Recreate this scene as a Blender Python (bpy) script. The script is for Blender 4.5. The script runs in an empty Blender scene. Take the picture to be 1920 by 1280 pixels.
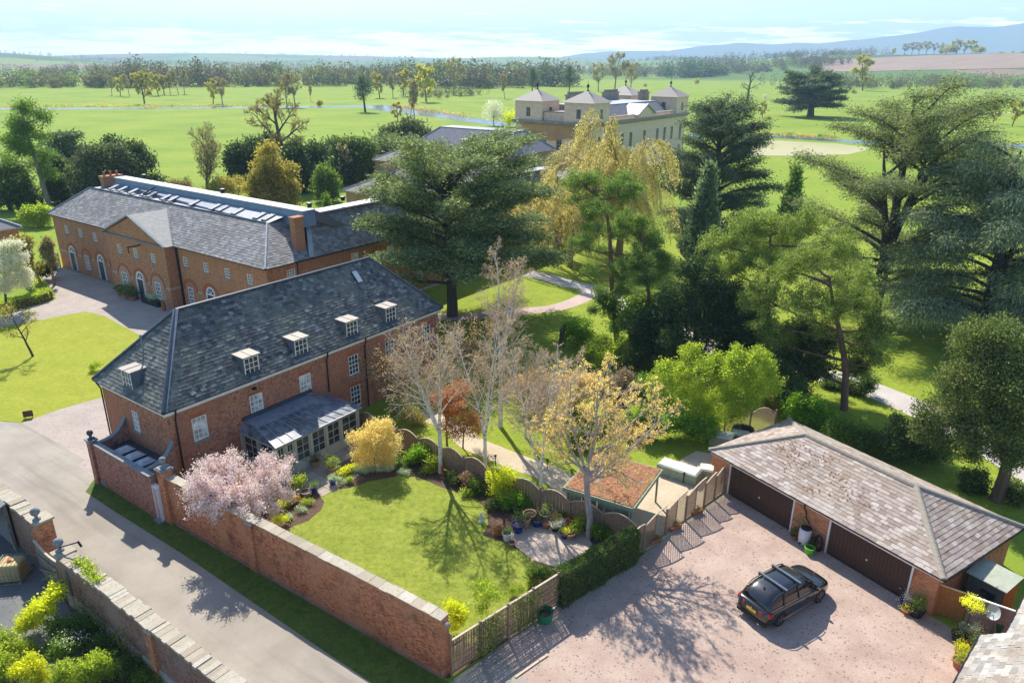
import bpy, math, random
import numpy as np
from mathutils import Vector, Matrix
SC = bpy.context.scene
COL = SC.collection
PI = math.pi
R = math.radians
# ------------------------------------------------------------ camera, sky, sun, exposure
CAM = Vector((0.0, 0.0, 25.0))
cd = bpy.data.cameras.new('camera')
cd.sensor_width = 36.0
cd.lens = 25.79
cd.clip_start = 0.5
cd.clip_end = 60000.0
cam = bpy.data.objects.new('camera', cd)
COL.objects.link(cam)
_p, _r = R(20.871), R(0.479)
_f = Vector((0, math.cos(_p), -math.sin(_p)))
_u0 = Vector((0, math.sin(_p), math.cos(_p)))
_x0 = Vector((1, 0, 0))
_x = _x0 * math.cos(_r) + _u0 * math.sin(_r)
_u = _u0 * math.cos(_r) - _x0 * math.sin(_r)
cam.matrix_world = Matrix(((_x.x, _u.x, -_f.x, CAM.x), (_x.y, _u.y, -_f.y, CAM.y), (_x.z, _u.z, -_f.z, CAM.z), (0, 0, 0, 1)))
SC.camera = cam
SUN_AZ, SUN_EL = R(108.8), R(44.0)          # azimuth measured from +X towards +Y
w = bpy.data.worlds.new('World')
SC.world = w
w.use_nodes = True
nt = w.node_tree
nt.nodes.clear()
out = nt.nodes.new('ShaderNodeOutputWorld')
bg = nt.nodes.new('ShaderNodeBackground')
sky = nt.nodes.new('ShaderNodeTexSky')
sky.sky_type = 'NISHITA'
sky.sun_disc = False
sky.sun_elevation = SUN_EL
sky.sun_rotation = PI / 2 - SUN_AZ
sky.air_density = 1.0
sky.dust_density = 0.6
sky.ozone_density = 1.5
bg.inputs[1].default_value = SKY_STRENGTH = 0.14
tc = nt.nodes.new('ShaderNodeTexCoord')
sep = nt.nodes.new('ShaderNodeSeparateXYZ')
nt.links.new(tc.outputs['Generated'], sep.inputs[0])
def wmath(op, a, b=None, c=None, clamp=False):
 n = nt.nodes.new('ShaderNodeMath'); n.operation = op; n.use_clamp = clamp
 for i, v in enumerate((a, b, c)):
  if v is None: continue
  if isinstance(v, (int, float)): n.inputs[i].default_value = v
  else: nt.links.new(v, n.inputs[i])
 return n.outputs[0]
az = wmath('ARCTAN2', sep.outputs[0], sep.outputs[1])
comb = nt.nodes.new('ShaderNodeCombineXYZ')
nt.links.new(wmath('MULTIPLY', az, 3.2), comb.inputs[0])
nt.links.new(wmath('MULTIPLY', sep.outputs[2], 38.0), comb.inputs[1])
nz = nt.nodes.new('ShaderNodeTexNoise')
nz.inputs['Scale'].default_value = 3.2
nz.inputs['Detail'].default_value = 8.0
nz.inputs['Roughness'].default_value = 0.62
nt.links.new(comb.outputs[0], nz.inputs['Vector'])
up = wmath('MULTIPLY_ADD', sep.outputs[2], -6.0, 0.28)
dens = wmath('ADD', nz.outputs['Fac'], up)
cl = nt.nodes.new('ShaderNodeMapRange')
cl.interpolation_type = 'SMOOTHSTEP'
cl.inputs['From Min'].default_value = 0.56
cl.inputs['From Max'].default_value = 0.69
nt.links.new(dens, cl.inputs['Value'])
mixc = nt.nodes.new('ShaderNodeMixRGB')
mixc.inputs[2].default_value = (15.5, 14.6, 14, 1)
nt.links.new(wmath('MULTIPLY', cl.outputs[0], 0.9), mixc.inputs[0])
tint = nt.nodes.new('ShaderNodeMixRGB'); tint.blend_type = 'MULTIPLY'; tint.inputs[0].default_value = 1.0; tint.inputs[2].default_value = (.72, .80, .91, 1)
nt.links.new(sky.outputs[0], tint.inputs[1]); nt.links.new(tint.outputs[0], mixc.inputs[1])
nt.links.new(mixc.outputs[0], bg.inputs[0])
nt.links.new(bg.outputs[0], out.inputs[0])
sd = bpy.data.lights.new('sun', 'SUN')
sd.energy = 4.8
sd.angle = R(0.53)
sd.color = (1.0, 0.94, 0.84)
sun = bpy.data.objects.new('sun', sd)
COL.objects.link(sun)
sun.location = (-30, 60, 120)
_d = Vector((math.cos(SUN_AZ) * math.cos(SUN_EL), math.sin(SUN_AZ) * math.cos(SUN_EL), math.sin(SUN_EL)))
sun.rotation_euler = _d.to_track_quat('Z', 'Y').to_euler()
SC.view_settings.view_transform = 'Standard'
SC.view_settings.look = 'None'
SC.view_settings.exposure = 0.80
SC.view_settings.gamma = 1.0
SC.view_settings.use_curve_mapping = False
SC.render.engine = 'CYCLES'
SC.cycles.max_bounces = 6
SC.cycles.diffuse_bounces = 3
SC.cycles.glossy_bounces = 3
SC.cycles.transmission_bounces = 4
SC.cycles.volume_bounces = 1
SC.cycles.transparent_max_bounces = 8
SC.cycles.use_denoising = True
# ------------------------------------------------------------ building blocks
TH = R(54.335)                      # direction of the long side of the main house, the grid of the whole estate
EA = (math.cos(TH), math.sin(TH))
EB = (-math.sin(TH), math.cos(TH))
EO = (-20.175, 38.172)              # front corner of the main house
def EW(a, b, z=0.0):
 return (EO[0] + a * EA[0] + b * EB[0], EO[1] + a * EA[1] + b * EB[1], z)
def tag(o, label=None, cat=None, group=None, kind=None):
 if label: o['label'] = label
 if cat: o['category'] = cat
 if group: o['group'] = group
 if kind: o['kind'] = kind
 return o
def thing(name, label, cat, loc=(0, 0, 0), rz=0.0, group=None):
 o = bpy.data.objects.new(name, None)
 COL.objects.link(o)
 o.empty_display_size = 0.3
 o.location = loc
 o.rotation_euler = (0, 0, rz)
 return tag(o, label, cat, group)
def link(name, me, parent=None, loc=None, rz=None, mw=None):
 o = bpy.data.objects.new(name, me)
 COL.objects.link(o)
 if parent is not None: o.parent = parent
 if mw is not None: o.matrix_basis = mw
 if loc is not None: o.location = loc
 if rz is not None: o.rotation_euler = (0, 0, rz)
 return o
def copy_tree(o, parent=None):
 c = o.copy()
 COL.objects.link(c)
 c.parent = parent
 for ch in o.children: copy_tree(ch, c)
 return c
def box_uv(me):
 n = len(me.polygons)
 if not n: return
 nl = len(me.loops)
 co = np.empty(len(me.vertices) * 3, np.float32); me.vertices.foreach_get('co', co); co = co.reshape(-1, 3)
 vi = np.empty(nl, np.int32); me.loops.foreach_get('vertex_index', vi)
 nr = np.empty(n * 3, np.float32); me.polygons.foreach_get('normal', nr); nr = nr.reshape(-1, 3)
 lt = np.empty(n, np.int32); me.polygons.foreach_get('loop_total', lt)
 fn = np.repeat(nr, lt, axis=0)
 t = np.stack([-fn[:, 1], fn[:, 0], np.zeros(nl)], 1)
 ln = np.linalg.norm(t, axis=1)
 flat = ln < 0.05
 t[flat] = (1, 0, 0); ln[flat] = 1
 t /= ln[:, None]
 b = np.cross(fn, t)
 p = co[vi]
 uv = np.stack([(p * t).sum(1), (p * b).sum(1)], 1).astype(np.float32)
 l = me.uv_layers.new(name='UVMap')
 l.data.foreach_set('uv', uv.ravel())
class MB:
 """collects polygons and links them as one mesh object"""
 def __init__(s):
  s.v = []; s.f = []; s.m = []
 def poly(s, pts, m=0):
  i = len(s.v)
  s.v += [tuple(p) for p in pts]
  s.f.append(tuple(range(i, i + len(pts)))); s.m.append(m)
  return s
 def hexa(s, p, m=0):
  i = len(s.v)
  s.v += [tuple(q) for q in p]
  for f in ((0, 3, 2, 1), (4, 5, 6, 7), (0, 1, 5, 4), (1, 2, 6, 5), (2, 3, 7, 6), (3, 0, 4, 7)):
   s.f.append(tuple(i + k for k in f)); s.m.append(m)
  return s
 def box(s, x0, y0, z0, x1, y1, z1, m=0):
  return s.hexa(((x0, y0, z0), (x1, y0, z0), (x1, y1, z0), (x0, y1, z0),
                       (x0, y0, z1), (x1, y0, z1), (x1, y1, z1), (x0, y1, z1)), m)
 def bar(s, p, q, w, h, m=0, up=(0, 0, 1)):
  p = Vector(p); q = Vector(q)
  d = (q - p).normalized()
  x = d.cross(Vector(up))
  if x.length < 1e-3: x = d.cross(Vector((1, 0, 0)))
  x.normalize()
  y = x.cross(d)
  x *= w / 2; y *= h / 2
  return s.hexa((p - x - y, p + x - y, p + x + y, p - x + y, q - x - y, q + x - y, q + x + y, q - x + y), m)
 def prism(s, pts, z0, z1, m=0):
  n = len(pts); i = len(s.v)
  s.v += [(p[0], p[1], z0) for p in pts] + [(p[0], p[1], z1) for p in pts]
  s.f.append(tuple(i + n + k for k in range(n))); s.m.append(m)
  s.f.append(tuple(i + n - 1 - k for k in range(n))); s.m.append(m)
  for k in range(n):
   j = (k + 1) % n
   s.f.append((i + k, i + j, i + n + j, i + n + k)); s.m.append(m)
  return s
 def tube(s, pts, rad, k=8, m=0, cap=True):
  pts = [Vector(p) for p in pts]
  if not hasattr(rad, '__len__'): rad = [rad] * len(pts)
  base = len(s.v); n = len(pts)
  ref = Vector((0, 0, 1))
  for i, p in enumerate(pts):
   d = (pts[min(i + 1, n - 1)] - pts[max(i - 1, 0)]).normalized()
   x = d.cross(ref)
   if x.length < 0.1: x = d.cross(Vector((1, 0, 0)))
   x.normalize(); y = d.cross(x)
   for j in range(k):
    a = 2 * PI * j / k
    s.v.append(tuple(p + (x * math.cos(a) + y * math.sin(a)) * rad[i]))
  for i in range(n - 1):
   for j in range(k):
    j2 = (j + 1) % k
    s.f.append((base + i * k + j, base + i * k + j2, base + (i + 1) * k + j2, base + (i + 1) * k + j)); s.m.append(m)
  if cap:
   s.f.append(tuple(base + j for j in range(k))); s.m.append(m)
   s.f.append(tuple(base + (n - 1) * k + k - 1 - j for j in range(k))); s.m.append(m)
  return s
 def lathe(s, cx, cy, prof, k=16, m=0, z=0.0):
  base = len(s.v); n = len(prof)
  for r, h in prof:
   for j in range(k):
    a = 2 * PI * j / k
    s.v.append((cx + r * math.cos(a), cy + r * math.sin(a), z + h))
  for i in range(n - 1):
   for j in range(k):
    j2 = (j + 1) % k
    s.f.append((base + i * k + j, base + i * k + j2, base + (i + 1) * k + j2, base + (i + 1) * k + j)); s.m.append(m)
  if prof[0][0] > 1e-4: s.f.append(tuple(base + k - 1 - j for j in range(k))); s.m.append(m)
  if prof[-1][0] > 1e-4: s.f.append(tuple(base + (n - 1) * k + j for j in range(k))); s.m.append(m)
  return s
 def mesh(s, name, mats, smooth=False, uv=True):
  me = bpy.data.meshes.new(name)
  me.from_pydata(s.v, [], s.f)
  if not isinstance(mats, (list, tuple)): mats = [mats]
  for m in mats: me.materials.append(m)
  if len(mats) > 1: me.polygons.foreach_set('material_index', s.m)
  if smooth: me.polygons.foreach_set('use_smooth', [True] * len(s.f))
  me.update()
  if uv: box_uv(me)
  return me
 def build(s, name, mats, parent=None, smooth=False, uv=True, loc=None, rz=None, mw=None):
  return link(name, s.mesh(name, mats, smooth, uv), parent, loc, rz, mw)
def nmesh(name, V, F, mats, smooth=False, midx=None):
 """a mesh straight from numpy arrays: V (n,3), F (m,k)"""
 V = np.ascontiguousarray(V, np.float32); F = np.ascontiguousarray(F, np.int32)
 me = bpy.data.meshes.new(name)
 m, k = F.shape
 me.vertices.add(len(V)); me.vertices.foreach_set('co', V.ravel())
 me.loops.add(m * k); me.loops.foreach_set('vertex_index', F.ravel())
 me.polygons.add(m); me.polygons.foreach_set('loop_start', np.arange(0, m * k, k, dtype=np.int32))
 if not isinstance(mats, (list, tuple)): mats = [mats]
 for q in mats: me.materials.append(q)
 if midx is not None: me.polygons.foreach_set('material_index', np.asarray(midx, np.int32))
 me.polygons.foreach_set('use_smooth', np.full(m, bool(smooth)))
 me.update(calc_edges=True)
 return me
# ------------------------------------------------------------ materials
class NT:
 def __init__(s, name):
  s.mat = bpy.data.materials.new(name); s.mat.use_nodes = True
  s.t = s.mat.node_tree; s.n = s.t.nodes; s.l = s.t.links
  s.n.clear()
  s.out = s.n.new('ShaderNodeOutputMaterial')
 def set(s, sock, v):
  if v is None: return
  if isinstance(v, (int, float)): sock.default_value = v
  elif isinstance(v, (tuple, list)):
   sock.default_value = tuple(v) + ((1,) if len(v) == 3 and len(sock.default_value) == 4 else ())
  else: s.l.new(v, sock)
 def node(s, typ, out=0, props=None, **inp):
  n = s.n.new(typ)
  for k, v in (props or {}).items(): setattr(n, k, v)
  for k, v in inp.items():
   key = k.replace('_', ' ')
   if k.startswith('i') and k[1:].isdigit(): s.set(n.inputs[int(k[1:])], v)
   else: s.set(n.inputs[key], v)
  return n.outputs[out]
 def coord(s, kind='Object'):
  return s.node('ShaderNodeNewGeometry', 'Position') if kind == 'World' else s.node('ShaderNodeTexCoord', kind)
 def noise(s, vec, scale, detail=4, rough=.55, dist=0.):
  return s.node('ShaderNodeTexNoise', 'Fac', Vector=vec, Scale=scale, Detail=detail, Roughness=rough, Distortion=dist)
 def math(s, op, a, b=None, clamp=False):
  return s.node('ShaderNodeMath', 0, dict(operation=op, use_clamp=clamp), i0=a, i1=b)
 def ramp(s, fac, stops, interp='LINEAR'):
  n = s.n.new('ShaderNodeValToRGB'); n.color_ramp.interpolation = interp
  e = n.color_ramp.elements
  while len(e) < len(stops): e.new(0.5)
  for q, (p, c) in zip(e, stops):
   q.position = p; q.color = tuple(c) + (1,)
  s.set(n.inputs[0], fac)
  return n.outputs[0]
 def mix(s, f, a, b, mode='MIX'):
  return s.node('ShaderNodeMixRGB', 0, dict(blend_type=mode), i0=f, i1=a, i2=b)
 def rng(s, v, a, b, c=0., d=1.):
  return s.node('ShaderNodeMapRange', 0, None, i0=v, i1=a, i2=b, i3=c, i4=d)
 def bump(s, h, strength=.5, dist=.02):
  return s.node('ShaderNodeBump', 0, None, Height=h, Strength=strength, Distance=dist)
 def bsdf(s, color, rough=.8, metal=0., spec=.3, normal=None, **kw):
  n = s.n.new('ShaderNodeBsdfPrincipled')
  s.set(n.inputs['Base Color'], color); s.set(n.inputs['Roughness'], rough); s.set(n.inputs['Metallic'], metal)
  s.set(n.inputs['Specular IOR Level'], spec); s.set(n.inputs['Normal'], normal)
  for k, v in kw.items(): s.set(n.inputs[k.replace('_', ' ')], v)
  return n.outputs[0]
 def done(s, sh):
  s.l.new(sh, s.out.inputs['Surface']); return s.mat
def plain(name, c1, c2=None, scale=4., rough=.8, bump=0., bscale=None, metal=0., spec=.3, coords='Object', lo=.35, hi=.65, detail=5, **kw):
 t = NT(name); v = t.coord(coords)
 col = c1
 if c2: col = t.mix(t.rng(t.noise(v, scale, detail), lo, hi), c1, c2)
 nrm = t.bump(t.noise(v, bscale or scale * 6, 4), bump, .02) if bump else None
 return t.done(t.bsdf(col, rough, metal, spec, nrm, **kw))
def brick(name, c1, c2, mortar, dark, patch=None, stain=.5, pscale=.25, vein=0.):
 """brick courses in metres on the UV map, with weathering"""
 t = NT(name)
 uv = t.node('ShaderNodeTexCoord', 'UV'); ob = t.coord()
 b = t.n.new('ShaderNodeTexBrick')
 b.offset = .5
 t.set(b.inputs['Vector'], uv)
 for k, x in (('Scale', 1.), ('Brick Width', .235), ('Row Height', .078), ('Mortar Size', .008), ('Mortar Smooth', .2), ('Bias', -.1)): b.inputs[k].default_value = x
 t.set(b.inputs['Color1'], c1); t.set(b.inputs['Color2'], c2); t.set(b.inputs['Mortar'], mortar)
 col = b.outputs[0]
 wn = t.noise(t.node('ShaderNodeVectorMath', 0, dict(operation='MULTIPLY'), i0=uv, i1=(4.25, 12.8, 1)), 1.0, 0)
 col = t.mix(t.rng(wn, .60, .66, 0, .75), col, dark)
 pale = t.noise(t.node('ShaderNodeVectorMath', 0, dict(operation='MULTIPLY_ADD'), i0=uv, i1=(4.25, 12.8, 1), i2=(40, 17, 3)), 1.0, 0)
 col = t.mix(t.rng(pale, .62, .70, 0, .5), col, tuple(min(1, x * 1.5) for x in c1))
 col = t.mix(t.rng(t.noise(ob, 4.5, 4, .75), .48, .66, 0, .55), col, dark)
 if patch: col = t.mix(t.rng(t.noise(ob, pscale, 3), .42, .62, 0, .75), col, patch)
 col = t.mix(t.rng(t.noise(ob, 1.1, 5, .65), .52, .78, 0, stain), col, tuple(x * .45 for x in dark))
 bp = t.bump(t.math('ADD', t.math('MULTIPLY', b.outputs['Fac'], -1.), t.math('MULTIPLY', t.noise(ob, 25, 3), .6)), .5, .012)
 return t.done(t.bsdf(col, .9, 0, .2, bp))
def slate(name, stops, moss=None, mossamt=.5, scale=.5, rough=.75):
 """each slate its own tint, lichen in patches over the roof"""
 t = NT(name)
 r = t.math('FRACT', t.math('ADD', t.node('ShaderNodeObjectInfo', 'Random'), t.node('ShaderNodeNewGeometry', 'Random Per Island')))
 col = t.ramp(r, stops)
 w = t.coord('World')
 n = t.noise(w, 9, 5, .7)
 col = t.mix(t.rng(n, .5, .75, 0, .6), col, tuple(x * .4 for x in stops[0][1]))
 if moss: col = t.mix(t.math('MULTIPLY', t.rng(t.noise(w, scale, 5, .7), .42, .66), t.rng(t.noise(w, 12, 3), .35, .6, 0, mossamt * 1.5)), col, moss)
 bp = t.bump(t.noise(w, 30, 4), .4, .01)
 return t.done(t.bsdf(col, rough, 0, .3, bp))
LEAF_GAIN = 1.8
def leaf(name, stops, trans=.35, rough=.6, tcol=None, vary=.25):
 """leaves, needles or petals: tint per leaf, light through them"""
 t = NT(name)
 r = t.node('ShaderNodeNewGeometry', 'Random Per Island')
 col = t.ramp(r, [(p, tuple(min(.86, x * LEAF_GAIN) for x in c)) for p, c in stops])
 o = t.node('ShaderNodeObjectInfo', 'Random')
 col = t.node('ShaderNodeHueSaturation', 0, None, Hue=t.rng(o, 0, 1, .5 - .03 * vary, .5 + .03 * vary), Saturation=1.0, Value=t.rng(o, 0, 1, 1 - .4 * vary, 1 + .4 * vary), Fac=1.0, Color=col)
 d = t.bsdf(col, rough, 0, .25)
 tr = t.n.new('ShaderNodeBsdfTranslucent')
 t.set(tr.inputs[0], t.mix(1.0, col, tcol or (1.5, 1.5, .8), 'MULTIPLY'))
 mx = t.n.new('ShaderNodeMixShader'); mx.inputs[0].default_value = min(.55, trans + .12)
 t.l.new(d, mx.inputs[1]); t.l.new(tr.outputs[0], mx.inputs[2])
 return t.done(mx.outputs[0])
def bark(name, c1, c2, scale=6., stretch=.2, marks=None):
 t = NT(name); v = t.coord()
 vs = t.node('ShaderNodeVectorMath', 0, dict(operation='MULTIPLY'), i0=v, i1=(1, 1, stretch))
 col = t.mix(t.rng(t.noise(vs, scale, 5, .65), .38, .62), c1, c2)
 if marks:
  vm = t.node('ShaderNodeVectorMath', 0, dict(operation='MULTIPLY'), i0=v, i1=(1, 1, 3.5))
  col = t.mix(t.rng(t.noise(vm, 2.2, 3), .60, .66), col, marks)
 return t.done(t.bsdf(col, .9, 0, .2, t.bump(t.noise(vs, scale * 3, 4), .6, .03)))
def glass(name, tint=(.02, .025, .03), rough=.06, spec=.6):
 t = NT(name)
 v = t.coord()
 return t.done(t.bsdf(t.mix(t.rng(t.noise(v, 1.3, 3), .4, .65), tint, tuple(x * 3 + .02 for x in tint)), rough, 0, spec))
m_brick = brick('house_brick', (.54, .215, .11), (.40, .135, .07), (.42, .33, .25), (.10, .05, .045), (.40, .17, .095), .4)
m_brick_stable = brick('stable_brick', (.56, .25, .125), (.43, .17, .085), (.45, .34, .24), (.13, .065, .05), (.43, .21, .11), .3)
m_brick_wall = brick('garden_wall_brick', (.66, .25, .105), (.52, .16, .065), (.50, .33, .2), (.13, .055, .04), (.52, .26, .13), .8, .6)
m_brick_old = brick('old_wall_brick', (.36, .17, .11), (.25, .10, .07), (.36, .30, .24), (.10, .06, .05), (.30, .22, .17), .7, .5)
m_brick_annex = brick('annex_brick', (.42, .19, .12), (.32, .12, .075), (.46, .37, .29), (.09, .055, .05), None, .25)
m_brick_pale = brick('pale_link_brick', (.42, .24, .15), (.34, .17, .10), (.42, .33, .25), (.15, .08, .06), (.42, .28, .18), .25)
m_arch = plain('rubbed_brick', (.44, .14, .06), (.33, .10, .045), 9, .9)
m_panel = plain('limewashed_brick', (.46, .33, .25), (.36, .24, .17), 4, .9)
m_band = plain('string_course_stone', (.50, .42, .30), (.38, .30, .2), 3, .9)
m_slate_dark = slate('dark_slate', [(0, (.045, .050, .054)), (.3, (.085, .088, .09)), (.65, (.135, .135, .13)), (.9, (.20, .195, .18)), (1, (.32, .30, .27))], (.26, .245, .17), .6, .35, .6)
m_slate_grey = slate('grey_slate', [(0, (.17, .165, .17)), (.5, (.26, .25, .245)), (1, (.38, .36, .34))], (.14, .13, .10), .6, .25)
m_slate_pale = slate('pale_slate', [(0, (.22, .21, .20)), (.4, (.32, .305, .28)), (.75, (.38, .36, .33)), (1, (.46, .43, .38))], (.24, .18, .12), .8, .6)
m_tile = slate('garage_tile', [(0, (.25, .19, .16)), (.35, (.345, .28, .24)), (.7, (.41, .345, .30)), (1, (.50, .44, .39))], (.30, .21, .13), .5, .7)
m_slate_base = plain('roof_felt', (.035, .035, .038), (.06, .06, .058), 3, .9)
m_slate_far = slate('far_slate', [(0, (.15, .15, .16)), (.5, (.20, .20, .21)), (1, (.27, .26, .26))], (.17, .16, .12), .4, .2)
m_lead = plain('lead_sheet', (.22, .25, .29), (.16, .18, .22), 2.5, .5, .15, 8, spec=.5)
m_lead_pale = plain('pale_lead_sheet', (.40, .42, .45), (.30, .32, .35), 3, .5, .1, 8, spec=.5)
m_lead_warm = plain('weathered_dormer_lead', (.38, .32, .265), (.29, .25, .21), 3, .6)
m_lead_dark = plain('dark_lead', (.045, .055, .075), (.07, .08, .10), 3, .45)
m_blue_lead = plain('blue_grey_cladding', (.15, .22, .32), (.20, .27, .36), 1.2, .5, spec=.5)
m_white = plain('white_paint', (.80, .80, .78), (.70, .70, .68), 5, .5)
m_sage = plain('sage_paint', (.46, .48, .40), (.40, .42, .35), 4, .5)
m_black = plain('black_iron', (.012, .012, .014), (.025, .025, .026), 6, .45)
m_glass = glass('window_glass')
m_glass_blind = glass('window_glass_with_blind', (.30, .30, .26))
m_glass_cons = glass('conservatory_glass', (.07, .08, .09), .3, .25)
m_glass_sky = plain('rooflight_glass', (.42, .46, .50), (.60, .60, .58), 2.5, .12, spec=.7)
m_door_dark = plain('dark_green_door_paint', (.03, .055, .055), (.045, .07, .07), 4, .4)
m_stone = plain('coping_stone', (.48, .42, .33), (.34, .30, .23), 6, .9, .4, 30)
m_stone_grey = plain('grey_stone', (.27, .29, .29), (.17, .185, .19), 7, .85, .3, 30)
m_bath = plain('bath_stone', (.78, .60, .44), (.68, .52, .38), 1.2, .9)
m_bath_stain = plain('orange_stained_stone', (.50, .31, .15), (.42, .26, .14), .5, .9)
m_bath_grey = plain('weathered_cornice', (.22, .20, .17), (.36, .31, .24), 1.5, .9)
m_pale_roof = slate('pale_tower_slate', [(0, (.28, .25, .22)), (.5, (.35, .315, .28)), (1, (.42, .38, .34))], (.36, .31, .24), .5, .5)
m_pink = plain('faded_pink_door_paint', (.56, .42, .42), (.48, .34, .34), 3, .6)
m_wood_door = plain('brown_garage_boarding', (.058, .030, .020), (.085, .045, .03), 3, .6)
m_wood_gate = plain('orange_stained_timber', (.34, .15, .045), (.24, .10, .03), 5, .7)
m_wood = plain('fence_timber', (.33, .23, .145), (.24, .165, .105), 5, .85)
m_wood_pale = plain('pale_fence_cap', (.58, .47, .34), (.46, .36, .25), 5, .85)
m_wood_grey = plain('grey_fence_boards', (.27, .25, .25), (.20, .185, .18), 4, .85)
m_wood_old = plain('old_gate_timber', (.30, .25, .18), (.17, .145, .11), 4, .9)
m_wood_dark = plain('dark_shed_boards', (.085, .095, .09), (.13, .13, .115), 3, .85)
m_felt = plain('green_mineral_felt', (.42, .44, .33), (.33, .36, .28), 3, .9)
m_terra = plain('terracotta', (.42, .17, .085), (.32, .13, .07), 7, .85)
m_terra_old = plain('weathered_terracotta', (.46, .29, .18), (.36, .21, .13), 7, .85)
m_blue = plain('blue_glaze', (.012, .025, .20), (.02, .04, .28), 5, .2, spec=.6)
m_grey_pot = plain('pale_glazed_pot', (.50, .51, .52), (.40, .41, .43), 4, .45)
m_yellow_pot = plain('ochre_glazed_pot', (.42, .30, .08), (.34, .24, .07), 4, .35)
m_soil = plain('soil', (.085, .05, .033), (.13, .08, .055), 6, .95, .6, 30)
m_cover = plain('green_furniture_cover', (.30, .38, .28), (.24, .31, .23), 3, .7, .3, 5)
m_cover_top = plain('faded_cover_top', (.62, .62, .54), (.52, .53, .46), 4, .7)
m_sedum = plain('leaf_strewn_roof', (.24, .115, .07), (.34, .17, .085), 5, .95, .6, 20)
m_green_frame = plain('green_painted_frame', (.20, .24, .15), (.25, .28, .19), 4, .6)
m_plastic_white = plain('translucent_white_plastic', (.66, .68, .70), (.58, .60, .63), 3, .4)
m_plastic_green = plain('lime_green_plastic', (.10, .46, .02), (.12, .50, .03), 3, .35)
m_bag = plain('green_woven_bag', (.02, .23, .10), (.015, .17, .075), 8, .6, .3, 25)
m_ibc = plain('yellowed_tank_plastic', (.52, .40, .14), (.36, .24, .08), 1.5, .45)
m_galv = plain('galvanised_steel', (.32, .34, .36), (.24, .26, .28), 8, .4, metal=.7)
m_corr = plain('weathered_shed_boarding', (.26, .27, .27), (.18, .19, .2), 3, .8)
m_red = plain('red_plastic', (.55, .03, .02), None, 3, .4)
# ------------------------------------------------------------ terrain
def hz(x, y):
 """height of the land: flat estate, low hills from about a kilometre out"""
 r = np.hypot(x, y); a = np.degrees(np.arctan2(x, y))
 def bump(a0, wa, r0, wr, h): return h * np.exp(-((a - a0) / wa) ** 2 - ((r - r0) / wr) ** 2)
 z = bump(33, 13, 1950, 480, 44) + bump(20, 9, 2300, 520, 30) + bump(44, 10, 1500, 420, 22) + bump(12, 6, 3300, 700, 38)
 z = z + bump(-34, 6, 3600, 900, 42) + bump(-12, 14, 6500, 1200, 52) + bump(2, 8, 5200, 900, 50) + bump(-25, 9, 6200, 900, 38)
 k = np.clip((r - 1000) / 500, 0, 1)
 return z * k * k * (3 - 2 * k)
def ground_mat():
 t = NT('meadow_grass'); w = t.coord('World')
 g = t.ramp(t.noise(w, .035, 5, .6), [(.3, (.16, .25, .024)), (.5, (.22, .31, .03)), (.7, (.28, .335, .04))])
 st = t.node('ShaderNodeVectorMath', 0, dict(operation='MULTIPLY'), i0=w, i1=(.35, 1.6, 1))
 g = t.mix(t.rng(t.noise(st, .22, 6, .7), .45, .72, 0, .5), g, (.23, .25, .06))
 g = t.mix(t.rng(t.noise(w, .9, 4, .7), .5, .72, 0, .45), g, (.07, .125, .018))
 g = t.mix(t.rng(t.noise(w, 6, 3, .7), .5, .7, 0, .35), g, (.06, .11, .02))
 v = t.n.new('ShaderNodeTexVoronoi'); v.feature = 'F1'
 t.set(v.inputs['Vector'], w); v.inputs['Scale'].default_value = .0028
 sc = t.node('ShaderNodeSeparateXYZ', 0, None, i0=v.outputs['Color'])
 f = t.ramp(sc, [(0, (.10, .17, .03)), (.3, (.15, .22, .04)), (.55, (.20, .24, .06)), (.72, (.07, .12, .03)), (.85, (.24, .17, .11)), (1, (.15, .2, .04))], 'CONSTANT')
 ln = t.node('ShaderNodeVectorMath', 'Value', dict(operation='LENGTH'), i0=w)
 col = t.mix(t.rng(ln, 1150, 1350), g, f)
 return t.done(t.bsdf(col, .95, 0, .1, t.bump(t.noise(w, 5, 4, .7), .5, .08)))
m_meadow = ground_mat()
def make_ground():
 rr = np.concatenate([[0.0], np.geomspace(6, 12000, 84)])
 aa = np.linspace(-PI, PI, 145)[:-1]
 V = [(0.0, 0.0, 0.0)]
 X = np.outer(rr[1:], np.sin(aa)); Y = np.outer(rr[1:], np.cos(aa))
 Z = hz(X, Y)
 V = np.concatenate([[(0, 0, 0)], np.stack([X.ravel(), Y.ravel(), Z.ravel()], 1)])
 n = len(aa); F = []
 for i in range(len(rr) - 2):
  for j in range(n):
   j2 = (j + 1) % n
   F.append((1 + i * n + j, 1 + (i + 1) * n + j, 1 + (i + 1) * n + j2, 1 + i * n + j2))
 me = bpy.data.meshes.new('ground')
 me.from_pydata(V.tolist(), [], F + [(0, 1 + j, 1 + (j + 1) % n) for j in range(n)])
 me.materials.append(m_meadow)
 me.polygons.foreach_set('use_smooth', [True] * len(me.polygons))
 return tag(link('ground', me), kind='structure')
make_ground()
def sheet(name, pts, z, mat, kind='structure'):
 m = MB().poly([(p[0], p[1], z) for p in pts])
 me = m.mesh(name, mat)
 if me.polygons[0].normal.z < 0: me.flip_normals()
 return tag(link(name, me), kind=kind)
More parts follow.
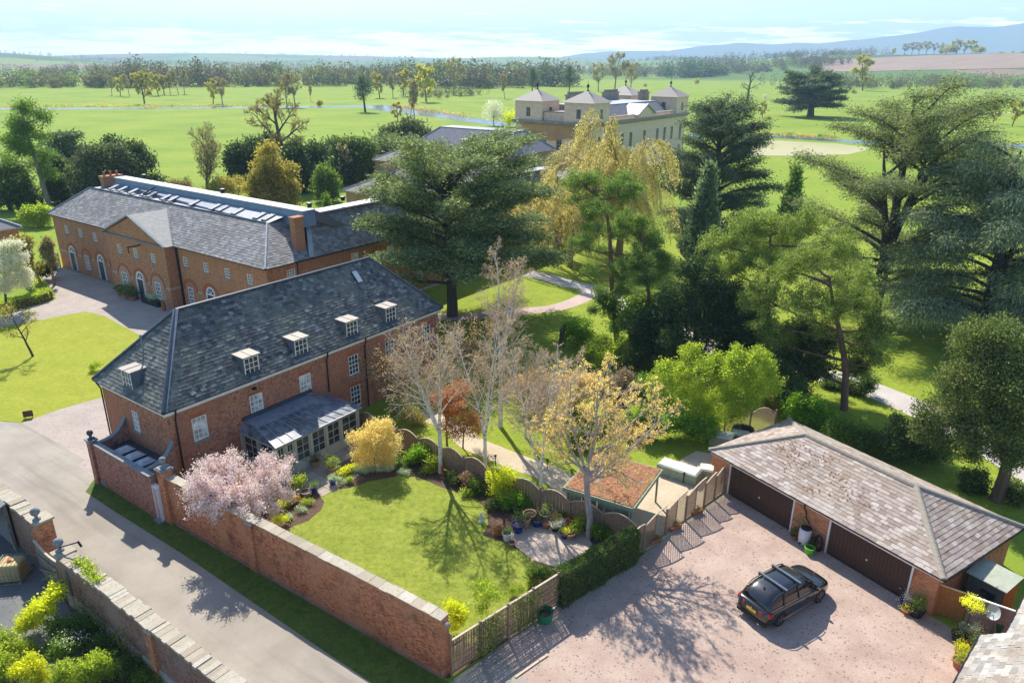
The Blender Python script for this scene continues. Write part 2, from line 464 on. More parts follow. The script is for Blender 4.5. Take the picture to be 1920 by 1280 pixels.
def spline(pts, n=8, closed=False):
 """Catmull-Rom through 2D points"""
 P = [np.array(p[:2], float) for p in pts]; N = len(P); o = []
 for i in range(N if closed else N - 1):
  p0, p1, p2, p3 = [P[(i + k) % N] if closed else P[min(max(i + k, 0), N - 1)] for k in (-1, 0, 1, 2)]
  for t in np.linspace(0, 1, n, endpoint=False):
   o.append(.5 * ((2 * p1) + (p2 - p0) * t + (2 * p0 - 5 * p1 + 4 * p2 - p3) * t * t + (3 * p1 - p0 - 3 * p2 + p3) * t ** 3))
 if not closed: o.append(P[-1])
 return o
def ribbon(name, pts, width, z, mat, kind='structure', n=8):
 c = spline(pts, n); wd = width if hasattr(width, '__len__') else [width] * len(pts)
 ws = np.interp(np.linspace(0, len(pts) - 1, len(c)), range(len(pts)), wd)
 m = MB(); prev = None
 for i, p in enumerate(c):
  d = c[min(i + 1, len(c) - 1)] - c[max(i - 1, 0)]; d = d / (np.linalg.norm(d) + 1e-9)
  q = np.array([-d[1], d[0]]) * ws[i] / 2
  a, b = p - q, p + q
  if prev is not None: m.poly([(prev[0][0], prev[0][1], z), (a[0], a[1], z), (b[0], b[1], z), (prev[1][0], prev[1][1], z)])
  prev = (a, b)
 return tag(m.build(name, mat), kind=kind)
def gravel_mat(name, c1, c2, c3, speck=(.05, .04, .04), sc=14.):
 t = NT(name); w = t.coord('World')
 col = t.mix(t.rng(t.noise(w, .45, 5, .65), .38, .62), c1, c2)
 col = t.mix(t.rng(t.noise(w, sc, 3, .8), .50, .72, 0, .75), col, c3)
 v = t.n.new('ShaderNodeTexVoronoi'); v.inputs['Scale'].default_value = 5.; t.set(v.inputs['Vector'], w)
 col = t.mix(t.math('MULTIPLY', t.rng(v.outputs['Distance'], .10, .30, .95, 0), t.rng(t.noise(w, 1.3, 4, .7), .38, .54)), col, speck)
 col = t.mix(t.rng(t.noise(w, sc * 2.3, 2, .8), .55, .7, 0, .5), col, speck)
 return t.done(t.bsdf(col, .95, 0, .15, t.bump(t.noise(w, sc * 2, 4, .8), .8, .02)))
def lawn_mat(name, c1, c2, dark, dry, amt=.4):
 t = NT(name); w = t.coord('World')
 col = t.mix(t.rng(t.noise(w, .55, 5, .6), .38, .62), c1, c2)
 col = t.mix(t.rng(t.noise(w, 1.7, 5, .7), .52, .74, 0, amt), col, dry)
 col = t.mix(t.rng(t.noise(w, 5, 5, .8), .48, .72, 0, amt * 1.3), col, dark)
 col = t.mix(t.rng(t.noise(w, 2.6, 6, .75), .46, .64, 0, amt * 1.1), col, dark)
 col = t.mix(t.rng(t.noise(w, 22, 3, .8), .5, .7, 0, amt), col, dark)
 return t.done(t.bsdf(col, .9, 0, .15, t.bump(t.noise(w, 18, 4, .8), .9, .04)))
def road_mat():
 t = NT('asphalt'); w = t.coord('World')
 col = t.mix(t.rng(t.noise(w, .35, 5, .6), .35, .65), (.30, .265, .215), (.38, .34, .28))
 rot = t.node('ShaderNodeVectorRotate', 0, dict(rotation_type='Z_AXIS'), Vector=w, Angle=R(35.67))
 st = t.node('ShaderNodeVectorMath', 0, dict(operation='MULTIPLY'), i0=rot, i1=(.10, 1.1, 1))
 col = t.mix(t.rng(t.noise(st, .8, 4, .6), .50, .70, 0, .6), col, (.20, .175, .15))
 col = t.mix(t.rng(t.noise(w, 26, 3, .8), .5, .72, 0, .35), col, (.12, .11, .1))
 return t.done(t.bsdf(col, .9, 0, .2, t.bump(t.noise(w, 60, 3), .4, .01)))
m_gravel = gravel_mat('pink_gravel', (.40, .29, .235), (.50, .385, .31), (.26, .175, .145), (.13, .085, .07))
m_court = gravel_mat('court_gravel', (.38, .325, .285), (.46, .39, .33), (.28, .235, .21), (.16, .13, .12))
m_sand = gravel_mat('sandy_path', (.50, .41, .28), (.58, .49, .35), (.42, .33, .22), (.3, .23, .15))
m_yard = gravel_mat('shaded_yard_gravel', (.15, .155, .15), (.20, .20, .19), (.10, .105, .10), (.06, .06, .06))  # gravel darkened so its colour carries the yard's shade
m_park_path = gravel_mat('park_path_gravel', (.48, .43, .39), (.54, .49, .44), (.42, .37, .34), (.3, .27, .25), 10.)
m_pink_path = gravel_mat('pink_path_gravel', (.48, .36, .32), (.54, .42, .37), (.42, .31, .28), (.3, .23, .2), 10.)
m_lawn = lawn_mat('garden_lawn', (.25, .295, .035), (.32, .355, .05), (.10, .155, .018), (.42, .39, .12), .55)
m_lawn_front = lawn_mat('front_lawn', (.29, .32, .026), (.35, .365, .036), (.16, .205, .018), (.42, .38, .08), .45)
m_lawn_park = lawn_mat('park_lawn', (.24, .31, .025), (.31, .36, .035), (.11, .175, .015), (.40, .39, .06), .5)
m_verge = lawn_mat('verge_grass', (.10, .16, .022), (.14, .20, .03), (.05, .085, .014), (.22, .22, .07), .6)
m_road = road_mat()
m_kerb = plain('kerb_stone', (.50, .46, .40), (.40, .36, .31), 4, .9)
m_flag = slate('paving_flag_stone', [(0, (.33, .27, .21)), (.5, (.41, .34, .26)), (1, (.48, .40, .31))], (.28, .23, .18), .5, .8, .9)
def water_mat():
 t = NT('river_water'); w = t.coord('World')
 return t.done(t.bsdf((.05, .07, .07), .16, 0, .6, t.bump(t.noise(w, .8, 4, .6), .5, .15)))
m_water = water_mat()
road = [(-3.2, -60), (-3.01, -19.72, 0.00), (-2.99, -16.37, 0.00), (-2.93, -11.60, 0.00), (-2.84, -4.96, 0.00), (-2.95, 1.71, 0.00), (-2.94, 5.36, 0.00), (-1.74, 6.55, 0.00), (-1.75, 9.12, 0.00), (-1.04, 9.32, 0.00), (-1.06, 13.80, 0.00), (-1.18, 18.43, 0.00), (-2.02, 19.98, 0.00), (0.5, 40), (-7.6, 44), (-7.6, -60)]
sheet('road', [EW(*p[:2]) for p in road], .012, m_road)
sheet('verge', [EW(*p) for p in [(-3.6, -60), (-3.6, -20), (-3.6, 6.4), (-1.0, 6.4), (-1.0, -22.2), (-1.0, -60)]], .005, m_verge)
sheet('forecourt', [(-35.84, 47.96, 0.00), (-32.00, 45.35, 0.00), (-28.35, 42.76, 0.00), (-28.60, 42.07, 0.00), (-26.51, 40.58, 0.00), EW(-1.5, 5.9), EW(1, 6), EW(9, 8.5), EW(9, 11.5), EW(3.2, 11.6), (-32.36, 52.41, 0.00), (-34.44, 50.18, 0.00)], .009, m_court)
sheet('front_lawn', [(-43.51, 48.76, 0.00), (-37.70, 48.35, 0.00), (-35.74, 48.04, 0.00), (-34.44, 50.18, 0.00), (-32.36, 52.41, 0.00), EW(4, 11.6), EW(9.5, 11.8), (-35.35, 65.89, 0.00), (-37.38, 67.63, 0.00), (-39.45, 69.46, 0.00), (-42.41, 72.04, 0.00), (-44.96, 73.36, 0.00), (-46.60, 72.10, 0.00), (-48.16, 70.55, 0.00), (-50.92, 68.54, 0.00), (-55.15, 64.27, -0.00)], .006, m_lawn_front)
sheet('stable_court', [(-57.03, 62.85, 0.00), (-50.92, 68.54, 0.00), (-48.16, 70.55, 0.00), (-46.60, 72.10, 0.00), (-44.96, 73.36, 0.00), (-42.41, 72.04, 0.00), (-39.45, 69.46, 0.00), (-37.38, 67.63, 0.00), (-35.35, 65.89, 0.00), EW(9.5, 11.8), EW(26, 9.5), EW(26, 18.6), EW(21, 18.8), EW(21, 62), EW(17, 63), (-50.58, 77.69, 0.00), (-53.04, 71.76, 0.00), (-59.21, 65.61, 0.00)], .004, m_court)
sheet('garden_soil', [EW(*p) for p in [(-.8, -1.2), (12.2, -1.0), (12.1, -25.2), (11.2, -25), (-.9, -22.2)]], .005, m_soil)
lawn_edge = [(-12.63, 35.38, 0.00), (-11.72, 36.07, 0.00), (-11.27, 37.17, 0.00), (-11.29, 38.07, -0.00), (-11.77, 38.77, 0.00), (-11.66, 39.43, -0.00), (-11.03, 39.56, 0.00), (-10.28, 39.51, 0.00), (-9.47, 39.96, 0.00), (-9.14, 40.34, 0.00), (-8.12, 40.74, 0.00), (-6.85, 41.15, 0.00), (-5.96, 40.90, 0.00), (-5.14, 40.34, 0.00), (-4.31, 39.73, 0.00), (-3.16, 39.14, 0.00), (-2.07, 38.44, 0.00), (-1.41, 37.31, 0.00), (-1.30, 36.01, 0.00), (-1.53, 34.78, 0.00), (-0.23, 34.11, 0.00), (0.53, 33.40, 0.00), (1.24, 32.63, 0.00), (0.80, 31.53, -0.00), EW(6, -22.6), EW(2, -22.1), EW(-.5, -21.6), EW(-.6, -12)]
sheet('garden_lawn', lawn_edge, .011, m_lawn)
sheet('pot_gravel', [(0.24, 33.87, 0.00), (1.24, 32.63, 0.00), (2.75, 31.94, 0.00), (3.91, 33.03, 0.00), (4.54, 34.08, 0.00), (4.09, 35.83, -0.00), (2.36, 36.33, 0.00), (0.74, 35.78, 0.00), (-0.06, 34.75, 0.00)], .014, gravel_mat('pot_corner_gravel', (.46, .37, .30), (.52, .43, .35), (.38, .29, .24), (.24, .18, .15)))
sheet('gravel_drive', [EW(-1.0, -22.4), EW(5.94, -23.5), EW(11.2, -25.05), EW(20.5, -26.75), (13.3, 39.9), (16.4, 34.9), (20.4, 28.7), (23.3, 24.6), (32, 16), (32, -6), (-8, -6), (-8, 16), EW(-3.2, -22)], .008, m_gravel)
sheet('drive_apron', [EW(-3.4, -22.2), EW(-1.0, -22.4), EW(1.6, -22.9), EW(0.4, -27.5), EW(-3.4, -40)], .011, m_road)
sheet('back_lawn', [EW(*p) for p in [(12.4, -1), (24, -3), (26, -27), (20.6, -26.9), (12.4, -25.2)]], .004, m_lawn_park)
sheet('terrace', [EW(*p) for p in [(12.4, -17.5), (15.5, -18.5), (17.5, -21), (20, -22), (24.5, -23), (25.5, -27), (20.6, -26.9), (12.4, -25.2)]], .009, m_sand)
ribbon('garden_path', [EW(17.5, -3.5), (-4.24, 47.94, 0.00), (-2.94, 45.70, 0.00), (-1.03, 44.08, 0.00), (0.95, 42.55, 0.00), (2.83, 41.17, 0.00), EW(14.6, -20.5)], [1.6, 1.8, 1.9, 1.9, 1.9, 2.0, 2.4], .013, m_sand)
sheet('park_lawn', [EW(*p) for p in [(26, 16), (40, 17.5), (78, 17.5), (110, 10), (120, -40), (70, -75), (30, -60), (27, -27), (26, -5)]], .003, m_lawn_park)
ribbon('park_drive', [(1.62, 89.87, 0.00), (4.24, 87.98, 0.00), (6.52, 85.47, 0.00), (9.37, 82.88, 0.00), (12.24, 76.52, 0.00), (15.98, 68.94, 0.00), (21.31, 61.72, 0.00), (26.33, 58.41, 0.00), (28.97, 56.00, 0.00), (31.21, 52.47, 0.00), (32.99, 48.18, 0.00), (34.25, 42.88, 0.00), (35.32, 37.62, 0.00)], [2.6, 2.8, 2.8, 2.8, 3, 3, 3, 3.2, 3.2, 3.2, 3.4, 3.4, 3.4], .016, m_park_path)
ribbon('park_path', [(-9.54, 72.89, 0.00), (-5.59, 72.47, 0.00), (-1.72, 73.79, 0.00), (1.40, 74.76, 0.00), (4.61, 75.94, 0.00), (7.45, 78.70, 0.00), (9.43, 82.24, 0.00)], 2.1, .012, m_pink_path)
ribbon('stone_strip', [EW(40, 18.0), EW(55, 17.95), EW(75, 17.9)], .7, .020, m_kerb)
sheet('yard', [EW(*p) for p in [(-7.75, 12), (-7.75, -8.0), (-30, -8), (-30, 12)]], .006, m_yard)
sheet('bed_soil', [EW(*p) for p in [(-7.75, -8.0), (-7.75, -24), (-30, -24), (-30, -8)]], .007, m_soil)
ribbon('river', [(-374.09, 366.74, 0.00), (-310.80, 383.68, 0.00), (-265.80, 396.53, 0.00), (-205.99, 409.52, 0.00), (-143.33, 426.73, 0.00), (-99.14, 441.40, 0.00), (-81.04, 451.66, 0.00)], [14, 14, 15, 14, 14, 15, 17], .03, m_water, n=6)
ribbon('river_bend', [(-85.92, 452.60, 0.00), (-74.53, 440.72, 0.00), (-58.49, 413.33, 0.00), (-44.29, 389.09, 0.00), (-25.80, 357.52, 0.00), (-0.75, 317.41, 0.00)], [18, 26, 26, 22, 15, 12], .034, m_water, n=6)
ribbon('river_east', [(64.42, 280.70, 0.00), (85.43, 278.40, 0.00), (100.11, 275.63, 0.00), (113.25, 265.19, 0.00), (131.19, 252.55, 0.00), (151.41, 247.57, 0.00), (190.31, 260.66, 0.00)], [10, 10, 11, 11, 10, 10, 10], .03, m_water, n=6)
sheet('pale_meadow', [(73.41, 254.77, 0.00), (88.93, 265.03, 0.00), (108.71, 254.16, 0.00), (115.52, 241.69, 0.00), (99.16, 223.25, 0.00), (80.85, 220.64, 0.00), (66.07, 220.92, 0.00)], .02, plain('dry_grass', (.42, .38, .22), (.34, .34, .15), .05, .95, coords='World'))
ribbon('estate_track', [(51.94, 217.32, 0.00), (68.27, 220.41, 0.00), (80.61, 219.97, 0.00), (94.27, 222.90, 0.00)], 1.8, .04, m_park_path, n=5)
ribbon('far_track', [(183.84, 415.72, 0.00), (242.39, 427.54, 0.00), (302.67, 442.18, 0.00)], 5, .06, m_park_path, n=3)
def draped(name, a0, a1, r0, r1, mat, off=.6, na=26, nr=14):
 aa = np.radians(np.linspace(a0, a1, na)); V = []
 for i, a in enumerate(aa):
  for r in np.linspace(r0(math.degrees(a)), r1(math.degrees(a)), nr):
   x, y = r * math.sin(a), r * math.cos(a)
   V.append((x, y, float(hz(x, y)) + off))
 F = [(i * nr + j, i * nr + j + 1, (i + 1) * nr + j + 1, (i + 1) * nr + j) for i in range(na - 1) for j in range(nr - 1)]
 me = bpy.data.meshes.new(name); me.from_pydata(V, [], F); me.materials.append(mat)
 if me.polygons[0].normal.z < 0: me.flip_normals()
 return tag(link(name, me), kind='structure')
m_plough = plain('ploughed_earth', (.30, .21, .15), (.25, .17, .12), .02, .95, coords='World')
m_crop = plain('young_crop', (.16, .25, .05), (.20, .27, .06), .01, .95, coords='World')
draped('ploughed_field', 21, 46, lambda a: 1500 - 4 * (a - 21), lambda a: 1850 + 3 * (a - 30), m_plough)
draped('crop_field', 31, 46, lambda a: 1870, lambda a: 2080, m_crop)
def hills():
 prof = [(-2, 0), (2, 40), (5, 120), (8, 150), (11, 150), (13, 200), (15.5, 235), (18, 225), (19.5, 240), (21, 230), (23, 265), (25, 300), (27, 335), (29, 390), (31, 380), (33, 410), (36, 405), (39, 425), (42, 430), (46, 380), (52, 240), (58, 60), (62, 0)]
 az = np.linspace(-2, 62, 129)
 h = np.interp(az, [p[0] for p in prof], [p[1] for p in prof])
 rs = np.random.RandomState(4)
 h = h * (1 + .02 * np.convolve(rs.randn(129), [.25, .5, .25], 'same'))
 V = []; rr = (8200, 8700, 9200, 9700, 10400); hh = (0, .55, 1.0, .6, 0)
 for a, q in zip(np.radians(az), h):
  for r, k in zip(rr, hh): V.append((r * math.sin(a), r * math.cos(a), q * k - (2 if k == 0 else 0)))
 n = 5
 F = [(i * n + j, i * n + j + 1, (i + 1) * n + j + 1, (i + 1) * n + j) for i in range(128) for j in range(n - 1)]
 me = bpy.data.meshes.new('hills'); me.from_pydata(V, [], F)
 me.materials.append(plain('hill_moorland', (.10, .13, .06), (.14, .14, .07), .002, .95, coords='World'))
 if me.polygons[0].normal.z < 0: me.flip_normals()
 tag(link('hills', me), kind='structure')
hills()
# ------------------------------------------------------------ haze
def haze():
 t = NT('haze_air')
 v = t.n.new('ShaderNodeVolumePrincipled')
 v.inputs['Color'].default_value = (.50, .70, 1.0, 1)
 v.inputs['Density'].default_value = HAZE
 v.inputs['Anisotropy'].default_value = .0
 t.l.new(v.outputs[0], t.out.inputs['Volume'])
 o = MB().box(-12500, -12500, -1.2, 12500, 12500, 500).build('haze', t.mat, uv=False)
 tag(o, kind='stuff')
HAZE = .00015
haze()
# ------------------------------------------------------------ buildings: shared pieces
def wall_holes(m, p0, p1, z0, z1, holes, depth=.09, mi=0):
 """upright wall from p0 to p1 (outside on the right hand when walking p0 -> p1), with reveals round rectangular holes (s0,s1,z0,z1)"""
 p0 = Vector((p0[0], p0[1], 0)); p1 = Vector((p1[0], p1[1], 0))
 d = (p1 - p0); L = d.length; d.normalize()
 inn = Vector((-d.y, d.x, 0)) * depth
 ss = sorted(set([0, L] + [h[0] for h in holes] + [h[1] for h in holes]))
 zs = sorted(set([z0, z1] + [h[2] for h in holes] + [h[3] for h in holes]))
 P = lambda s, z, o=Vector(): p0 + d * s + Vector((0, 0, z)) + o
 for i in range(len(ss) - 1):
  for j in range(len(zs) - 1):
   cs, cz = (ss[i] + ss[i + 1]) / 2, (zs[j] + zs[j + 1]) / 2
   if any(h[0] < cs < h[1] and h[2] < cz < h[3] for h in holes): continue
   m.poly([P(ss[i], zs[j]), P(ss[i + 1], zs[j]), P(ss[i + 1], zs[j + 1]), P(ss[i], zs[j + 1])], mi)
 for s0, s1, a, b in holes:
  m.poly([P(s0, a), P(s0, b), P(s0, b, inn), P(s0, a, inn)], mi)
  m.poly([P(s1, b), P(s1, a), P(s1, a, inn), P(s1, b, inn)], mi)
  m.poly([P(s0, b), P(s1, b), P(s1, b, inn), P(s0, b, inn)], mi)
  m.poly([P(s1, a), P(s0, a), P(s0, a, inn), P(s1, a, inn)], mi)
def window(parent, p, d, w, h, cols=3, rows=4, frame=None, gl=None, bar=.045, rim=.075, sash=True, name='window', sill=None, set_in=.02):
 """frame with glazing bars; p = lower left corner on the outside face, d = direction along the wall; glass is a sub-part"""
 frame = frame or m_white; gl = gl or m_glass
 d = Vector((d[0], d[1], 0)).normalized(); n = Vector((d.y, -d.x, 0)); p = Vector(p)
 m = MB()
 def bx(s0, s1, z0, z1, o0, o1):
  q = [p + d * s + Vector((0, 0, z)) - n * o for o, s, z in
             ((o0, s0, z0), (o0, s1, z0), (o1, s1, z0), (o1, s0, z0), (o0, s0, z1), (o0, s1, z1), (o1, s1, z1), (o1, s0, z1))]
  m.hexa(q)
 i0, i1 = set_in, set_in + .06
 bx(0, rim, 0, h, i0, i1); bx(w - rim, w, 0, h, i0, i1)
 bx(rim, w - rim, 0, rim * 1.2, i0, i1); bx(rim, w - rim, h - rim, h, i0, i1)
 for c in range(1, cols):
  s = rim + (w - 2 * rim) * c / cols; bx(s - bar / 2, s + bar / 2, rim * 1.2, h - rim, i0 + .012, i1 - .002)
 for r in range(1, rows):
  z = rim + (h - 2 * rim) * r / rows; b = bar * (1.6 if sash and r == rows // 2 else 1)
  bx(rim, w - rim, z - b / 2, z + b / 2, i0 + .008, i1 - .004)
 f = m.build(name, frame, parent)
 g = MB()
 o = i1 - .012
 g.poly([p + d * s + Vector((0, 0, z)) - n * o for s, z in ((rim, rim), (w - rim, rim), (w - rim, h - rim), (rim, h - rim))])
 g.build('glass', gl, f)
 if sill:
  k = MB(); a = p - d * .08 + n * .07; b = p + d * (w + .08) + n * .07
  e = p + d * (w + .08) - n * .05; c = p - d * .08 - n * .05
  z0, z1 = Vector((0, 0, -.13)), Vector((0, 0, -.003))
  k.hexa([a + z0, b + z0, e + z0, c + z0, a + z1, b + z1, e + z1, c + z1])
  k.build('sill', sill, f)
 return f
class Slates:
 """courses of slates over roof planes; the ones that show largest become objects, the rest one joined part"""
 def __init__(s, w, ex, th=.018, length=None, seed=1, jit=1.0):
  s.w, s.ex, s.th = w, ex, th
  s.len = length or ex * 1.35
  s.full = []; s.cut = []; s.rs = np.random.RandomState(seed); s.jit = jit
 def plane(s, o, U, V, span, vmax, holes=()):
  """o = eave corner, U along the eave, V up the slope; span(v) -> (u0,u1); holes: (u0,u1,v0,v1)"""
  o, U, V = np.array(o, float), np.array(U, float), np.array(V, float)
  U /= np.linalg.norm(U); V /= np.linalg.norm(V); N = np.cross(U, V)
  k = 0; v = -.04
  while v < vmax - .03:
   top = min(v + s.len, vmax)
   a0, b0 = span(max(v, 0)); a1, b1 = span(top)
   x = a0 - s.rs.rand() * s.w
   lo, hi = min(a0, a1), max(b0, b1)
   x = math.floor(lo / s.w) * s.w - (s.w / 2 if k % 2 else 0)
   while x < hi:
    wj = s.w
    l, r = x + .004, x + wj - .004
    x += wj
    if any(h[0] < (l + r) / 2 < h[1] and h[2] < v + s.ex / 2 < h[3] for h in holes): continue
    lb, rb = max(l, a0), min(r, b0); lt, rt = max(l, a1), min(r, b1)
    if rb - lb < .02 or rt - lt < -.5: continue
    rt = max(rt, lt); 
    if rt < lt + .01: lt = rt = (max(min((lt + rt) / 2, b1), a1))
    jv = (s.rs.rand() - .5) * .018 * s.jit; jn = s.rs.rand() * .012 * s.jit
    rec = (o, U, V, N, lb, rb, lt, rt, v + jv, top, s.th + .010 + jn, (s.rs.rand() - .5) * .02 * s.jit)
    (s.full if (lb == l and rb == r and lt == l and rt == r and top == v + s.len) else s.cut).append(rec)
   v += s.ex; k += 1
 def corners(s, r):
  o, U, V, N, lb, rb, lt, rt, v0, v1, h, tw = r
  p = lambda u, v, n: o + U * u + V * v + N * n
  return [p(lb, v0 - tw, h - s.th), p(rb, v0 + tw, h - s.th), p(rt, v1, .002), p(lt, v1, .002), p(lb, v0 - tw, h), p(rb, v0 + tw, h), p(rt, v1, s.th * .6), p(lt, v1, s.th * .6)]
 def build(s, parent, mat, name='slate', cap=300, mw=None, rest='slate_courses'):
  """mw: matrix of the thing (local -> world) used to find the ones nearest the camera"""
  mw = mw or Matrix()
  near = []
  if cap:
   c = np.array([r[0] + r[1] * (r[4] + r[5]) / 2 + r[2] * r[8] for r in s.full])
   n = np.array([r[3] for r in s.full])
   M = np.array(mw)
   cw = c @ M[:3, :3].T + M[:3, 3]; nw = n @ M[:3, :3].T
   d = np.array(CAM) - cw; L = np.linalg.norm(d, axis=1)
   vis = (d * nw).sum(1) / L
   score = np.where(vis > .08, np.maximum(vis, 0) ** .5 / L, 0)
   fw = (cw - np.array(CAM)) @ np.array(_f); px = (cw - np.array(CAM)) @ np.array(_x) / fw; py = (cw - np.array(CAM)) @ np.array(_u) / fw
   score = np.where((abs(px) < .70) & (abs(py) < .465), score, 0)
   idx = np.argsort(-score)[:cap]; idx = [i for i in idx if score[i] > 0]
   near = set(int(i) for i in idx)
  w, h, th = s.w - .008, s.len, s.th
  me = MB().hexa([(0, 0, -th), (w, 0, -th), (w, h, -th), (0, h, -th), (0, 0, 0), (w, 0, 0), (w, h, 0), (0, h, 0)]).mesh(name, mat, uv=False)
  for i in near:
   o, U, V, N, lb, rb, lt, rt, v0, v1, hh, tw = s.full[i]
   p = s.corners(s.full[i])
   O = Vector(p[4]); X = (Vector(p[5]) - O).normalized(); Y = (Vector(p[7]) - O).normalized(); Z = X.cross(Y).normalized(); Y = Z.cross(X)
   link(name, me, parent, mw=Matrix(((X.x, Y.x, Z.x, O.x), (X.y, Y.y, Z.y, O.y), (X.z, Y.z, Z.z, O.z), (0, 0, 0, 1))))
  recs = s.cut + [r for i, r in enumerate(s.full) if i not in near]
  if recs:
   V_ = np.array([s.corners(r) for r in recs]).reshape(-1, 3)
   base = np.arange(len(recs))[:, None, None] * 8
   F = (base + np.array([(4, 5, 6, 7), (0, 1, 5, 4), (1, 2, 6, 5), (3, 0, 4, 7)])[None]).reshape(-1, 4)
   tag(link(rest, nmesh(rest, V_, F, mat), parent), kind='stuff')
def rot_mw(loc, rz): return Matrix.Translation(Vector(loc)) @ Matrix.Rotation(rz, 4, 'Z')
def hip_roof(x0, y0, x1, y1, z0, z1, hx0, hx1, ym):
 """base faces of a hipped roof; ridge from (hx0,ym) to (hx1,ym)"""
 m = MB()
 A, B, Cc, D = (x0, y0, z0), (x1, y0, z0), (x1, y1, z0), (x0, y1, z0)
 P, Q = (hx0, ym, z1), (hx1, ym, z1)
 m.poly([A, B, Q, P]); m.poly([B, Cc, Q]); m.poly([Cc, D, P, Q]); m.poly([D, A, P]); m.poly([D, Cc, B, A])
 return m
def hip_slates(sl, x0, y0, x1, y1, z0, z1, hx0, hx1, ym, sides='fl', holes=()):
 rise = z1 - z0
 if 'f' in sides:
  run = ym - y0; S = math.hypot(run, rise)
  sl.plane((x0, y0, z0), (1, 0, 0), (0, run, rise), lambda v: ((hx0 - x0) * v / S, (x1 - x0) - (x1 - hx1) * v / S), S, holes)
 if 'b' in sides:
  run = y1 - ym; S = math.hypot(run, rise)
  sl.plane((x1, y1, z0), (-1, 0, 0), (0, -run, rise), lambda v: ((x1 - hx1) * v / S, (x1 - x0) - (hx0 - x0) * v / S), S)
 if 'l' in sides:
  run = hx0 - x0; S = math.hypot(run, rise)
  sl.plane((x0, y1, z0), (0, -1, 0), (run, 0, rise), lambda v: ((y1 - ym) * v / S, (y1 - y0) - (ym - y0) * v / S), S)
 if 'r' in sides:
  run = x1 - hx1; S = math.hypot(run, rise)
  sl.plane((x1, y0, z0), (0, 1, 0), (-run, 0, rise), lambda v: ((ym - y0) * v / S, (y1 - y0) - (y1 - ym) * v / S), S)
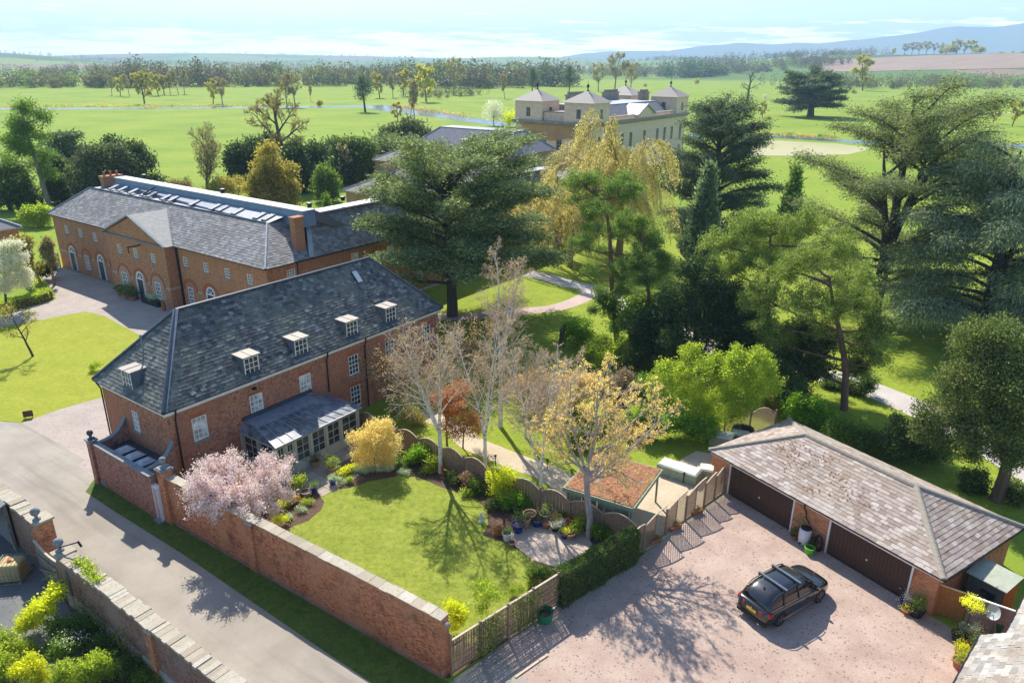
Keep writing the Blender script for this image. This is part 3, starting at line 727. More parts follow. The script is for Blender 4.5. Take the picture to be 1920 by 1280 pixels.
# ------------------------------------------------------------ the main house
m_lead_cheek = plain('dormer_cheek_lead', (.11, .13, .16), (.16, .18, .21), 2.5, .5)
def main_house():
 H = thing('brick_house', 'long two storey brick house with dark slate roof and five white dormers beside the conservatory', 'house', (EO[0], EO[1], 0), TH)
 MW = rot_mw((EO[0], EO[1], 0), TH)
 L, Wd, E, RZ, YM = 24.64, 8.14, 5.8, 10.2, 4.07
 wins = [(1.75, 3.05, 1.0, 1.55), (5.85, 2.98, 1.0, 1.60), (9.85, 3.0, 1.0, 1.6), (14.35, 3.05, 1.0, 1.55), (18.15, 3.1, 1.0, 1.5), (22.35, 3.15, 1.0, 1.5), (14.33, .42, 1.0, 1.7)]
 m = MB()
 f0 = .3
 wall_holes(m, (f0, f0), (L - .3, f0), 0, E - .02, [(a - f0, a - f0 + w, z, z + h) for a, z, w, h in wins])
 wall_holes(m, (L - .3, f0), (L - .3, Wd - .3), 0, E - .02, [])
 wall_holes(m, (L - .3, Wd - .3), (f0, Wd - .3), 0, E - .02, [])
 wall_holes(m, (f0, Wd - .3), (f0, f0), 0, E - .02, [(Wd - .3 - 4.52, Wd - .3 - 3.78, 3.2, 4.6)])
 m.build('wall', m_brick, H)
 for i, (a, z, w, h) in enumerate(wins):
  window(H, (a, f0, z), (1, 0), w, h, 3, 4, sill=m_stone_grey, gl=m_glass_blind if i in (0, 1, 2) else None)
 window(H, (f0, 4.52, 3.2), (0, -1), .74, 1.4, 3, 4, sill=m_stone_grey, gl=m_glass_blind)
 for a, z, w, h in wins:
  MB().hexa([(a, f0 - .006, z + h), (a + w, f0 - .006, z + h), (a + w, f0 + .02, z + h), (a, f0 + .02, z + h),
                 (a - .12, f0 - .006, z + h + .24), (a + w + .12, f0 - .006, z + h + .24), (a + w + .12, f0 + .02, z + h + .24), (a - .12, f0 + .02, z + h + .24)]).build('window_arch', m_arch, H)
 roof = hip_roof(0, 0, L, Wd, E, RZ, 3.95, 20.5, YM).build('roof', m_slate_base, H)
 sl = Slates(.335, .235, .028, .33, seed=3, jit=1.7)
 dorm = [5.75, 9.72, 14.35, 18.35]
 hip_slates(sl, 0, 0, L, Wd, E, RZ, 3.95, 20.5, YM, 'flrb', holes=[(a - .02, a + 1.17, .15, 1.6) for a in dorm] + [(18.0, 18.62, 4.1, 5.35)])
 sl.build(roof, m_slate_dark, mw=MW)
 rid = MB()
 for q in [((0, 0, E + .03), (3.95, YM, RZ + .03)), ((0, Wd, E + .03), (3.95, YM, RZ + .03)), ((L, 0, E + .03), (20.5, YM, RZ + .03)), ((L, Wd, E + .03), (20.5, YM, RZ + .03)), ((3.95, YM, RZ + .04), (20.5, YM, RZ + .04))]:
  rid.tube(q, .13, 8)
 rid.build('ridge_roll', m_lead_dark, roof)
 hl = MB().bar((.15, .10, E + .16), (3.95, YM - .05, RZ + .13), .34, .03).build('hip_flashing', m_lead, roof)
 g = MB()
 g.box(.05, .12, E - .36, L - .05, .16, E - .02); g.box(.12, .16, E - .36, .16, Wd - .1, E - .02)
 g.box(.12, .16, E - .37, L - .12, .31, E - .36)
 g.build('fascia', m_white, H)
 g = MB()
 g.bar((-.06, .02, E - .04), (L + .06, .02, E - .04), .13, .10); g.bar((.02, .09, E - .04), (.02, Wd + .06, E - .04), .13, .10)
 g.build('gutter', m_black, H)
 for a, b, z0 in ((12.28, .2, 2.6), (15.95, .2, 0), (.75, .2, 0)):
  p = MB().tube([(a, .0, E - .1), (a, .08, E - .45), (a, b, E - .75), (a, b, z0)], .05, 8)
  p.build('downpipe', m_black, H)
 MB().tube([(0.0, Wd - .3, E - .1), (.2, Wd - .35, E - .6), (.2, Wd - .35, 0)], .05, 8).build('downpipe', m_black, H)
 sp = (RZ - E) / YM
 def dormer(frame):
  """frame: maps (s along, t into the roof, z) to local"""
  m = MB()
  z0, z1, w = E + .14, E + 1.44, 1.18
  t0, t1 = .30, .30 + (z1 - E) / sp
  P = frame
  zr = lambda t: E + t * sp
  for s in (0, w):
   m.poly([P(s, t0, zr(t0) - .05), P(s, t0, z1), P(s, t1, z1)])
  m.poly([P(0, t0, zr(t0) - .05), P(w, t0, zr(t0) - .05), P(w, t0, z0 + .2), P(0, t0, z0 + .2)])
  m.poly([P(0, t0 + .1, z0), P(w, t0 + .1, z0), P(w, t0 + .1, z1), P(0, t0 + .1, z1)])
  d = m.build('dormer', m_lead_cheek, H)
  r = MB()
  q = [P(-.07, t0 - .10, z1), P(w + .07, t0 - .10, z1), P(w + .07, t1 + .02, z1 + .05), P(-.07, t1 + .02, z1 + .05)]
  r.hexa([*q, *[(a, b, c + .08) for a, b, c in q]])
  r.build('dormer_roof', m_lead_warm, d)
  rr = MB(); rr.bar(P(w / 2, t0 - .09, z1 + .095), P(w / 2, t1, z1 + .145), .05, .035); rr.build('roof_roll', m_lead, d)
  a, b = Vector(P(.04, t0 - .02, z0 + .10)), Vector(P(w - .04, t0 - .02, z0 + .10))
  window(d, a, (b - a), w - .08, z1 - z0 - .12, 3, 3, sash=False, bar=.04)
  ap = MB(); q = [P(-.12, t0 - .26, zr(t0 - .26) + .045), P(w + .12, t0 - .26, zr(t0 - .26) + .045), P(w + .12, t0 + .02, zr(t0) + .05), P(-.12, t0 + .02, zr(t0) + .05)]
  ap.poly(q); ap.build('apron', m_lead_dark, d)
  return d
 for a in dorm:
  dormer(lambda s, t, z, a=a: (a + s, t, z))
 dormer(lambda s, t, z: (t, 4.9 - s, z))
 nrm = Vector((0, -(RZ - E), YM)).normalized(); up = Vector((0, YM, RZ - E)).normalized()
 o = Vector((18.02, 0, E)) + up * 4.15 + nrm * .05
 rl = MB(); q = [o, o + Vector((.58, 0, 0)), o + Vector((.58, 0, 0)) + up * 1.15, o + up * 1.15]
 rl.hexa([*q, *[c + nrm * .09 for c in q]]); rl = rl.build('rooflight', m_lead_dark, H)
 q = [o + Vector((.06, 0, 0)) + up * .06, o + Vector((.52, 0, 0)) + up * .06, o + Vector((.52, 0, 0)) + up * 1.08, o + Vector((.06, 0, 0)) + up * 1.08]
 MB().poly([c + nrm * .097 for c in q]).build('glass', m_glass_sky, rl)
 MB().tube([(1.9, 4.9, 7.6), (1.9, 4.9, 8.85)], .055, 8).lathe(1.9, 4.9, [(.06, 0), (.10, .02), (.10, .14), (.02, .2)], 8, 0, 8.82).build('vent_pipe', m_lead, H)
 MB().box(6.1, .12, 4.98, 6.35, .29, 5.14).box(6.14, .03, 5.0, 6.31, .12, 5.12).build('wall_lamp', m_black, H)
 return H
main_house()
def conservatory():
 K = thing('conservatory', 'sage green glazed conservatory with lean-to glass roof against the red brick house', 'conservatory', (EO[0], EO[1], 0), TH)
 a0, a1, b0, b1 = 4.9, 11.75, -3.3, .28
 E = 2.5
 posts = [a0, 5.62, 6.34, 7.62, 8.90, 10.18, 11.75]
 fr = MB()
 for x in posts: fr.box(x - .07, b0, 0, x + .07, b0 + .14, E)
 fr.box(a0 - .07, b0, E - .16, a1 + .07, b0 + .139, E + .02)
 for x in (a0, a1):
  for y in (b0 + .14, (b0 + b1) / 2, b1 - .1): fr.box(x - .068, y, 0, x + .068, y + .12, E)
  fr.box(x - .066, b0 + .14, E - .16, x + .066, b1, E + .018)
 fr.build('frame', m_sage, K)
 for i, (x0, x1) in enumerate(zip(posts[:-1], posts[1:])):
  door = i < 2
  z0 = .08 if door else .62
  z1 = E - .18
  w = x1 - x0 - .16
  if door:
   lf = MB().box(x0 + .08, b0 + .05, .05, x1 - .08, b0 + .10, .55).build('door', m_sage, K)
   window(lf, (x0 + .08, b0 + .03, .55), (1, 0), w, z1 - .55, 2, 3, m_sage, None, .035, .10, False)
   MB().bar((x0 + .14 if i else x1 - .14, b0 + .0, 1.0), (x0 + .14 if i else x1 - .14, b0 + .0, 1.12), .03, .03).build('handle', m_black, lf)
  else:
   MB().box(x0 + .08, b0 + .04, 0, x1 - .08, b0 + .11, z0).build('panel', m_sage, K)
   window(K, (x0 + .08, b0 + .03, z0), (1, 0), w, z1 - z0, 2 if i < 5 else 2, 3, m_sage, None, .04, .09, False)
 for x, dy in ((a1 - .02, 1), (a0 + .02, -1)):
  ys = (b0 + .16, (b0 + b1) / 2 - .02, b1 - .12)
  for y0, y1 in zip(ys[:-1], ys[1:]):
   p = (x, y0 + .05, .62) if dy > 0 else (x, y1 - .05, .62)
   MB().box(x - .03, y0 + .05, 0, x + .03, y1 - .02, .62).build('panel', m_sage, K)
   window(K, p, (0, dy), y1 - y0 - .08, E - .8, 2, 3, m_sage, None, .04, .08, False)
 zt, bt = 3.02, -1.1
 eo = .14
 gl = MB()
 gl.poly([(a0 - eo, b0 - eo, E + .03), (a1 + eo, b0 - eo, E + .03), (a1 - 1.5, bt, zt), (a0 + .3, bt, zt)])
 gl.poly([(a1 + eo, b0 - eo, E + .03), (a1 + eo, b1, E + .03), (a1 - 1.5, b1, zt), (a1 - 1.5, bt, zt)])
 gl.poly([(a0 - eo, b1, E + .03), (a0 - eo, b0 - eo, E + .03), (a0 + .3, bt, zt), (a0 + .3, b1, zt)])
 g = gl.build('glass_roof', m_glass_cons, K)
 n = 10
 for i in range(n + 1):
  t = i / n
  p = (a0 - eo + (a1 - a0 + 2 * eo) * t, b0 - eo, E + .05); q = (a0 + .3 + (a1 - 1.5 - a0 - .3) * min(t * 1.06, 1), bt, zt + .02)
  MB().bar(p, q, .055, .05).build('glazing_bar', m_lead, g)
 for y in (-2.2, -1.1, 0.0):
  MB().bar((a1 + eo, y, E + .05), (a1 - 1.5, max(y, bt), zt + .02), .05, .05).build('glazing_bar', m_lead, g)
 MB().box(a0 + .3, bt - .06, zt, a1 - 1.5, b1, zt + .10).build('flat_roof', m_lead, K)
 MB().box(a0 + .2, b1 - .12, zt + .10, a1 - 1.0, b1 - .002, zt + .34).build('flashing', m_lead_dark, K)
 gt = MB().bar((a0 - .2, b0 - .18, E + .02), (a1 + .2, b0 - .18, E + .02), .10, .09).bar((a1 + .18, b0 - .14, E + .02), (a1 + .18, b1, E + .02), .10, .09)
 gt.build('gutter', m_lead, K)
 MB().box(5.1, -3.95, .025, 6.1, -3.42, .05).build('door_mat', m_black, K)
conservatory()
def ball_finial(name_parent, x, y, z, r=.2, mat=None):
 m = MB().lathe(x, y, [(.20, 0), (.20, .05), (.10, .10), (.07, .2), (.11, .26)] + [(max(r * math.sin(a), .001), .24 + r - r * math.cos(a)) for a in np.linspace(.5, PI, 9)], 14, 0, z)
 return m.build('ball_finial', mat or m_stone_grey, name_parent, smooth=True)
def annex():
 K = thing('boiler_annex', 'small brick annex with dark flat roof, three domed rooflights and ball finials on its corner', 'annex', (EO[0], EO[1], 0), TH)
 fa0, fa1 = -1.95, -1.62
 zt = 2.55
 m = MB()
 m.box(fa0 + .06, -.95, 0, fa1, 5.62, zt + .25)
 for y0, y1, k in ((5.4, 5.62, 1), (-.02, .22, 0)):
  n = 10; x0, x1 = fa1, .29
  prof = [(x0 + (x1 - x0) * i / n, zt + .2 + 1.05 * (i / n) ** 3.2) for i in range(n + 1)]
  for (p, z0), (q, z1) in zip(prof[:-1], prof[1:]):
   m.hexa([(p, y0, 0), (q, y0, 0), (q, y1, 0), (p, y1, 0), (p, y0, z0), (q, y0, z1), (q, y1, z1), (p, y1, z0)])
 m.build('wall', m_brick_annex, K)
 c = MB()
 for y0, y1 in ((5.36, 5.66), (-.06, .26)):
  n = 10; x0, x1 = fa1, .285
  prof = [(x0 + (x1 - x0) * i / n, zt + .205 + 1.05 * (i / n) ** 3.2) for i in range(n + 1)]
  for (p, z0), (q, z1) in zip(prof[:-1], prof[1:]):
   c.hexa([(p, y0, z0), (q, y0, z1), (q, y1, z1), (p, y1, z0), (p, y0, z0 + .07), (q, y0, z1 + .07), (q, y1, z1 + .07), (p, y1, z0 + .07)])
 c.box(fa0, -.95, zt + .25, fa1 + .06, 5.45, zt + .33)
 c.build('coping', m_stone_grey, K)
 MB().box(fa1, .22, zt - .35, .29, 5.4, zt - .3).build('flat_roof', m_lead_dark, K)
 for y in (1.05, 2.25, 3.45):
  r = MB().box(-1.35, y, zt - .3, -.25, y + .95, zt - .08).build('rooflight', m_lead_dark, K)
  p = MB(); a = (-1.28, y + .06); b = (-.32, y + .89); z = zt - .078; s = .22
  q = [(a[0], a[1], z), (b[0], a[1], z), (b[0], b[1], z), (a[0], b[1], z)]; t = [(a[0] + s, a[1] + s, z + .16), (b[0] - s, a[1] + s, z + .16), (b[0] - s, b[1] - s, z + .16), (a[0] + s, b[1] - s, z + .16)]
  p.poly(t)
  for i in range(4): p.poly([q[i], q[(i + 1) % 4], t[(i + 1) % 4], t[i]])
  p.build('dome', m_glass_sky, r)
 for (x, y) in ((-1.82, 5.75),):
  MB().box(x - .22, y - .24, 0, x + .22, y + .24, zt + .42).build('pillar', m_brick_annex, K)
  MB().box(x - .28, y - .30, zt + .42, x + .28, y + .30, zt + .52).build('pillar_cap', m_stone_grey, K)
  ball_finial(K, x, y, zt + .52, .19, m_lead_dark)
 MB().box(fa0 + .03, 5.62 - .9, 0, fa0 + .06, 5.62, .0 + .3).build('plinth', m_stone_grey, K)
annex()
# ------------------------------------------------------------ stables
def half_disc(m, p, d, n, r, o, k=12, mi=0, r0=0.0, z0=0.0):
 """upright half disc or half ring standing on p"""
 p = Vector(p) + n * o
 pts = [p + d * (r * math.cos(a)) + Vector((0, 0, r * math.sin(a))) for a in np.linspace(0, PI, k + 1)]
 if r0 <= 0:
  m.poly(pts, mi)
 else:
  inn = [p + d * (r0 * math.cos(a)) + Vector((0, 0, r0 * math.sin(a))) for a in np.linspace(0, PI, k + 1)]
  for i in range(k): m.poly([pts[i], pts[i + 1], inn[i + 1], inn[i]], mi)
  bk = [q - n * .04 for q in pts]; b2 = [q - n * .04 for q in inn]
  for i in range(k):
   m.poly([pts[i + 1], pts[i], bk[i], bk[i + 1]], mi); m.poly([inn[i], inn[i + 1], b2[i + 1], b2[i]], mi)
def stables():
 H = thing('stable_block', 'long brick stable block with pediment, arched doors and a grey lead roof with rooflights', 'stables', (EO[0], EO[1], 0), TH)
 MW = rot_mw((EO[0], EO[1], 0), TH)
 A0, B0, B1, E = 21.25, 18.75, 61.5, 6.85
 PA0, PB0, PB1 = 20.05, 34.0, 46.0
 AR = 76.0
 m = MB()
 upw = [58.3, 54.8, 51.3, 47.95, 32.4, 28.75, 25.15, 21.5]
 def fr(a, b0, b1, wins):
  wall_holes(m, (a, b0), (a, b1), 0, E, [(b0 - b - .42, b0 - b + .42, 4.72, 5.72) for b in wins], .1)
 fr(A0, B1, PB1, upw[:4]); fr(A0, PB0, B0, upw[4:]); fr(PA0, PB1, PB0, (43.4, 40.0, 36.5))
 wall_holes(m, (A0, PB1), (PA0, PB1), 0, E, []); wall_holes(m, (PA0, PB0), (A0, PB0), 0, E, [])
 rw = [(23.5, 5.15, 1.0, .95), (31.75, 5.15, 1.0, .95), (36.95, 4.55, 1.05, 1.35), (41.55, .5, 1.0, 2.4), (63.1, .4, 1.1, 2.5), (68.0, .4, 1.0, 2.5), (52.5, .4, 1.0, 2.5), (57.5, .4, 1.0, 2.5)]
 wall_holes(m, (A0, B0), (AR, B0), 0, E, [(a - A0, a - A0 + w, z, z + h) for a, z, w, h in rw], .1)
 wall_holes(m, (AR, B0), (AR, B0 + 9), 0, E, []); wall_holes(m, (36, B1), (A0, B1), 0, E, [])
 wall_holes(m, (36, B0 + 9), (36, B1), 0, E, []); wall_holes(m, (AR, B0 + 9), (36, B0 + 9), 0, E, [])
 m.poly([(PA0, PB1, E + .001), (PA0, PB0, E + .001), (PA0, 40, 9.2)])
 m.build('wall', m_brick_stable, H)
 d, n = Vector((0, -1, 0)), Vector((-1, 0, 0))
 for a, bs in ((A0, upw), (PA0, (43.4, 40.0, 36.5))):
  for b in bs: window(H, (a, b + .42, 4.72), (0, -1), .84, 1.0, 3, 3, sill=m_stone_grey, sash=False, bar=.05)
 for a, z, w, h in rw: window(H, (a, B0, z), (1, 0), w, h, 3 if h < 2 else 2, 3 if h < 2 else 6, sill=m_stone_grey, gl=m_glass_blind)
 def arch(a, b, r, spring, panel=None):
  x = MB(); half_disc(x, (a, b, spring), d, n, r + .30, .035, 14, 0, r)
  x.build('brick_arch', m_arch, H)
  if panel:
   q = MB(); p = Vector((a, b, spring))
   pts = [p + n * .012 + d * (r * math.cos(t)) + Vector((0, 0, r * math.sin(t))) for t in np.linspace(0, PI, 13)]
   pts += [Vector((a - .012, b + r, .05)), Vector((a - .012, b - r, .05))]
   q.poly(pts[::-1]); q.build('arch_panel', panel, H)
 def fan_door(a, b, w=1.5):
  r = w / 2
  f = MB(); half_disc(f, (a, b, 2.45), d, n, r, .05, 12, 0, r - .16)
  for t in (PI / 4, PI / 2, 3 * PI / 4):
   p = Vector((a - .05, b, 2.45)); e = p + d * (r * math.cos(t)) + Vector((0, 0, r * math.sin(t))); f.bar(p, e, .06, .03, 0, n)
  f.bar(Vector((a - .05, b - r, 2.40)), Vector((a - .05, b + r, 2.40)), .12, .16)
  for s in (-1, 1): f.bar(Vector((a - .05, b + s * (r - .06), 0.05)), Vector((a - .05, b + s * (r - .06), 2.4)), .12, .14, 0, n)
  fo = f.build('door_frame', m_white, H)
  g = MB(); half_disc(g, (a, b, 2.45), d, n, r - .1, .03, 12); g.build('glass', m_glass, fo)
  dr = MB().box(a - .03, b - r + .1, .08, a - .02, b + r - .1, 2.38).box(a - .04, b - .02, .08, a - .03, b + .02, 2.38)
  dr.build('door', m_door_dark, H)
  MB().box(a - .35, b - r - .1, 0, a - .06, b + r + .1, .10).build('step', m_stone_grey, H)
 for b in (57.95, 50.9, 28.5): arch(A0, b, 1.15, 2.15); fan_door(A0, b)
 for b in (54.4, 47.6, 32.2, 24.9, 21.3):
  arch(A0, b, 1.05, 2.1)
  window(H, (A0 - .085, b + .45, .75), (0, -1), .9, 1.75, 3, 4, sill=m_stone_grey)
 for b in (43.3, 36.45):
  arch(PA0, b, 1.2, 2.1, m_panel)
  window(H, (PA0 - .09, b + .5, .75), (0, -1), 1.0, 1.8, 3, 4, sill=m_stone_grey)
 arch(PA0, 39.9, 1.15, 2.15, m_panel); fan_door(PA0 - .02, 39.9)
 for b0, b1, a in ((B1, 59.35, A0), (56.5, 55.6, A0), (53.2, 52.3, A0), (49.5, 48.9, A0), (45.9, 44.8, PA0), (41.8, 41.35, PA0), (38.4, 37.95, PA0), (34.9, 34.0, PA0), (33.9, 33.6, A0), (30.8, 29.95, A0), (27.1, 26.3, A0)):
  MB().box(a - .04, min(b0, b1), 2.12, a - .002, max(b0, b1), 2.36).build('string_course', m_band, H)
 MB().box(PA0, PB0 - .04, 2.12, A0, PB0 - .002, 2.36).build('string_course', m_band, H)
 e = .35; EV = E - .02
 aK, zK = 24.95, 9.85        # kerb where the slates stop and the lead begins
 bK = 23.0
 r = MB()
 a_e, b_e, b_l = A0 - e, B0 - e, B1 + e
 r.poly([(a_e, b_l, EV), (a_e, b_e, EV), (aK, bK, zK), (aK, b_l - 3.7, zK)])           # front slope
 r.poly([(a_e, b_e, EV), (28.7, b_e, EV), (28.7, bK, zK), (aK, bK, zK)])                 # return, first length
 r.poly([(28.7, b_e, EV), (AR + e, b_e, EV), (AR - 3, 21.4, 10.4), (28.7, 21.4, 10.4)])        # return, long length
 r.poly([(36, b_l, EV), (a_e, b_l, EV), (aK, b_l - 3.7, zK), (32.5, b_l - 3.7, zK)])     # north hip
 r.poly([(AR + e, b_e, EV), (AR + e, B0 + 9.3, EV), (AR - 3, B0 + 7, 10.4), (AR - 3, 21.4, 10.4)])
 roof = r.build('roof', m_slate_base, H)
 sl = Slates(.42, .30, .02, .42, seed=7, jit=1.4)
 S = math.hypot(aK - a_e, zK - EV)
 pb = lambda u, v: False
 Lf = b_l - b_e
 def front_span(v): return (3.7 * v / S, Lf - (bK - b_e) * v / S)
 sl.plane((a_e, b_l, EV), (0, -1, 0), (aK - a_e, 0, zK - EV), front_span, S, holes=[(b_l - 46.2 + .6 * k, b_l - 33.8 - .6 * k, .3 * k, .3 * k + .31) for k in range(-1, 9)])
 S2 = math.hypot(bK - b_e, zK - EV)
 sl.plane((a_e, b_e, EV), (1, 0, 0), (0, bK - b_e, zK - EV), lambda v: ((aK - a_e) * v / S2, 26.3 - a_e + 2.4 * v / S2), S2)
 S3 = math.hypot(21.4 - b_e, 10.4 - EV)
 sl.plane((26.3, b_e, EV), (1, 0, 0), (0, 21.4 - b_e, 10.4 - EV), lambda v: (2.4 * v / S3 + .25, AR + e - 26.3 - (3 + e) * v / S3), S3)
 S4 = math.hypot(3.7, zK - EV)
 sl.plane((36, b_l, EV), (-1, 0, 0), (0, -3.7, zK - EV), lambda v: (3.5 * v / S4, 36 - a_e - (aK - a_e) * v / S4), S4)
 sl.build(roof, m_slate_grey, cap=0, mw=MW)
 MB().tube([(a_e, b_e, EV + .05), (aK, bK, zK + .06)], .10, 8).build('hip_roll', m_lead_pale, roof)
 MB().tube([(a_e, b_l, EV + .05), (aK, b_l - 3.7, zK + .06)], .09, 8).build('hip_roll', m_lead, roof)
 fl = MB(); q0 = Vector((26.3, b_e - .03, EV + .02)); q1 = Vector((28.75, 21.5, 10.46))
 fl.hexa([q0 + Vector((-.28, 0, .02)), q0 + Vector((.28, 0, .02)), q1 + Vector((.3, 0, .02)), q1 + Vector((-.3, 0, .02)), q0 + Vector((-.28, -.02, .10)), q0 + Vector((.28, -.02, .10)), q1 + Vector((.3, 0, .12)), q1 + Vector((-.3, 0, .12))])
 fl.build('valley_flashing', m_lead_pale, roof)
 MB().tube([(aK, bK, zK + .05), (aK, b_l - 3.7, zK + .05)], .09, 8).build('kerb_roll', m_lead_dark, roof)
 ld = MB(); aU = 26.85; zU = 10.42
 ld.poly([(aK, b_l - 3.7, zK), (aK, bK, zK), (aU, bK - .6, zU), (aU, 55.8, zU), (aU, b_l - 3.7, zK)])
 lo = ld.build('lead_slope', m_lead, H)
 up = MB(); X2 = aU + 1.7
 up.hexa([(aU, 19.9, zU - .9), (X2, 19.9, zU - .9), (X2, 55.8, zU - .9), (aU, 55.8, zU - .9), (aU + .25, 20.1, 11.0), (X2, 20.1, 11.0), (X2, 55.8, 11.0), (aU + .25, 55.8, 11.0)])
 up.build('roof_upstand', m_blue_lead, H)
 MB().box(aU + .15, 20.0, 11.0, aU + 1.7, 56.0, 11.12).build('flat_roof', m_lead_pale, H)
 MB().hexa([(aU + 1.7, 20, 9.9), (36, 20, 6.8), (36, 56, 6.8), (aU + 1.7, 56, 9.9), (aU + 1.7, 20, 11.02), (36, 20, 6.95), (36, 56, 6.95), (aU + 1.7, 56, 11.02)]).build('rear_roof', m_slate_far, H)
 MB().box(28.6, 20.9, 10.35, AR - 3.2, 22.6, 10.50).build('flat_roof', m_lead_pale, H)
 MB().hexa([(28.6, 22.6, 9.5), (AR - 3.2, 22.6, 9.5), (AR - 3.2, 27.6, 6.8), (28.6, 27.6, 6.8), (28.6, 22.6, 10.4), (AR - 3.2, 22.6, 10.4), (AR - 3.2, 27.6, 6.95), (28.6, 27.6, 6.95)]).build('rear_roof', m_slate_far, H)
 for b in (54.2, 52.1, 49.6, 46.9, 45.6, 42.6, 41.1, 37.0, 33.1, 31.7, 29.1, 25.4, 24.0):
  x0, x1 = aK + .30, aU - .30
  zz = lambda x: zK + (zU - zK) * (x - aK) / (aU - aK)
  def pad(e, h): return [(x0 + e, b - .36 + e, zz(x0 + e) + h), (x1 - e, b - .36 + e, zz(x1 - e) + h), (x1 - e, b + .36 - e, zz(x1 - e) + h), (x0 + e, b + .36 - e, zz(x0 + e) + h)]
  k = MB().hexa([*pad(0, .0), *pad(0, .12)]).build('rooflight', m_lead_dark, H)
  MB().poly(pad(.08, .126)).build('glass', m_glass_sky, k)
 MB().bar((aK + .4, 46.5, zK + .35), (aU - .2, 45.9, zK + 1.1), .16, .16).build('roof_pipe', m_black, H)
 for b, a in ((52.5, 29.0), (35.5, 28.6), (21.2, 28.9), (21.4, 33.5)):
  MB().lathe(a, b, [(.22, 0), (.22, .28), (.32, .30), (.30, .45), (.05, .5)], 10, 0, 11.1).build('roof_vent', m_black, H)
 p = MB(); ap = (PA0 - .3, 40, 9.42); bk = (24.35, 40, 9.42)
 p.poly([(PA0 - .3, PB0 - .35, 6.8), (PA0 - .3, 40, 9.42), (24.35, 40, 9.42), (A0 - .4, PB0 - .35, 6.8)][::-1])
 p.poly([(PA0 - .3, PB1 + .35, 6.8), (A0 - .4, PB1 + .35, 6.8), (24.35, 40, 9.42), (PA0 - .3, 40, 9.42)][::-1])
 p.build('pediment_roof', plain('pale_roof_sheet', (.34, .335, .31), (.27, .265, .245), 2, .8), H)
 t = MB()
 t.bar((PA0 - .16, PB1 + .35, 6.80), (PA0 - .16, 40, 9.36), .28, .12); t.bar((PA0 - .16, PB0 - .35, 6.80), (PA0 - .16, 40, 9.36), .28, .12)
 t.bar((PA0 - .10, PB1 + .2, 6.74), (PA0 - .10, PB0 - .2, 6.74), .18, .14)
 t.build('pediment_moulding', m_stone_grey, H)
 for p, q in (((a_e - .04, b_l, EV - .06), (a_e - .04, PB1 + .4, EV - .06)), ((a_e - .04, PB0 - .4, EV - .06), (a_e - .04, b_e, EV - .06)), ((a_e, b_e - .04, EV - .06), (AR, b_e - .04, EV - .06))):
  MB().bar(p, q, .13, .12).build('gutter', m_black, H)
 for a, b in ((A0 - .08, 33.6), (A0 - .08, 33.85), (24.75, B0 - .08), (46.0, B0 - .08)):
  MB().tube([(a, b, E - .1), (a, b, 0)], .055, 6).build('downpipe', m_black, H)
 MB().bar((PA0 - .05, 38.6, 6.35), (PA0 - 1.5, 38.6, 6.35), .09, .12).tube([(PA0 - 1.4, 38.6, 6.3), (PA0 - 1.4, 38.6, 5.7)], .05, 6).build('hoist_beam', m_black, H)
 c = MB().box(25.45, 19.40, 7.0, 26.55, 20.15, 10.6).box(25.38, 19.33, 10.6, 26.62, 20.22, 10.78)
 c.build('chimney', m_brick_stable, H)
 c = MB().box(26.2, 57.0, 8.0, 28.6, 57.9, 11.0).box(26.1, 56.9, 11.0, 28.7, 58.0, 11.2)
 c = c.build('chimney', m_brick_stable, H)
 for a in (26.6, 27.4, 28.2): MB().lathe(a, 57.45, [(.16, 0), (.13, .45), (.16, .5)], 8, 0, 11.2).build('chimney_pot', m_terra, c)
 MB().box(A0 - .05, 34, 0, A0, 34.2, .3).build('plinth', m_stone_grey, H)
stables()
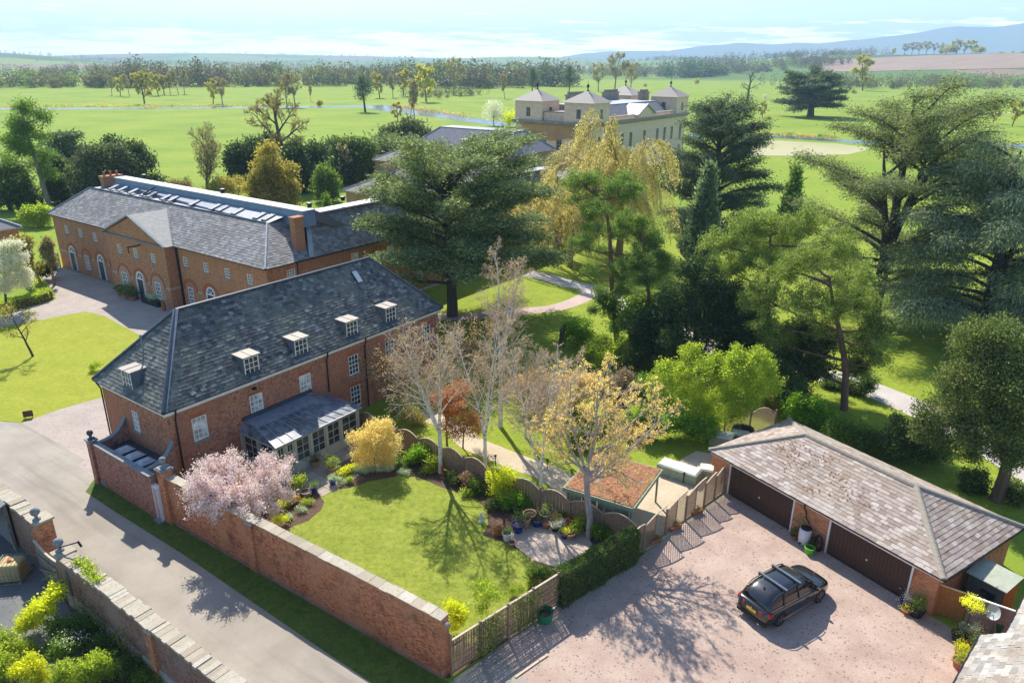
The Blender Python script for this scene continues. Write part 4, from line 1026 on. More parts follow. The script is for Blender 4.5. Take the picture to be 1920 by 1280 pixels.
# ------------------------------------------------------------ the other buildings
def simple_hip(name, label, cat, org, wx, wy, E, RZ, hip, brickm, slatem, wins=(), dormers=(), flat=False, slw=.5, over=.35):
 """hipped building standing on the estate grid; org = (a, b) of its near corner"""
 o = EW(*org)
 H = thing(name, label, cat, o, TH)
 m = MB()
 fx = [w for w in wins if w[0] == 'x']; fy = [w for w in wins if w[0] == 'y']
 wall_holes(m, (0, 0), (wx, 0), 0, E, [(w[1], w[1] + w[3], w[2], w[2] + w[4]) for w in fx], .1)
 wall_holes(m, (wx, 0), (wx, wy), 0, E, []); wall_holes(m, (wx, wy), (0, wy), 0, E, [])
 wall_holes(m, (0, wy), (0, 0), 0, E, [(wy - w[1] - w[3], wy - w[1], w[2], w[2] + w[4]) for w in fy], .1)
 m.build('wall', brickm, H)
 for w in fx: window(H, (w[1], 0, w[2]), (1, 0), w[3], w[4], 2, 3)
 for w in fy: window(H, (0, w[1] + w[3], w[2]), (0, -1), w[3], w[4], 2, 3)
 v = over
 if wx >= wy: rb = ((-v + hip, wy / 2), (wx + v - hip, wy / 2))
 else: rb = ((wx / 2, -v + hip), (wx / 2, wy + v - hip))
 A, B, C_, D = (-v, -v, E), (wx + v, -v, E), (wx + v, wy + v, E), (-v, wy + v, E)
 r = MB()
 if flat:
  k = hip; T = [(-v + k, -v + k, RZ), (wx + v - k, -v + k, RZ), (wx + v - k, wy + v - k, RZ), (-v + k, wy + v - k, RZ)]
  for i, (p, q) in enumerate(((A, B), (B, C_), (C_, D), (D, A))): r.poly([p, q, T[(i + 1) % 4], T[i]])
  rf = r.build('roof', slatem, H)
  MB().prism([(p[0] * 1.0, p[1] * 1.0) for p in T], RZ - .05, RZ + .12).build('flat_roof', m_lead, rf)
  edges = [(A, T[0]), (B, T[1]), (D, T[3])]
 else:
  P, Q = (*rb[0], RZ), (*rb[1], RZ)
  if wx >= wy:
   r.poly([A, B, Q, P]); r.poly([B, C_, Q]); r.poly([C_, D, P, Q]); r.poly([D, A, P]); edges = [(A, P), (B, Q), (D, P), (P, Q)]
  else:
   r.poly([A, B, P]); r.poly([B, C_, Q, P]); r.poly([C_, D, Q]); r.poly([D, A, P, Q]); edges = [(A, P), (B, P), (D, Q), (P, Q)]
  rf = r.build('roof', slatem, H)
 for p, q in edges: MB().tube([Vector(p) + Vector((0, 0, .05)), Vector(q) + Vector((0, 0, .05))], .11, 6).build('hip_roll', m_lead_pale, rf)
 MB().box(-v - .06, -v - .06, E - .18, wx + v + .06, wy + v + .06, E - .02).build('cornice', m_stone, H)
 run = hip if flat else (wy / 2 + v if wx >= wy else wx / 2 + v)
 for side, s, w in dormers:       # on the slope facing -x ('y') : s along y
  t = .9; zr = E + (RZ - E) * t / run
  d = MB().box(-v + t, s, zr - .1, -v + t + 2.0, s + w, zr + 1.15)
  d = d.build('dormer', m_lead_dark, H)
  MB().box(-v + t - .1, s - .1, zr + 1.15, -v + t + 2.3, s + w + .1, zr + 1.25).build('dormer_roof', m_lead_pale, d)
  window(d, (-v + t - .03, s + w - .05, zr + .05), (0, -1), w - .1, 1.05, 2, 3)
 return H
def wall_slates_mat(c):
 return c
m_roof_blue = brick('blue_slate_courses', (.20, .20, .225), (.25, .25, .27), (.13, .13, .14), (.15, .15, .17), None, .25)
for n in m_roof_blue.node_tree.nodes:
 if n.type == 'TEX_BRICK':
  n.inputs['Brick Width'].default_value = .55; n.inputs['Row Height'].default_value = .42; n.inputs['Mortar Size'].default_value = .02
m_roof_warm = brick('stone_slate_courses', (.30, .27, .24), (.24, .22, .20), (.14, .13, .12), (.20, .18, .16), None, .3)
for n in m_roof_warm.node_tree.nodes:
 if n.type == 'TEX_BRICK':
  n.inputs['Brick Width'].default_value = .5; n.inputs['Row Height'].default_value = .36; n.inputs['Mortar Size'].default_value = .02
simple_hip('service_wing', 'long grey roofed service wing with three dormers in front of the stone mansion', 'house', (101.5, 47), 13, 28, 7.9, 11.6, 4.6, m_brick_pale, m_roof_blue,
           wins=[('x', 3, 3.2, 1.1, 2.0), ('x', 8, 3.2, 1.1, 2.0)], dormers=[('y', 1.3, 1.5), ('y', 5.2, 1.5), ('y', 9.4, 1.5), ('y', 13.5, 1.5)], flat=True)
k = simple_hip('link_house', 'low brick house with pale hipped roof left of the big dark cedar', 'house', (62, 37), 24, 16, 5.4, 9.3, 8.2, m_brick_pale, m_roof_warm, wins=[('y', 9.5, 1.2, 1.3, 2.2), ('y', 5, 1.2, 1.3, 2.2)])
c = MB().box(5.2, 11.2, 6.0, 6.3, 12.3, 9.2).box(5.1, 11.1, 9.2, 6.4, 12.4, 9.4).build('chimney', m_brick_pale, k)
MB().lathe(5.75, 11.75, [(.18, 0), (.15, .4)], 8, 0, 9.4).build('chimney_pot', m_terra, c)
simple_hip('rear_court_house', 'second grey hipped roof rising behind the low brick house beside the cedar', 'house', (88, 55), 14, 18, 6.2, 9.6, 6.0, m_brick_pale, m_roof_warm)
H = simple_hip('corner_cottage', 'brick cottage with slate roof cut off by the left edge, behind the white blossom', 'house', (10.6, 68.2), 9, 20, 4.5, 7.4, 4.6, m_brick_stable, m_slate_far)
def flat_wing():
 H = thing('flat_link', 'low flat roofed brick link with pale lead parapet behind the cedar and the willow', 'house', EW(88, 30), TH)
 m = MB(); wall_holes(m, (0, 0), (14, 0), 0, 5.6, [(2, 3.2, .8, 3.2), (6, 7.2, .8, 3.2)]); wall_holes(m, (0, 24), (0, 0), 0, 5.6, []); wall_holes(m, (14, 0), (14, 24), 0, 5.6, []); wall_holes(m, (14, 24), (0, 24), 0, 5.6, [])
 m.build('wall', m_brick_pale, H)
 for x in (2, 6): window(H, (x, 0, .8), (1, 0), 1.2, 2.4, 2, 4)
 c = MB()
 c.box(-.25, -.25, 5.6, 14.25, .35, 6.0); c.box(-.25, .35, 5.6, .35, 24.25, 6.0); c.box(13.65, .35, 5.6, 14.25, 24.25, 6.0)
 c.build('parapet', m_lead_pale, H)
 MB().box(.35, .35, 5.5, 13.65, 24, 5.7).build('flat_roof', m_lead, H)
flat_wing()
def mansion():
 H = thing('stone_mansion', 'large pale stone country mansion with four pyramid roofed corner towers and a balustrade', 'mansion', EW(130.2, 46.9), TH)
 X, Y, Z = 52., 21., 11.6
 m = MB()
 xw = [(x, z, 1.5, h) for x in (2.6, 9.5, 14, 18.5, 26, 33.5, 38, 42.5, 48) for z, h in ((1.0, 2.8), (5.6, 3.4))]
 yw = [(y, z, 1.5, h) for y in (2.8, 8.0, 12.2, 16.6) for z, h in ((1.0, 2.8), (5.6, 3.4))]
 wall_holes(m, (0, 0), (X, 0), 0, Z, [(x, x + w, z, z + h) for x, z, w, h in xw], .2)
 wall_holes(m, (X, 0), (X, Y), 0, Z, []); wall_holes(m, (X, Y), (0, Y), 0, Z, [])
 wall_holes(m, (0, Y), (0, 0), 0, Z, [(Y - y - w, Y - y, z, z + h) for y, z, w, h in yw], .2)
 w_ = m.build('wall', m_bath, H)
 for x, z, w, h in xw: window(H, (x, 0, z), (1, 0), w, h, 3, 5, frame=m_stone, bar=.06)
 for y, z, w, h in yw: window(H, (0, y + w, z), (0, -1), w, h, 3, 5, frame=m_stone, bar=.06)
 MB().box(-.8, -.8, Z, X + .8, Y + .8, Z + .55).box(-.45, -.45, Z - .3, X + .45, Y + .45, Z).build('cornice', m_bath_grey, H)
 MB().poly([(-.015, Y - 1, Z - .3), (-.015, .3, Z - .3), (-.015, .3, Z - 3.8), (-.015, 6, Z - 3.1), (-.015, 11, Z - 4.0), (-.015, Y - 4, Z - 2.9)]).build('stained_course', m_bath_stain, H)
 tw = 7.6
 for i, (x, y) in enumerate(((0, 0), (0, Y - tw), (X - tw, 0), (X - tw, Y - tw))):
  x -= .2 if x == 0 else -.2; y -= .2 if y == 0 else -.2
  a = MB()
  wall_holes(a, (x, y), (x + tw, y), Z + .55, 16.4, [(tw / 2 - .6, tw / 2 + .6, 12.9, 15.0)], .15); wall_holes(a, (x + tw, y), (x + tw, y + tw), Z + .55, 16.4, [])
  wall_holes(a, (x + tw, y + tw), (x, y + tw), Z + .55, 16.4, []); wall_holes(a, (x, y + tw), (x, y), Z + .55, 16.4, [(tw / 2 - .6, tw / 2 + .6, 12.9, 15.0)], .15)
  t = a.build('tower', m_bath, H)
  window(t, (x + tw / 2 - .6, y, 12.9), (1, 0), 1.2, 2.1, 3, 4, bar=.06, frame=m_stone); window(t, (x, y + tw / 2 + .6, 12.9), (0, -1), 1.2, 2.1, 3, 4, bar=.06, frame=m_stone)
  r = MB(); e = .55; c = (x + tw / 2, y + tw / 2, 19.0)
  q = [(x - e, y - e, 16.4), (x + tw + e, y - e, 16.4), (x + tw + e, y + tw + e, 16.4), (x - e, y + tw + e, 16.4)]
  for k in range(4): r.poly([q[k], q[(k + 1) % 4], c])
  r.poly(q[::-1]); r.build('tower_roof', m_pale_roof, t)
  MB().lathe(c[0], c[1], [(.35, 0), (.15, .3), (.12, .7), (.35, 1.0), (.3, 1.3), (.04, 1.6), (.03, 2.3)], 8, 0, 18.8).build('finial', m_black, t)
 MB().box(.6, tw, Z + .55, 5, Y - tw, 14.0).build('attic', m_bath, H)
 for y in (9.0, 10.6, 12.0): window(H, (.58, y, 12.6), (0, -1), .7, .9, 2, 2, frame=m_stone)
 b = MB().box(.45, tw, 14.0, 5.2, Y - tw, 14.25); b.build('attic_coping', m_bath_grey, H)
 n = 42
 for s0, s1 in ((tw + .3, 20.5), (31.5, X - tw - .3)):
  MB().box(s0, -.15, 13.0, s1, .25, 13.2).build('balustrade_rail', m_bath, H)
  k = MB(); c = int((s1 - s0) / .45)
  for i in range(c):
   x = s0 + (i + .5) * (s1 - s0) / c; k.box(x - .09, -.04, Z + .75, x + .09, .14, 13.0)
  k.box(s0, -.12, Z + .55, s1, .22, Z + .75)
  tag(k.build('balusters', m_bath, H), kind='stuff')
 r = MB(); x0, x1, y0, y1 = tw + .2, X - tw - .2, 1.2, Y - 1.2
 q = [(x0, y0, 12.3), (x1, y0, 12.3), (x1, y1, 12.3), (x0, y1, 12.3)]; t = [(x0 + 1.0, y0 + 4, 15.3), (x1 - 1, y0 + 4, 15.3), (x1 - 1, y1 - 4, 15.3), (x0 + 1, y1 - 4, 15.3)]
 for i in range(4): r.poly([q[i], q[(i + 1) % 4], t[(i + 1) % 4], t[i]])
 rf = r.build('roof', m_roof_blue, H)
 MB().prism(t, 15.25, 15.4).build('flat_roof', m_lead_pale, rf)
 p = MB(); xc = 26
 p.poly([(xc - 4.6, -.5, 13.0), (xc + 4.6, -.5, 13.0), (xc, -.5, 15.2)]); p.box(xc - 4.6, -.45, Z + .55, xc + 4.6, 1.0, 13.0)
 p.build('pediment', m_bath, H)
 p = MB(); p.poly([(xc - 5.0, -.8, 12.95), (xc, -.8, 15.4), (xc, 4.5, 15.4), (xc - 5, 4.5, 12.95)][::-1]); p.poly([(xc + 5.0, -.8, 12.95), (xc + 5, 4.5, 12.95), (xc, 4.5, 15.4), (xc, -.8, 15.4)][::-1])
 p.bar((xc - 5, -.8, 12.95), (xc, -.8, 15.4), .35, .35).bar((xc + 5, -.8, 12.95), (xc, -.8, 15.4), .35, .35)
 p.build('pediment_roof', m_lead_pale, H)
 for x, y, l in ((13, 14, 7), (34, 15.5, 7), (42.5, 9, 4)):
  c = MB().box(x, y, 13, x + l, y + 1.4, 17.2).box(x - .2, y - .2, 17.2, x + l + .2, y + 1.6, 17.5)
  for i in range(int(l / 1.0)): c.box(x + .3 + i, y + .3, 17.5, x + .9 + i, y + 1.1, 18.1)
  c.build('chimney_stack', m_bath_grey, H)
mansion()
# ------------------------------------------------------------ garage
GZ = R(-56.75)
GO = (12.35, 40.448)
GX = (math.cos(GZ), math.sin(GZ)); GY = (-math.sin(GZ), math.cos(GZ))
def GW(x, y, z=0.0):
 return (GO[0] + x * GX[0] + y * GY[0], GO[1] + x * GX[1] + y * GY[1], z)
def garage():
 H = thing('garage', 'low brick garage with pale tiled hipped roof and two wide brown doors', 'garage', (*GO, 0), GZ)
 MW = rot_mw((*GO, 0), GZ)
 X, Y, E, RZ = 14.6, 7.8, 2.45, 4.15
 f = .30
 m = MB()
 wall_holes(m, (f, f), (X - f, f), 0, E, [(1.52 - f, 6.23 - f, .0, 2.16), (8.44 - f, 13.1 - f, .0, 2.16)], .12)
 wall_holes(m, (X - f, f), (X - f, Y - f), 0, E, []); wall_holes(m, (X - f, Y - f), (f, Y - f), 0, E, []); wall_holes(m, (f, Y - f), (f, f), 0, E, [])
 m.build('wall', m_brick_wall, H)
 for x0, x1 in ((1.52, 6.23), (8.44, 13.1)):
  fr = MB().box(x0, f - .03, 0, x0 + .09, f + .10, 2.16).box(x1 - .09, f - .03, 0, x1, f + .10, 2.16).box(x0 + .09, f - .028, 2.06, x1 - .09, f + .099, 2.16)
  fr.build('door_frame', m_white, H)
  d = MB().box(x0 + .09, f + .06, .03, x1 - .09, f + .09, 2.06).build('garage_door', m_wood_dark, H)
  n = 22; wd = (x1 - x0 - .18) / n
  me = MB().box(0, 0, 0, wd - .012, .022, 2.0).mesh('board', m_wood_door)
  for i in range(n): link('board', me, d, loc=(x0 + .09 + i * wd + .006, f + .038 - (.006 if i % 2 else 0), .045))
  MB().lathe(0, 0, [(.03, 0), (.05, .03), (.05, .06), (.01, .08)], 10).build('handle', m_white, d, mw=Matrix.Translation(((x0 + x1) / 2, f + .03, 1.0)) @ Matrix.Rotation(PI / 2, 4, 'X'))
 roof = hip_roof(0, 0, X, Y, E, RZ, 3.9, 10.7, Y / 2).build('roof', m_slate_base, H)
 sl = Slates(.40, .245, .026, .34, seed=11, jit=1.0)
 hip_slates(sl, 0, 0, X, Y, E, RZ, 3.9, 10.7, Y / 2, 'flrb')
 sl.build(roof, m_tile, name='roof_tile', mw=MW, rest='roof_tile_courses')
 k = 0
 hipm = plain('hip_mortar', (.36, .32, .25), (.27, .235, .19), 4, .9, .4, 20)
 def run(p, q, n):
  p, q = Vector(p), Vector(q); d = (q - p); L = d.length / n; d.normalize()
  x = d.cross(Vector((0, 0, 1))).normalized(); u = x.cross(d)
  t = MB(); s = .17
  pts = [(-s, -.05), (-.1, .055), (0, .085), (.1, .055), (s, -.05)]
  for i in range(4):
   a, b = pts[i], pts[i + 1]
   t.poly([(a[0], 0, a[1]), (b[0], 0, b[1]), (b[0], L * 1.03, b[1] - .012), (a[0], L * 1.03, a[1] - .012)])
  t.poly([(a_[0], 0, a_[1]) for a_ in pts[::-1]])
  me = t.mesh('ridge_tile', hipm)
  for i in range(n):
   o = p + d * L * i
   link('ridge_tile', me, roof, mw=Matrix(((x.x, d.x, u.x, o.x), (x.y, d.y, u.y, o.y), (x.z, d.z, u.z, o.z), (0, 0, 0, 1))))
 up = Vector((0, 0, .06))
 run(Vector((0, 0, E)) + up, Vector((3.9, Y / 2, RZ)) + up, 14); run(Vector((X, 0, E)) + up, Vector((10.7, Y / 2, RZ)) + up, 14)
 run(Vector((X, Y, E)) + up, Vector((10.7, Y / 2, RZ)) + up, 14); run(Vector((0, Y, E)) + up, Vector((3.9, Y / 2, RZ)) + up, 14)
 run(Vector((3.9, Y / 2, RZ)) + up, Vector((10.7, Y / 2, RZ)) + up, 17)
 g = MB().box(.06, .14, E - .26, X - .06, .18, E - .03).box(.10, .18, E - .28, X - .10, f, E - .26)
 g.build('fascia', m_white, H)
 MB().bar((-.05, .05, E - .06), (X + .05, .05, E - .06), .12, .10).build('gutter', m_black, H)
 MB().bar((X + .04, 0, E - .06), (X + .04, Y, E - .06), .12, .10).build('gutter', m_black, H)
 MB().tube([(7.0, .03, E - .1), (7.0, .06, E - .35), (7.05, .2, E - .6), (7.1, .2, 1.5), (7.45, .05, 1.35)], .045, 8).build('downpipe', m_black, H)
 MB().box(-.1, .5, 1.2, .3, 1.2, 2.4).build('return_wall', m_brick_wall, H)
 rs = np.random.RandomState(5); V = []; F = []
 for _ in range(200):
  c = [(4.6, 1.9), (5.6, 2.9), (3.8, 2.6), (7.4, 2.0), (8.8, 1.6), (6.3, .9)][rs.randint(6)]
  x, y = c[0] + rs.randn() * .55, c[1] + rs.randn() * .35
  if not (.5 < y < 3.7): continue
  z = E + (RZ - E) * y / 3.9 + .065; s = .035 + .03 * rs.rand(); a = rs.rand() * 6.3
  i = len(V)
  for t in range(4): V.append((x + s * math.cos(a + t * PI / 2), y + s * math.sin(a + t * PI / 2), z + s * math.sin(a + t * PI / 2) * .43 + .02 * rs.rand()))
  F.append((i, i + 1, i + 2, i + 3))
 tag(link('fallen_leaves', nmesh('fallen_leaves', V, F, leaf('fallen_leaf', [(0, (.13, .07, .04)), (1, (.22, .12, .06))], .1)), roof), kind='stuff')
garage()
def near_roof():
 p0 = (17.35, 21.95); ang = math.atan2(24.58 - 22.05, 19.88 - 17.38)
 H = thing('near_outbuilding', 'outbuilding with pale patchy slate roof cutting into the lower right corner', 'outbuilding', (p0[0], p0[1], 0), ang)
 MW = rot_mw((p0[0], p0[1], 0), ang)
 E, RZ = 2.5, 4.9
 segs = [(-5.0, 3.75, 0.0), (3.75, 10.5, -.75)]
 sl = Slates(.42, .27, .02, .38, seed=21, jit=1.6)
 m = MB(); rf = MB()
 for x0, x1, y in segs:
  m.box(x0 + .05, y - 5.4, 0, x1 - .1, y - .3, E - .05)
 m.build('wall', m_brick_wall, H)
 z2 = E + .75 * (RZ - E) / 3.0
 for i, (x0, x1, y) in enumerate(segs):
  z = E if i == 0 else E + .02
  rf.poly([(x0, y, z), (x0, y - 3.0, z + RZ - E), (x1, y - 3.0, z + RZ - E), (x1, y, z)])
  rf.poly([(x0, y - 3.0, z + RZ - E), (x0, y - 6, z), (x1, y - 6, z), (x1, y - 3, z + RZ - E)])
 roof = rf.build('roof', m_slate_base, H)
 for i, (x0, x1, y) in enumerate(segs):
  z = E if i == 0 else E + .02
  sl.plane((x1, y, z), (-1, 0, 0), (0, -3.0, RZ - E), lambda v, L=x1 - x0: (0, L), math.hypot(3.0, RZ - E))
 sl.build(roof, m_slate_pale, mw=MW)
 for x0, x1, y in segs: MB().bar((x0, y + .06, E - .04), (x1, y + .06, E - .04), .12, .10).build('gutter', m_black, H)
 MB().bar((3.72, -.75, E + .06), (3.72, 0, E - .02), .10, .12).build('verge_board', m_white, H)
near_roof()
# ------------------------------------------------------------ the walled garden: brick wall with flat stone coping
def coping_run(parent, p, q, z, w, th, step, mat, seed, over=.0, jit=.012, name='coping_stone'):
 """row of separate coping stones between two points (local)"""
 rs = random.Random(seed)
 p, q = Vector((p[0], p[1], 0)), Vector((q[0], q[1], 0)); d = q - p; L = d.length; d.normalize(); n = Vector((-d.y, d.x, 0))
 s = 0
 while s < L - .05:
  l = min(step * rs.uniform(.75, 1.3), L - s)
  if L - s - l < step * .4: l = L - s
  a = p + d * (s + .006); b = p + d * (s + l - .006); zz = z + rs.uniform(-jit, jit); sh = rs.uniform(-jit, jit) * 1.5
  o1, o2 = n * (w / 2 + sh), n * (w / 2 - sh)
  q4 = [a - o2, b - o2, b + o1, a + o1]
  tz = rs.uniform(-jit, jit) * .6
  m = MB().hexa([(v.x, v.y, zz) for v in q4] + [(v.x, v.y, zz + th + (tz if i in (1, 2) else 0)) for i, v in enumerate(q4)])
  m.build(name, mat, parent)
  s += l
m_coping = slate('coping_slab', [(0, (.33, .275, .20)), (.5, (.42, .36, .27)), (1, (.50, .45, .36))], (.30, .27, .20), .5, .8, .9)
def garden_wall():
 H = thing('garden_wall', 'tall orange brick garden wall with pale stone coping along the road and its grass verge', 'wall', (*EO, 0), TH)
 P = [(-1.30, -2.1), (-1.10, -9.5), (-.78, -22.05)]
 m = MB(); t = .22
 hgt = [2.95, 3.05, 3.16]
 for (p, q, h0, h1) in zip(P[:-1], P[1:], hgt[:-1], hgt[1:]):
  m.hexa([(p[0] - t, p[1], 0), (q[0] - t, q[1], 0), (q[0] + t, q[1], 0), (p[0] + t, p[1], 0), (p[0] - t, p[1], h0), (q[0] - t, q[1], h1), (q[0] + t, q[1], h1), (p[0] + t, p[1], h0)])
 m.build('wall', m_brick_wall, H)
 for b, h in ((-9.35, 2.85), ):
  MB().box(-1.44, b - .28, 0, -1.30, b + .28, h).build('pilaster', m_brick_wall, H)
  MB().poly([(-1.46, b - .3, h), (-1.29, b - .3, h + .14), (-1.29, b + .3, h + .14), (-1.46, b + .3, h)][::-1]).build('pilaster_cap', m_stone, H)
 f = MB()
 f.hexa([(-1.60, -2.4, -.05), (-1.05, -22.05, -.05), (-.9, -22.05, -.05), (-1.4, -2.4, -.05), (-1.58, -2.4, .17), (-1.04, -22.05, .14), (-.9, -22.05, .2), (-1.4, -2.4, .2)])
 f.build('footing', m_brick_old, H)
 for p, q, h0, h1 in zip(P[:-1], P[1:], hgt[:-1], hgt[1:]):
  n = 2 if p[1] > -5 else 4
  for i in range(n):
   a = [p[k] + (q[k] - p[k]) * i / n for k in (0, 1)]; b = [p[k] + (q[k] - p[k]) * (i + 1) / n for k in (0, 1)]
   coping_run(H, a, b, h0 + (h1 - h0) * (i + .5) / n, .56, .055, .62, m_coping, 31 + i, jit=.010)
 MB().box(-1.72, -2.10, 0, -1.12, -1.50, 3.42).build('pillar', m_brick_wall, H)
 MB().box(-1.80, -2.18, 3.42, -1.04, -1.42, 3.50).box(-1.74, -2.12, 3.50, -1.10, -1.48, 3.56).build('pillar_cap', m_stone_grey, H)
 ball_finial(H, -1.42, -1.80, 3.56, .20, m_stone_grey)
 MB().box(-1.88, -1.50, 0, -1.60, -1.44, 2.3).box(-1.88, -1.00, 0, -1.60, -.95, 2.3).box(-1.87, -1.44, 2.2, -1.61, -1.0, 2.3).build('door_frame', m_white, H)
 d = MB().box(-1.80, -1.44, .08, -1.76, -1.0, 2.2).build('door', m_pink, H)
 for k in range(4): MB().box(-1.815, -1.43 + k * .108, .1, -1.80, -1.33 + k * .108, 2.18).build('board', m_pink, d)
 MB().box(-2.1, -1.55, 0, -1.62, -.9, .12).build('door_step', m_stone_grey, H)
 MB().bar((-.9, -22.02, 3.0), (-.9, -22.3, 3.0), .05, .05).lathe(-.9, -22.3, [(.02, .1), (.1, .04), (.11, -.1), (.02, -.16)], 10, 0, 3.0).build('wall_lamp', m_stone_grey, H)
garden_wall()
def old_wall():
 H = thing('old_boundary_wall', 'long weathered brick boundary wall with rough stone coping at the lower left', 'wall', (*EO, 0), TH)
 A, T_, Z = -8.0, .27, 2.72
 m = MB()
 m.box(A - T_, -30, 0, A + T_, -3.75, Z)
 m.build('wall', m_brick_old, H)
 MB().box(A - T_ - .06, -30, 0, A - T_, -4.3, .75).build('rendered_plinth', m_stone, H)
 MB().box(A - T_ - .14, -12.5, 0, A - T_, -11.95, Z - .1).build('pilaster', m_brick_wall, H)
 MB().poly([(A - T_ - .15, -12.52, Z - .1), (A - T_ + .05, -12.52, Z + .06), (A - T_ + .05, -11.93, Z + .06), (A - T_ - .15, -11.93, Z - .1)][::-1]).build('pilaster_cap', m_stone, H)
 coping_run(H, (A, -20.5), (A, -4.5), Z, .74, .13, .30, m_coping, 41, jit=.03)
 coping_run(H, (A, -30), (A, -20.5), Z, .74, .13, .6, m_coping, 42, jit=.02)
 coping_run(H, (A, -4.5), (A, -3.7), Z + .02, .9, .13, .8, m_coping, 43)
 ball_finial(H, A - .05, -3.95, Z + .15, .23, m_stone_grey)
 MB().bar((A - .05, -4.0, Z + .35), (A + .45, -4.9, Z + .75), .05, .05).bar((A + .45, -4.9, Z + .80), (A + .52, -5.02, Z + .5), .10, .05).build('lantern_bracket', m_black, H)
 MB().box(A - T_ - .02, -4.9, 0, A - T_ - .005, -4.62, 2.2).build('ivy_stain', m_wood_dark, H)
 A2 = -7.45
 MB().box(A2 - T_, -.55, 0, A2 + T_, 9, Z).build('wall', m_brick_old, H)
 MB().box(A2 - .40, -.85, 0, A2 + .42, -.05, Z + .15).build('pillar', m_brick_wall, H)
 MB().box(A2 - .48, -.93, Z + .15, A2 + .50, .03, Z + .25).build('pillar_cap', m_stone, H)
 ball_finial(H, A2 - .15, -.5, Z + .25, .23, m_stone_grey)
 coping_run(H, (A2, .05), (A2, 9), Z, .74, .13, .4, m_coping, 44, jit=.025)
 return H
old_wall()
def yard_gate():
 H = thing('yard_gate', 'old boarded timber yard gate with a sagging curved top, hung between the gate pillars', 'gate', EW(-8.05, -.75), TH - PI / 2)
 L = 2.95; n = 19; wd = L / n
 top = lambda x: 2.05 - .25 * math.sin(PI * min(max(x / L, 0), 1)) - .12 * x / L
 for i in range(n):
  x0, x1 = i * wd + .005, (i + 1) * wd - .005
  MB().hexa([(x0, 0, .1), (x1, 0, .1), (x1, .03, .1), (x0, .03, .1), (x0, 0, top(x0)), (x1, 0, top(x1)), (x1, .03, top(x1)), (x0, .03, top(x0))]).build('board', m_wood_old, H)
 for i in range(8):
  x0, x1 = L * i / 8, L * (i + 1) / 8
  MB().bar((x0, .0, top(x0) + .03), (x1, .0, top(x1) + .03), .10, .06).build('top_rail', m_wood_pale, H)
 for z in (.35, 1.2): MB().box(.02, -.07, z, L - .02, -.005, z + .13).build('ledge', m_wood_old, H)
 MB().bar((.1, -.09, .4), (L - .2, -.09, 1.25), .06, .11).build('brace', m_wood_old, H)
 MB().bar((L - .3, -.12, 1.55), (L + .25, -.12, 1.3), .05, .12).build('latch', m_black, H)
yard_gate()
# ------------------------------------------------------------ fences
def lattice_panel(H, x0, x1, zf, lower=.0, diag=1, slat=.035, gap=.105, solid=None, mat=None):
 """diagonal lattice between x0 and x1 under the curve zf, as one part of crossed slats"""
 m = MB(); mat = mat or m_wood
 def clip(s, dr):
  pts = []
  for k in range(25):
   x = x0 + (x1 - x0) * k / 24; z = lower + dr * (x - s)
   if lower <= z <= zf(x) - .03: pts.append((x, z))
  return (pts[0], pts[-1]) if len(pts) > 1 else None
 h = 2.2
 for dr, y in ((1, 0), (-1, .018)):
  if solid == dr: continue
  rng = np.arange(x0 - h, x1 + h, gap * 1.414)
  for s in rng:
   c = clip(s, dr)
   if not c: continue
   (xa, za), (xb, zb) = c
   m.bar((xa, y, za), (xb, y, zb), .014, slat, 0, (0, 1, 0))
 return tag(m.build('lattice', mat, H), kind='stuff')
def fence_between(p, q, zt): pass
def lattice_fence():
 o = EW(11.35, -24.85); e = EW(20.55, -26.45)
 ang = math.atan2(e[1] - o[1], e[0] - o[0]); L = math.hypot(e[0] - o[0], e[1] - o[1])
 H = thing('lattice_fence', 'wavy topped timber lattice fence between the ivy hedge and the garage', 'fence', o, ang)
 posts = [0.9, 3.0, 5.0, 7.0, 8.15, L]
 for x in [0.1] + posts[:-1] + [L - .08]:
  MB().box(x - .045, -.05, 0, x + .045, .05, 1.72).build('post', m_wood, H)
 def seg(x0, x1, lo, hi, up):
  if up == 0: return lambda x: lo + (hi - lo) * math.sin(PI * (x - x0) / (x1 - x0))
  return lambda x: lo + (hi - lo) * math.sin(PI / 2 * ((x - x0) / (x1 - x0) if up > 0 else (x1 - x) / (x1 - x0)))
 prof = [(.1, .9, 1.72, 1.78, 0), (.9, 3.0, 1.55, 2.0, 1), (3.0, 5.0, 1.6, 2.05, 1), (5.0, 7.0, 1.6, 2.08, 1), (7.0, 8.15, 1.6, 1.95, 1), (8.15, L - .08, 1.6, 2.0, 1)]
 for i, (x0, x1, lo, hi, up) in enumerate(prof):
  zf = seg(x0, x1, lo, hi, up)
  for k in range(8):
   a, b = x0 + (x1 - x0) * k / 8, x0 + (x1 - x0) * (k + 1) / 8
   MB().bar((a, 0, zf(a)), (b, 0, zf(b)), .07, .05).build('top_rail', m_wood_pale, H)
  mid = (x0 + x1) / 2
  if i in (1, 2, 3):
   MB().box(mid - .02, -.02, .05, mid + .02, .04, zf(mid) - .03).build('mid_rail', m_wood, H)
   lattice_panel(H, x0 + .05, mid - .02, zf, .12, gap=.095, slat=.034)
   lattice_panel(H, mid + .02, x1 - .05, zf, .12, solid=(1 if i == 1 else None), gap=.15, slat=.032)
  else:
   lattice_panel(H, x0 + .05, x1 - .05, zf, .12, gap=.10, slat=.034)
  MB().box(x0 + .05, -.02, .03, x1 - .05, .04, .11).build('bottom_rail', m_wood, H)
lattice_fence()
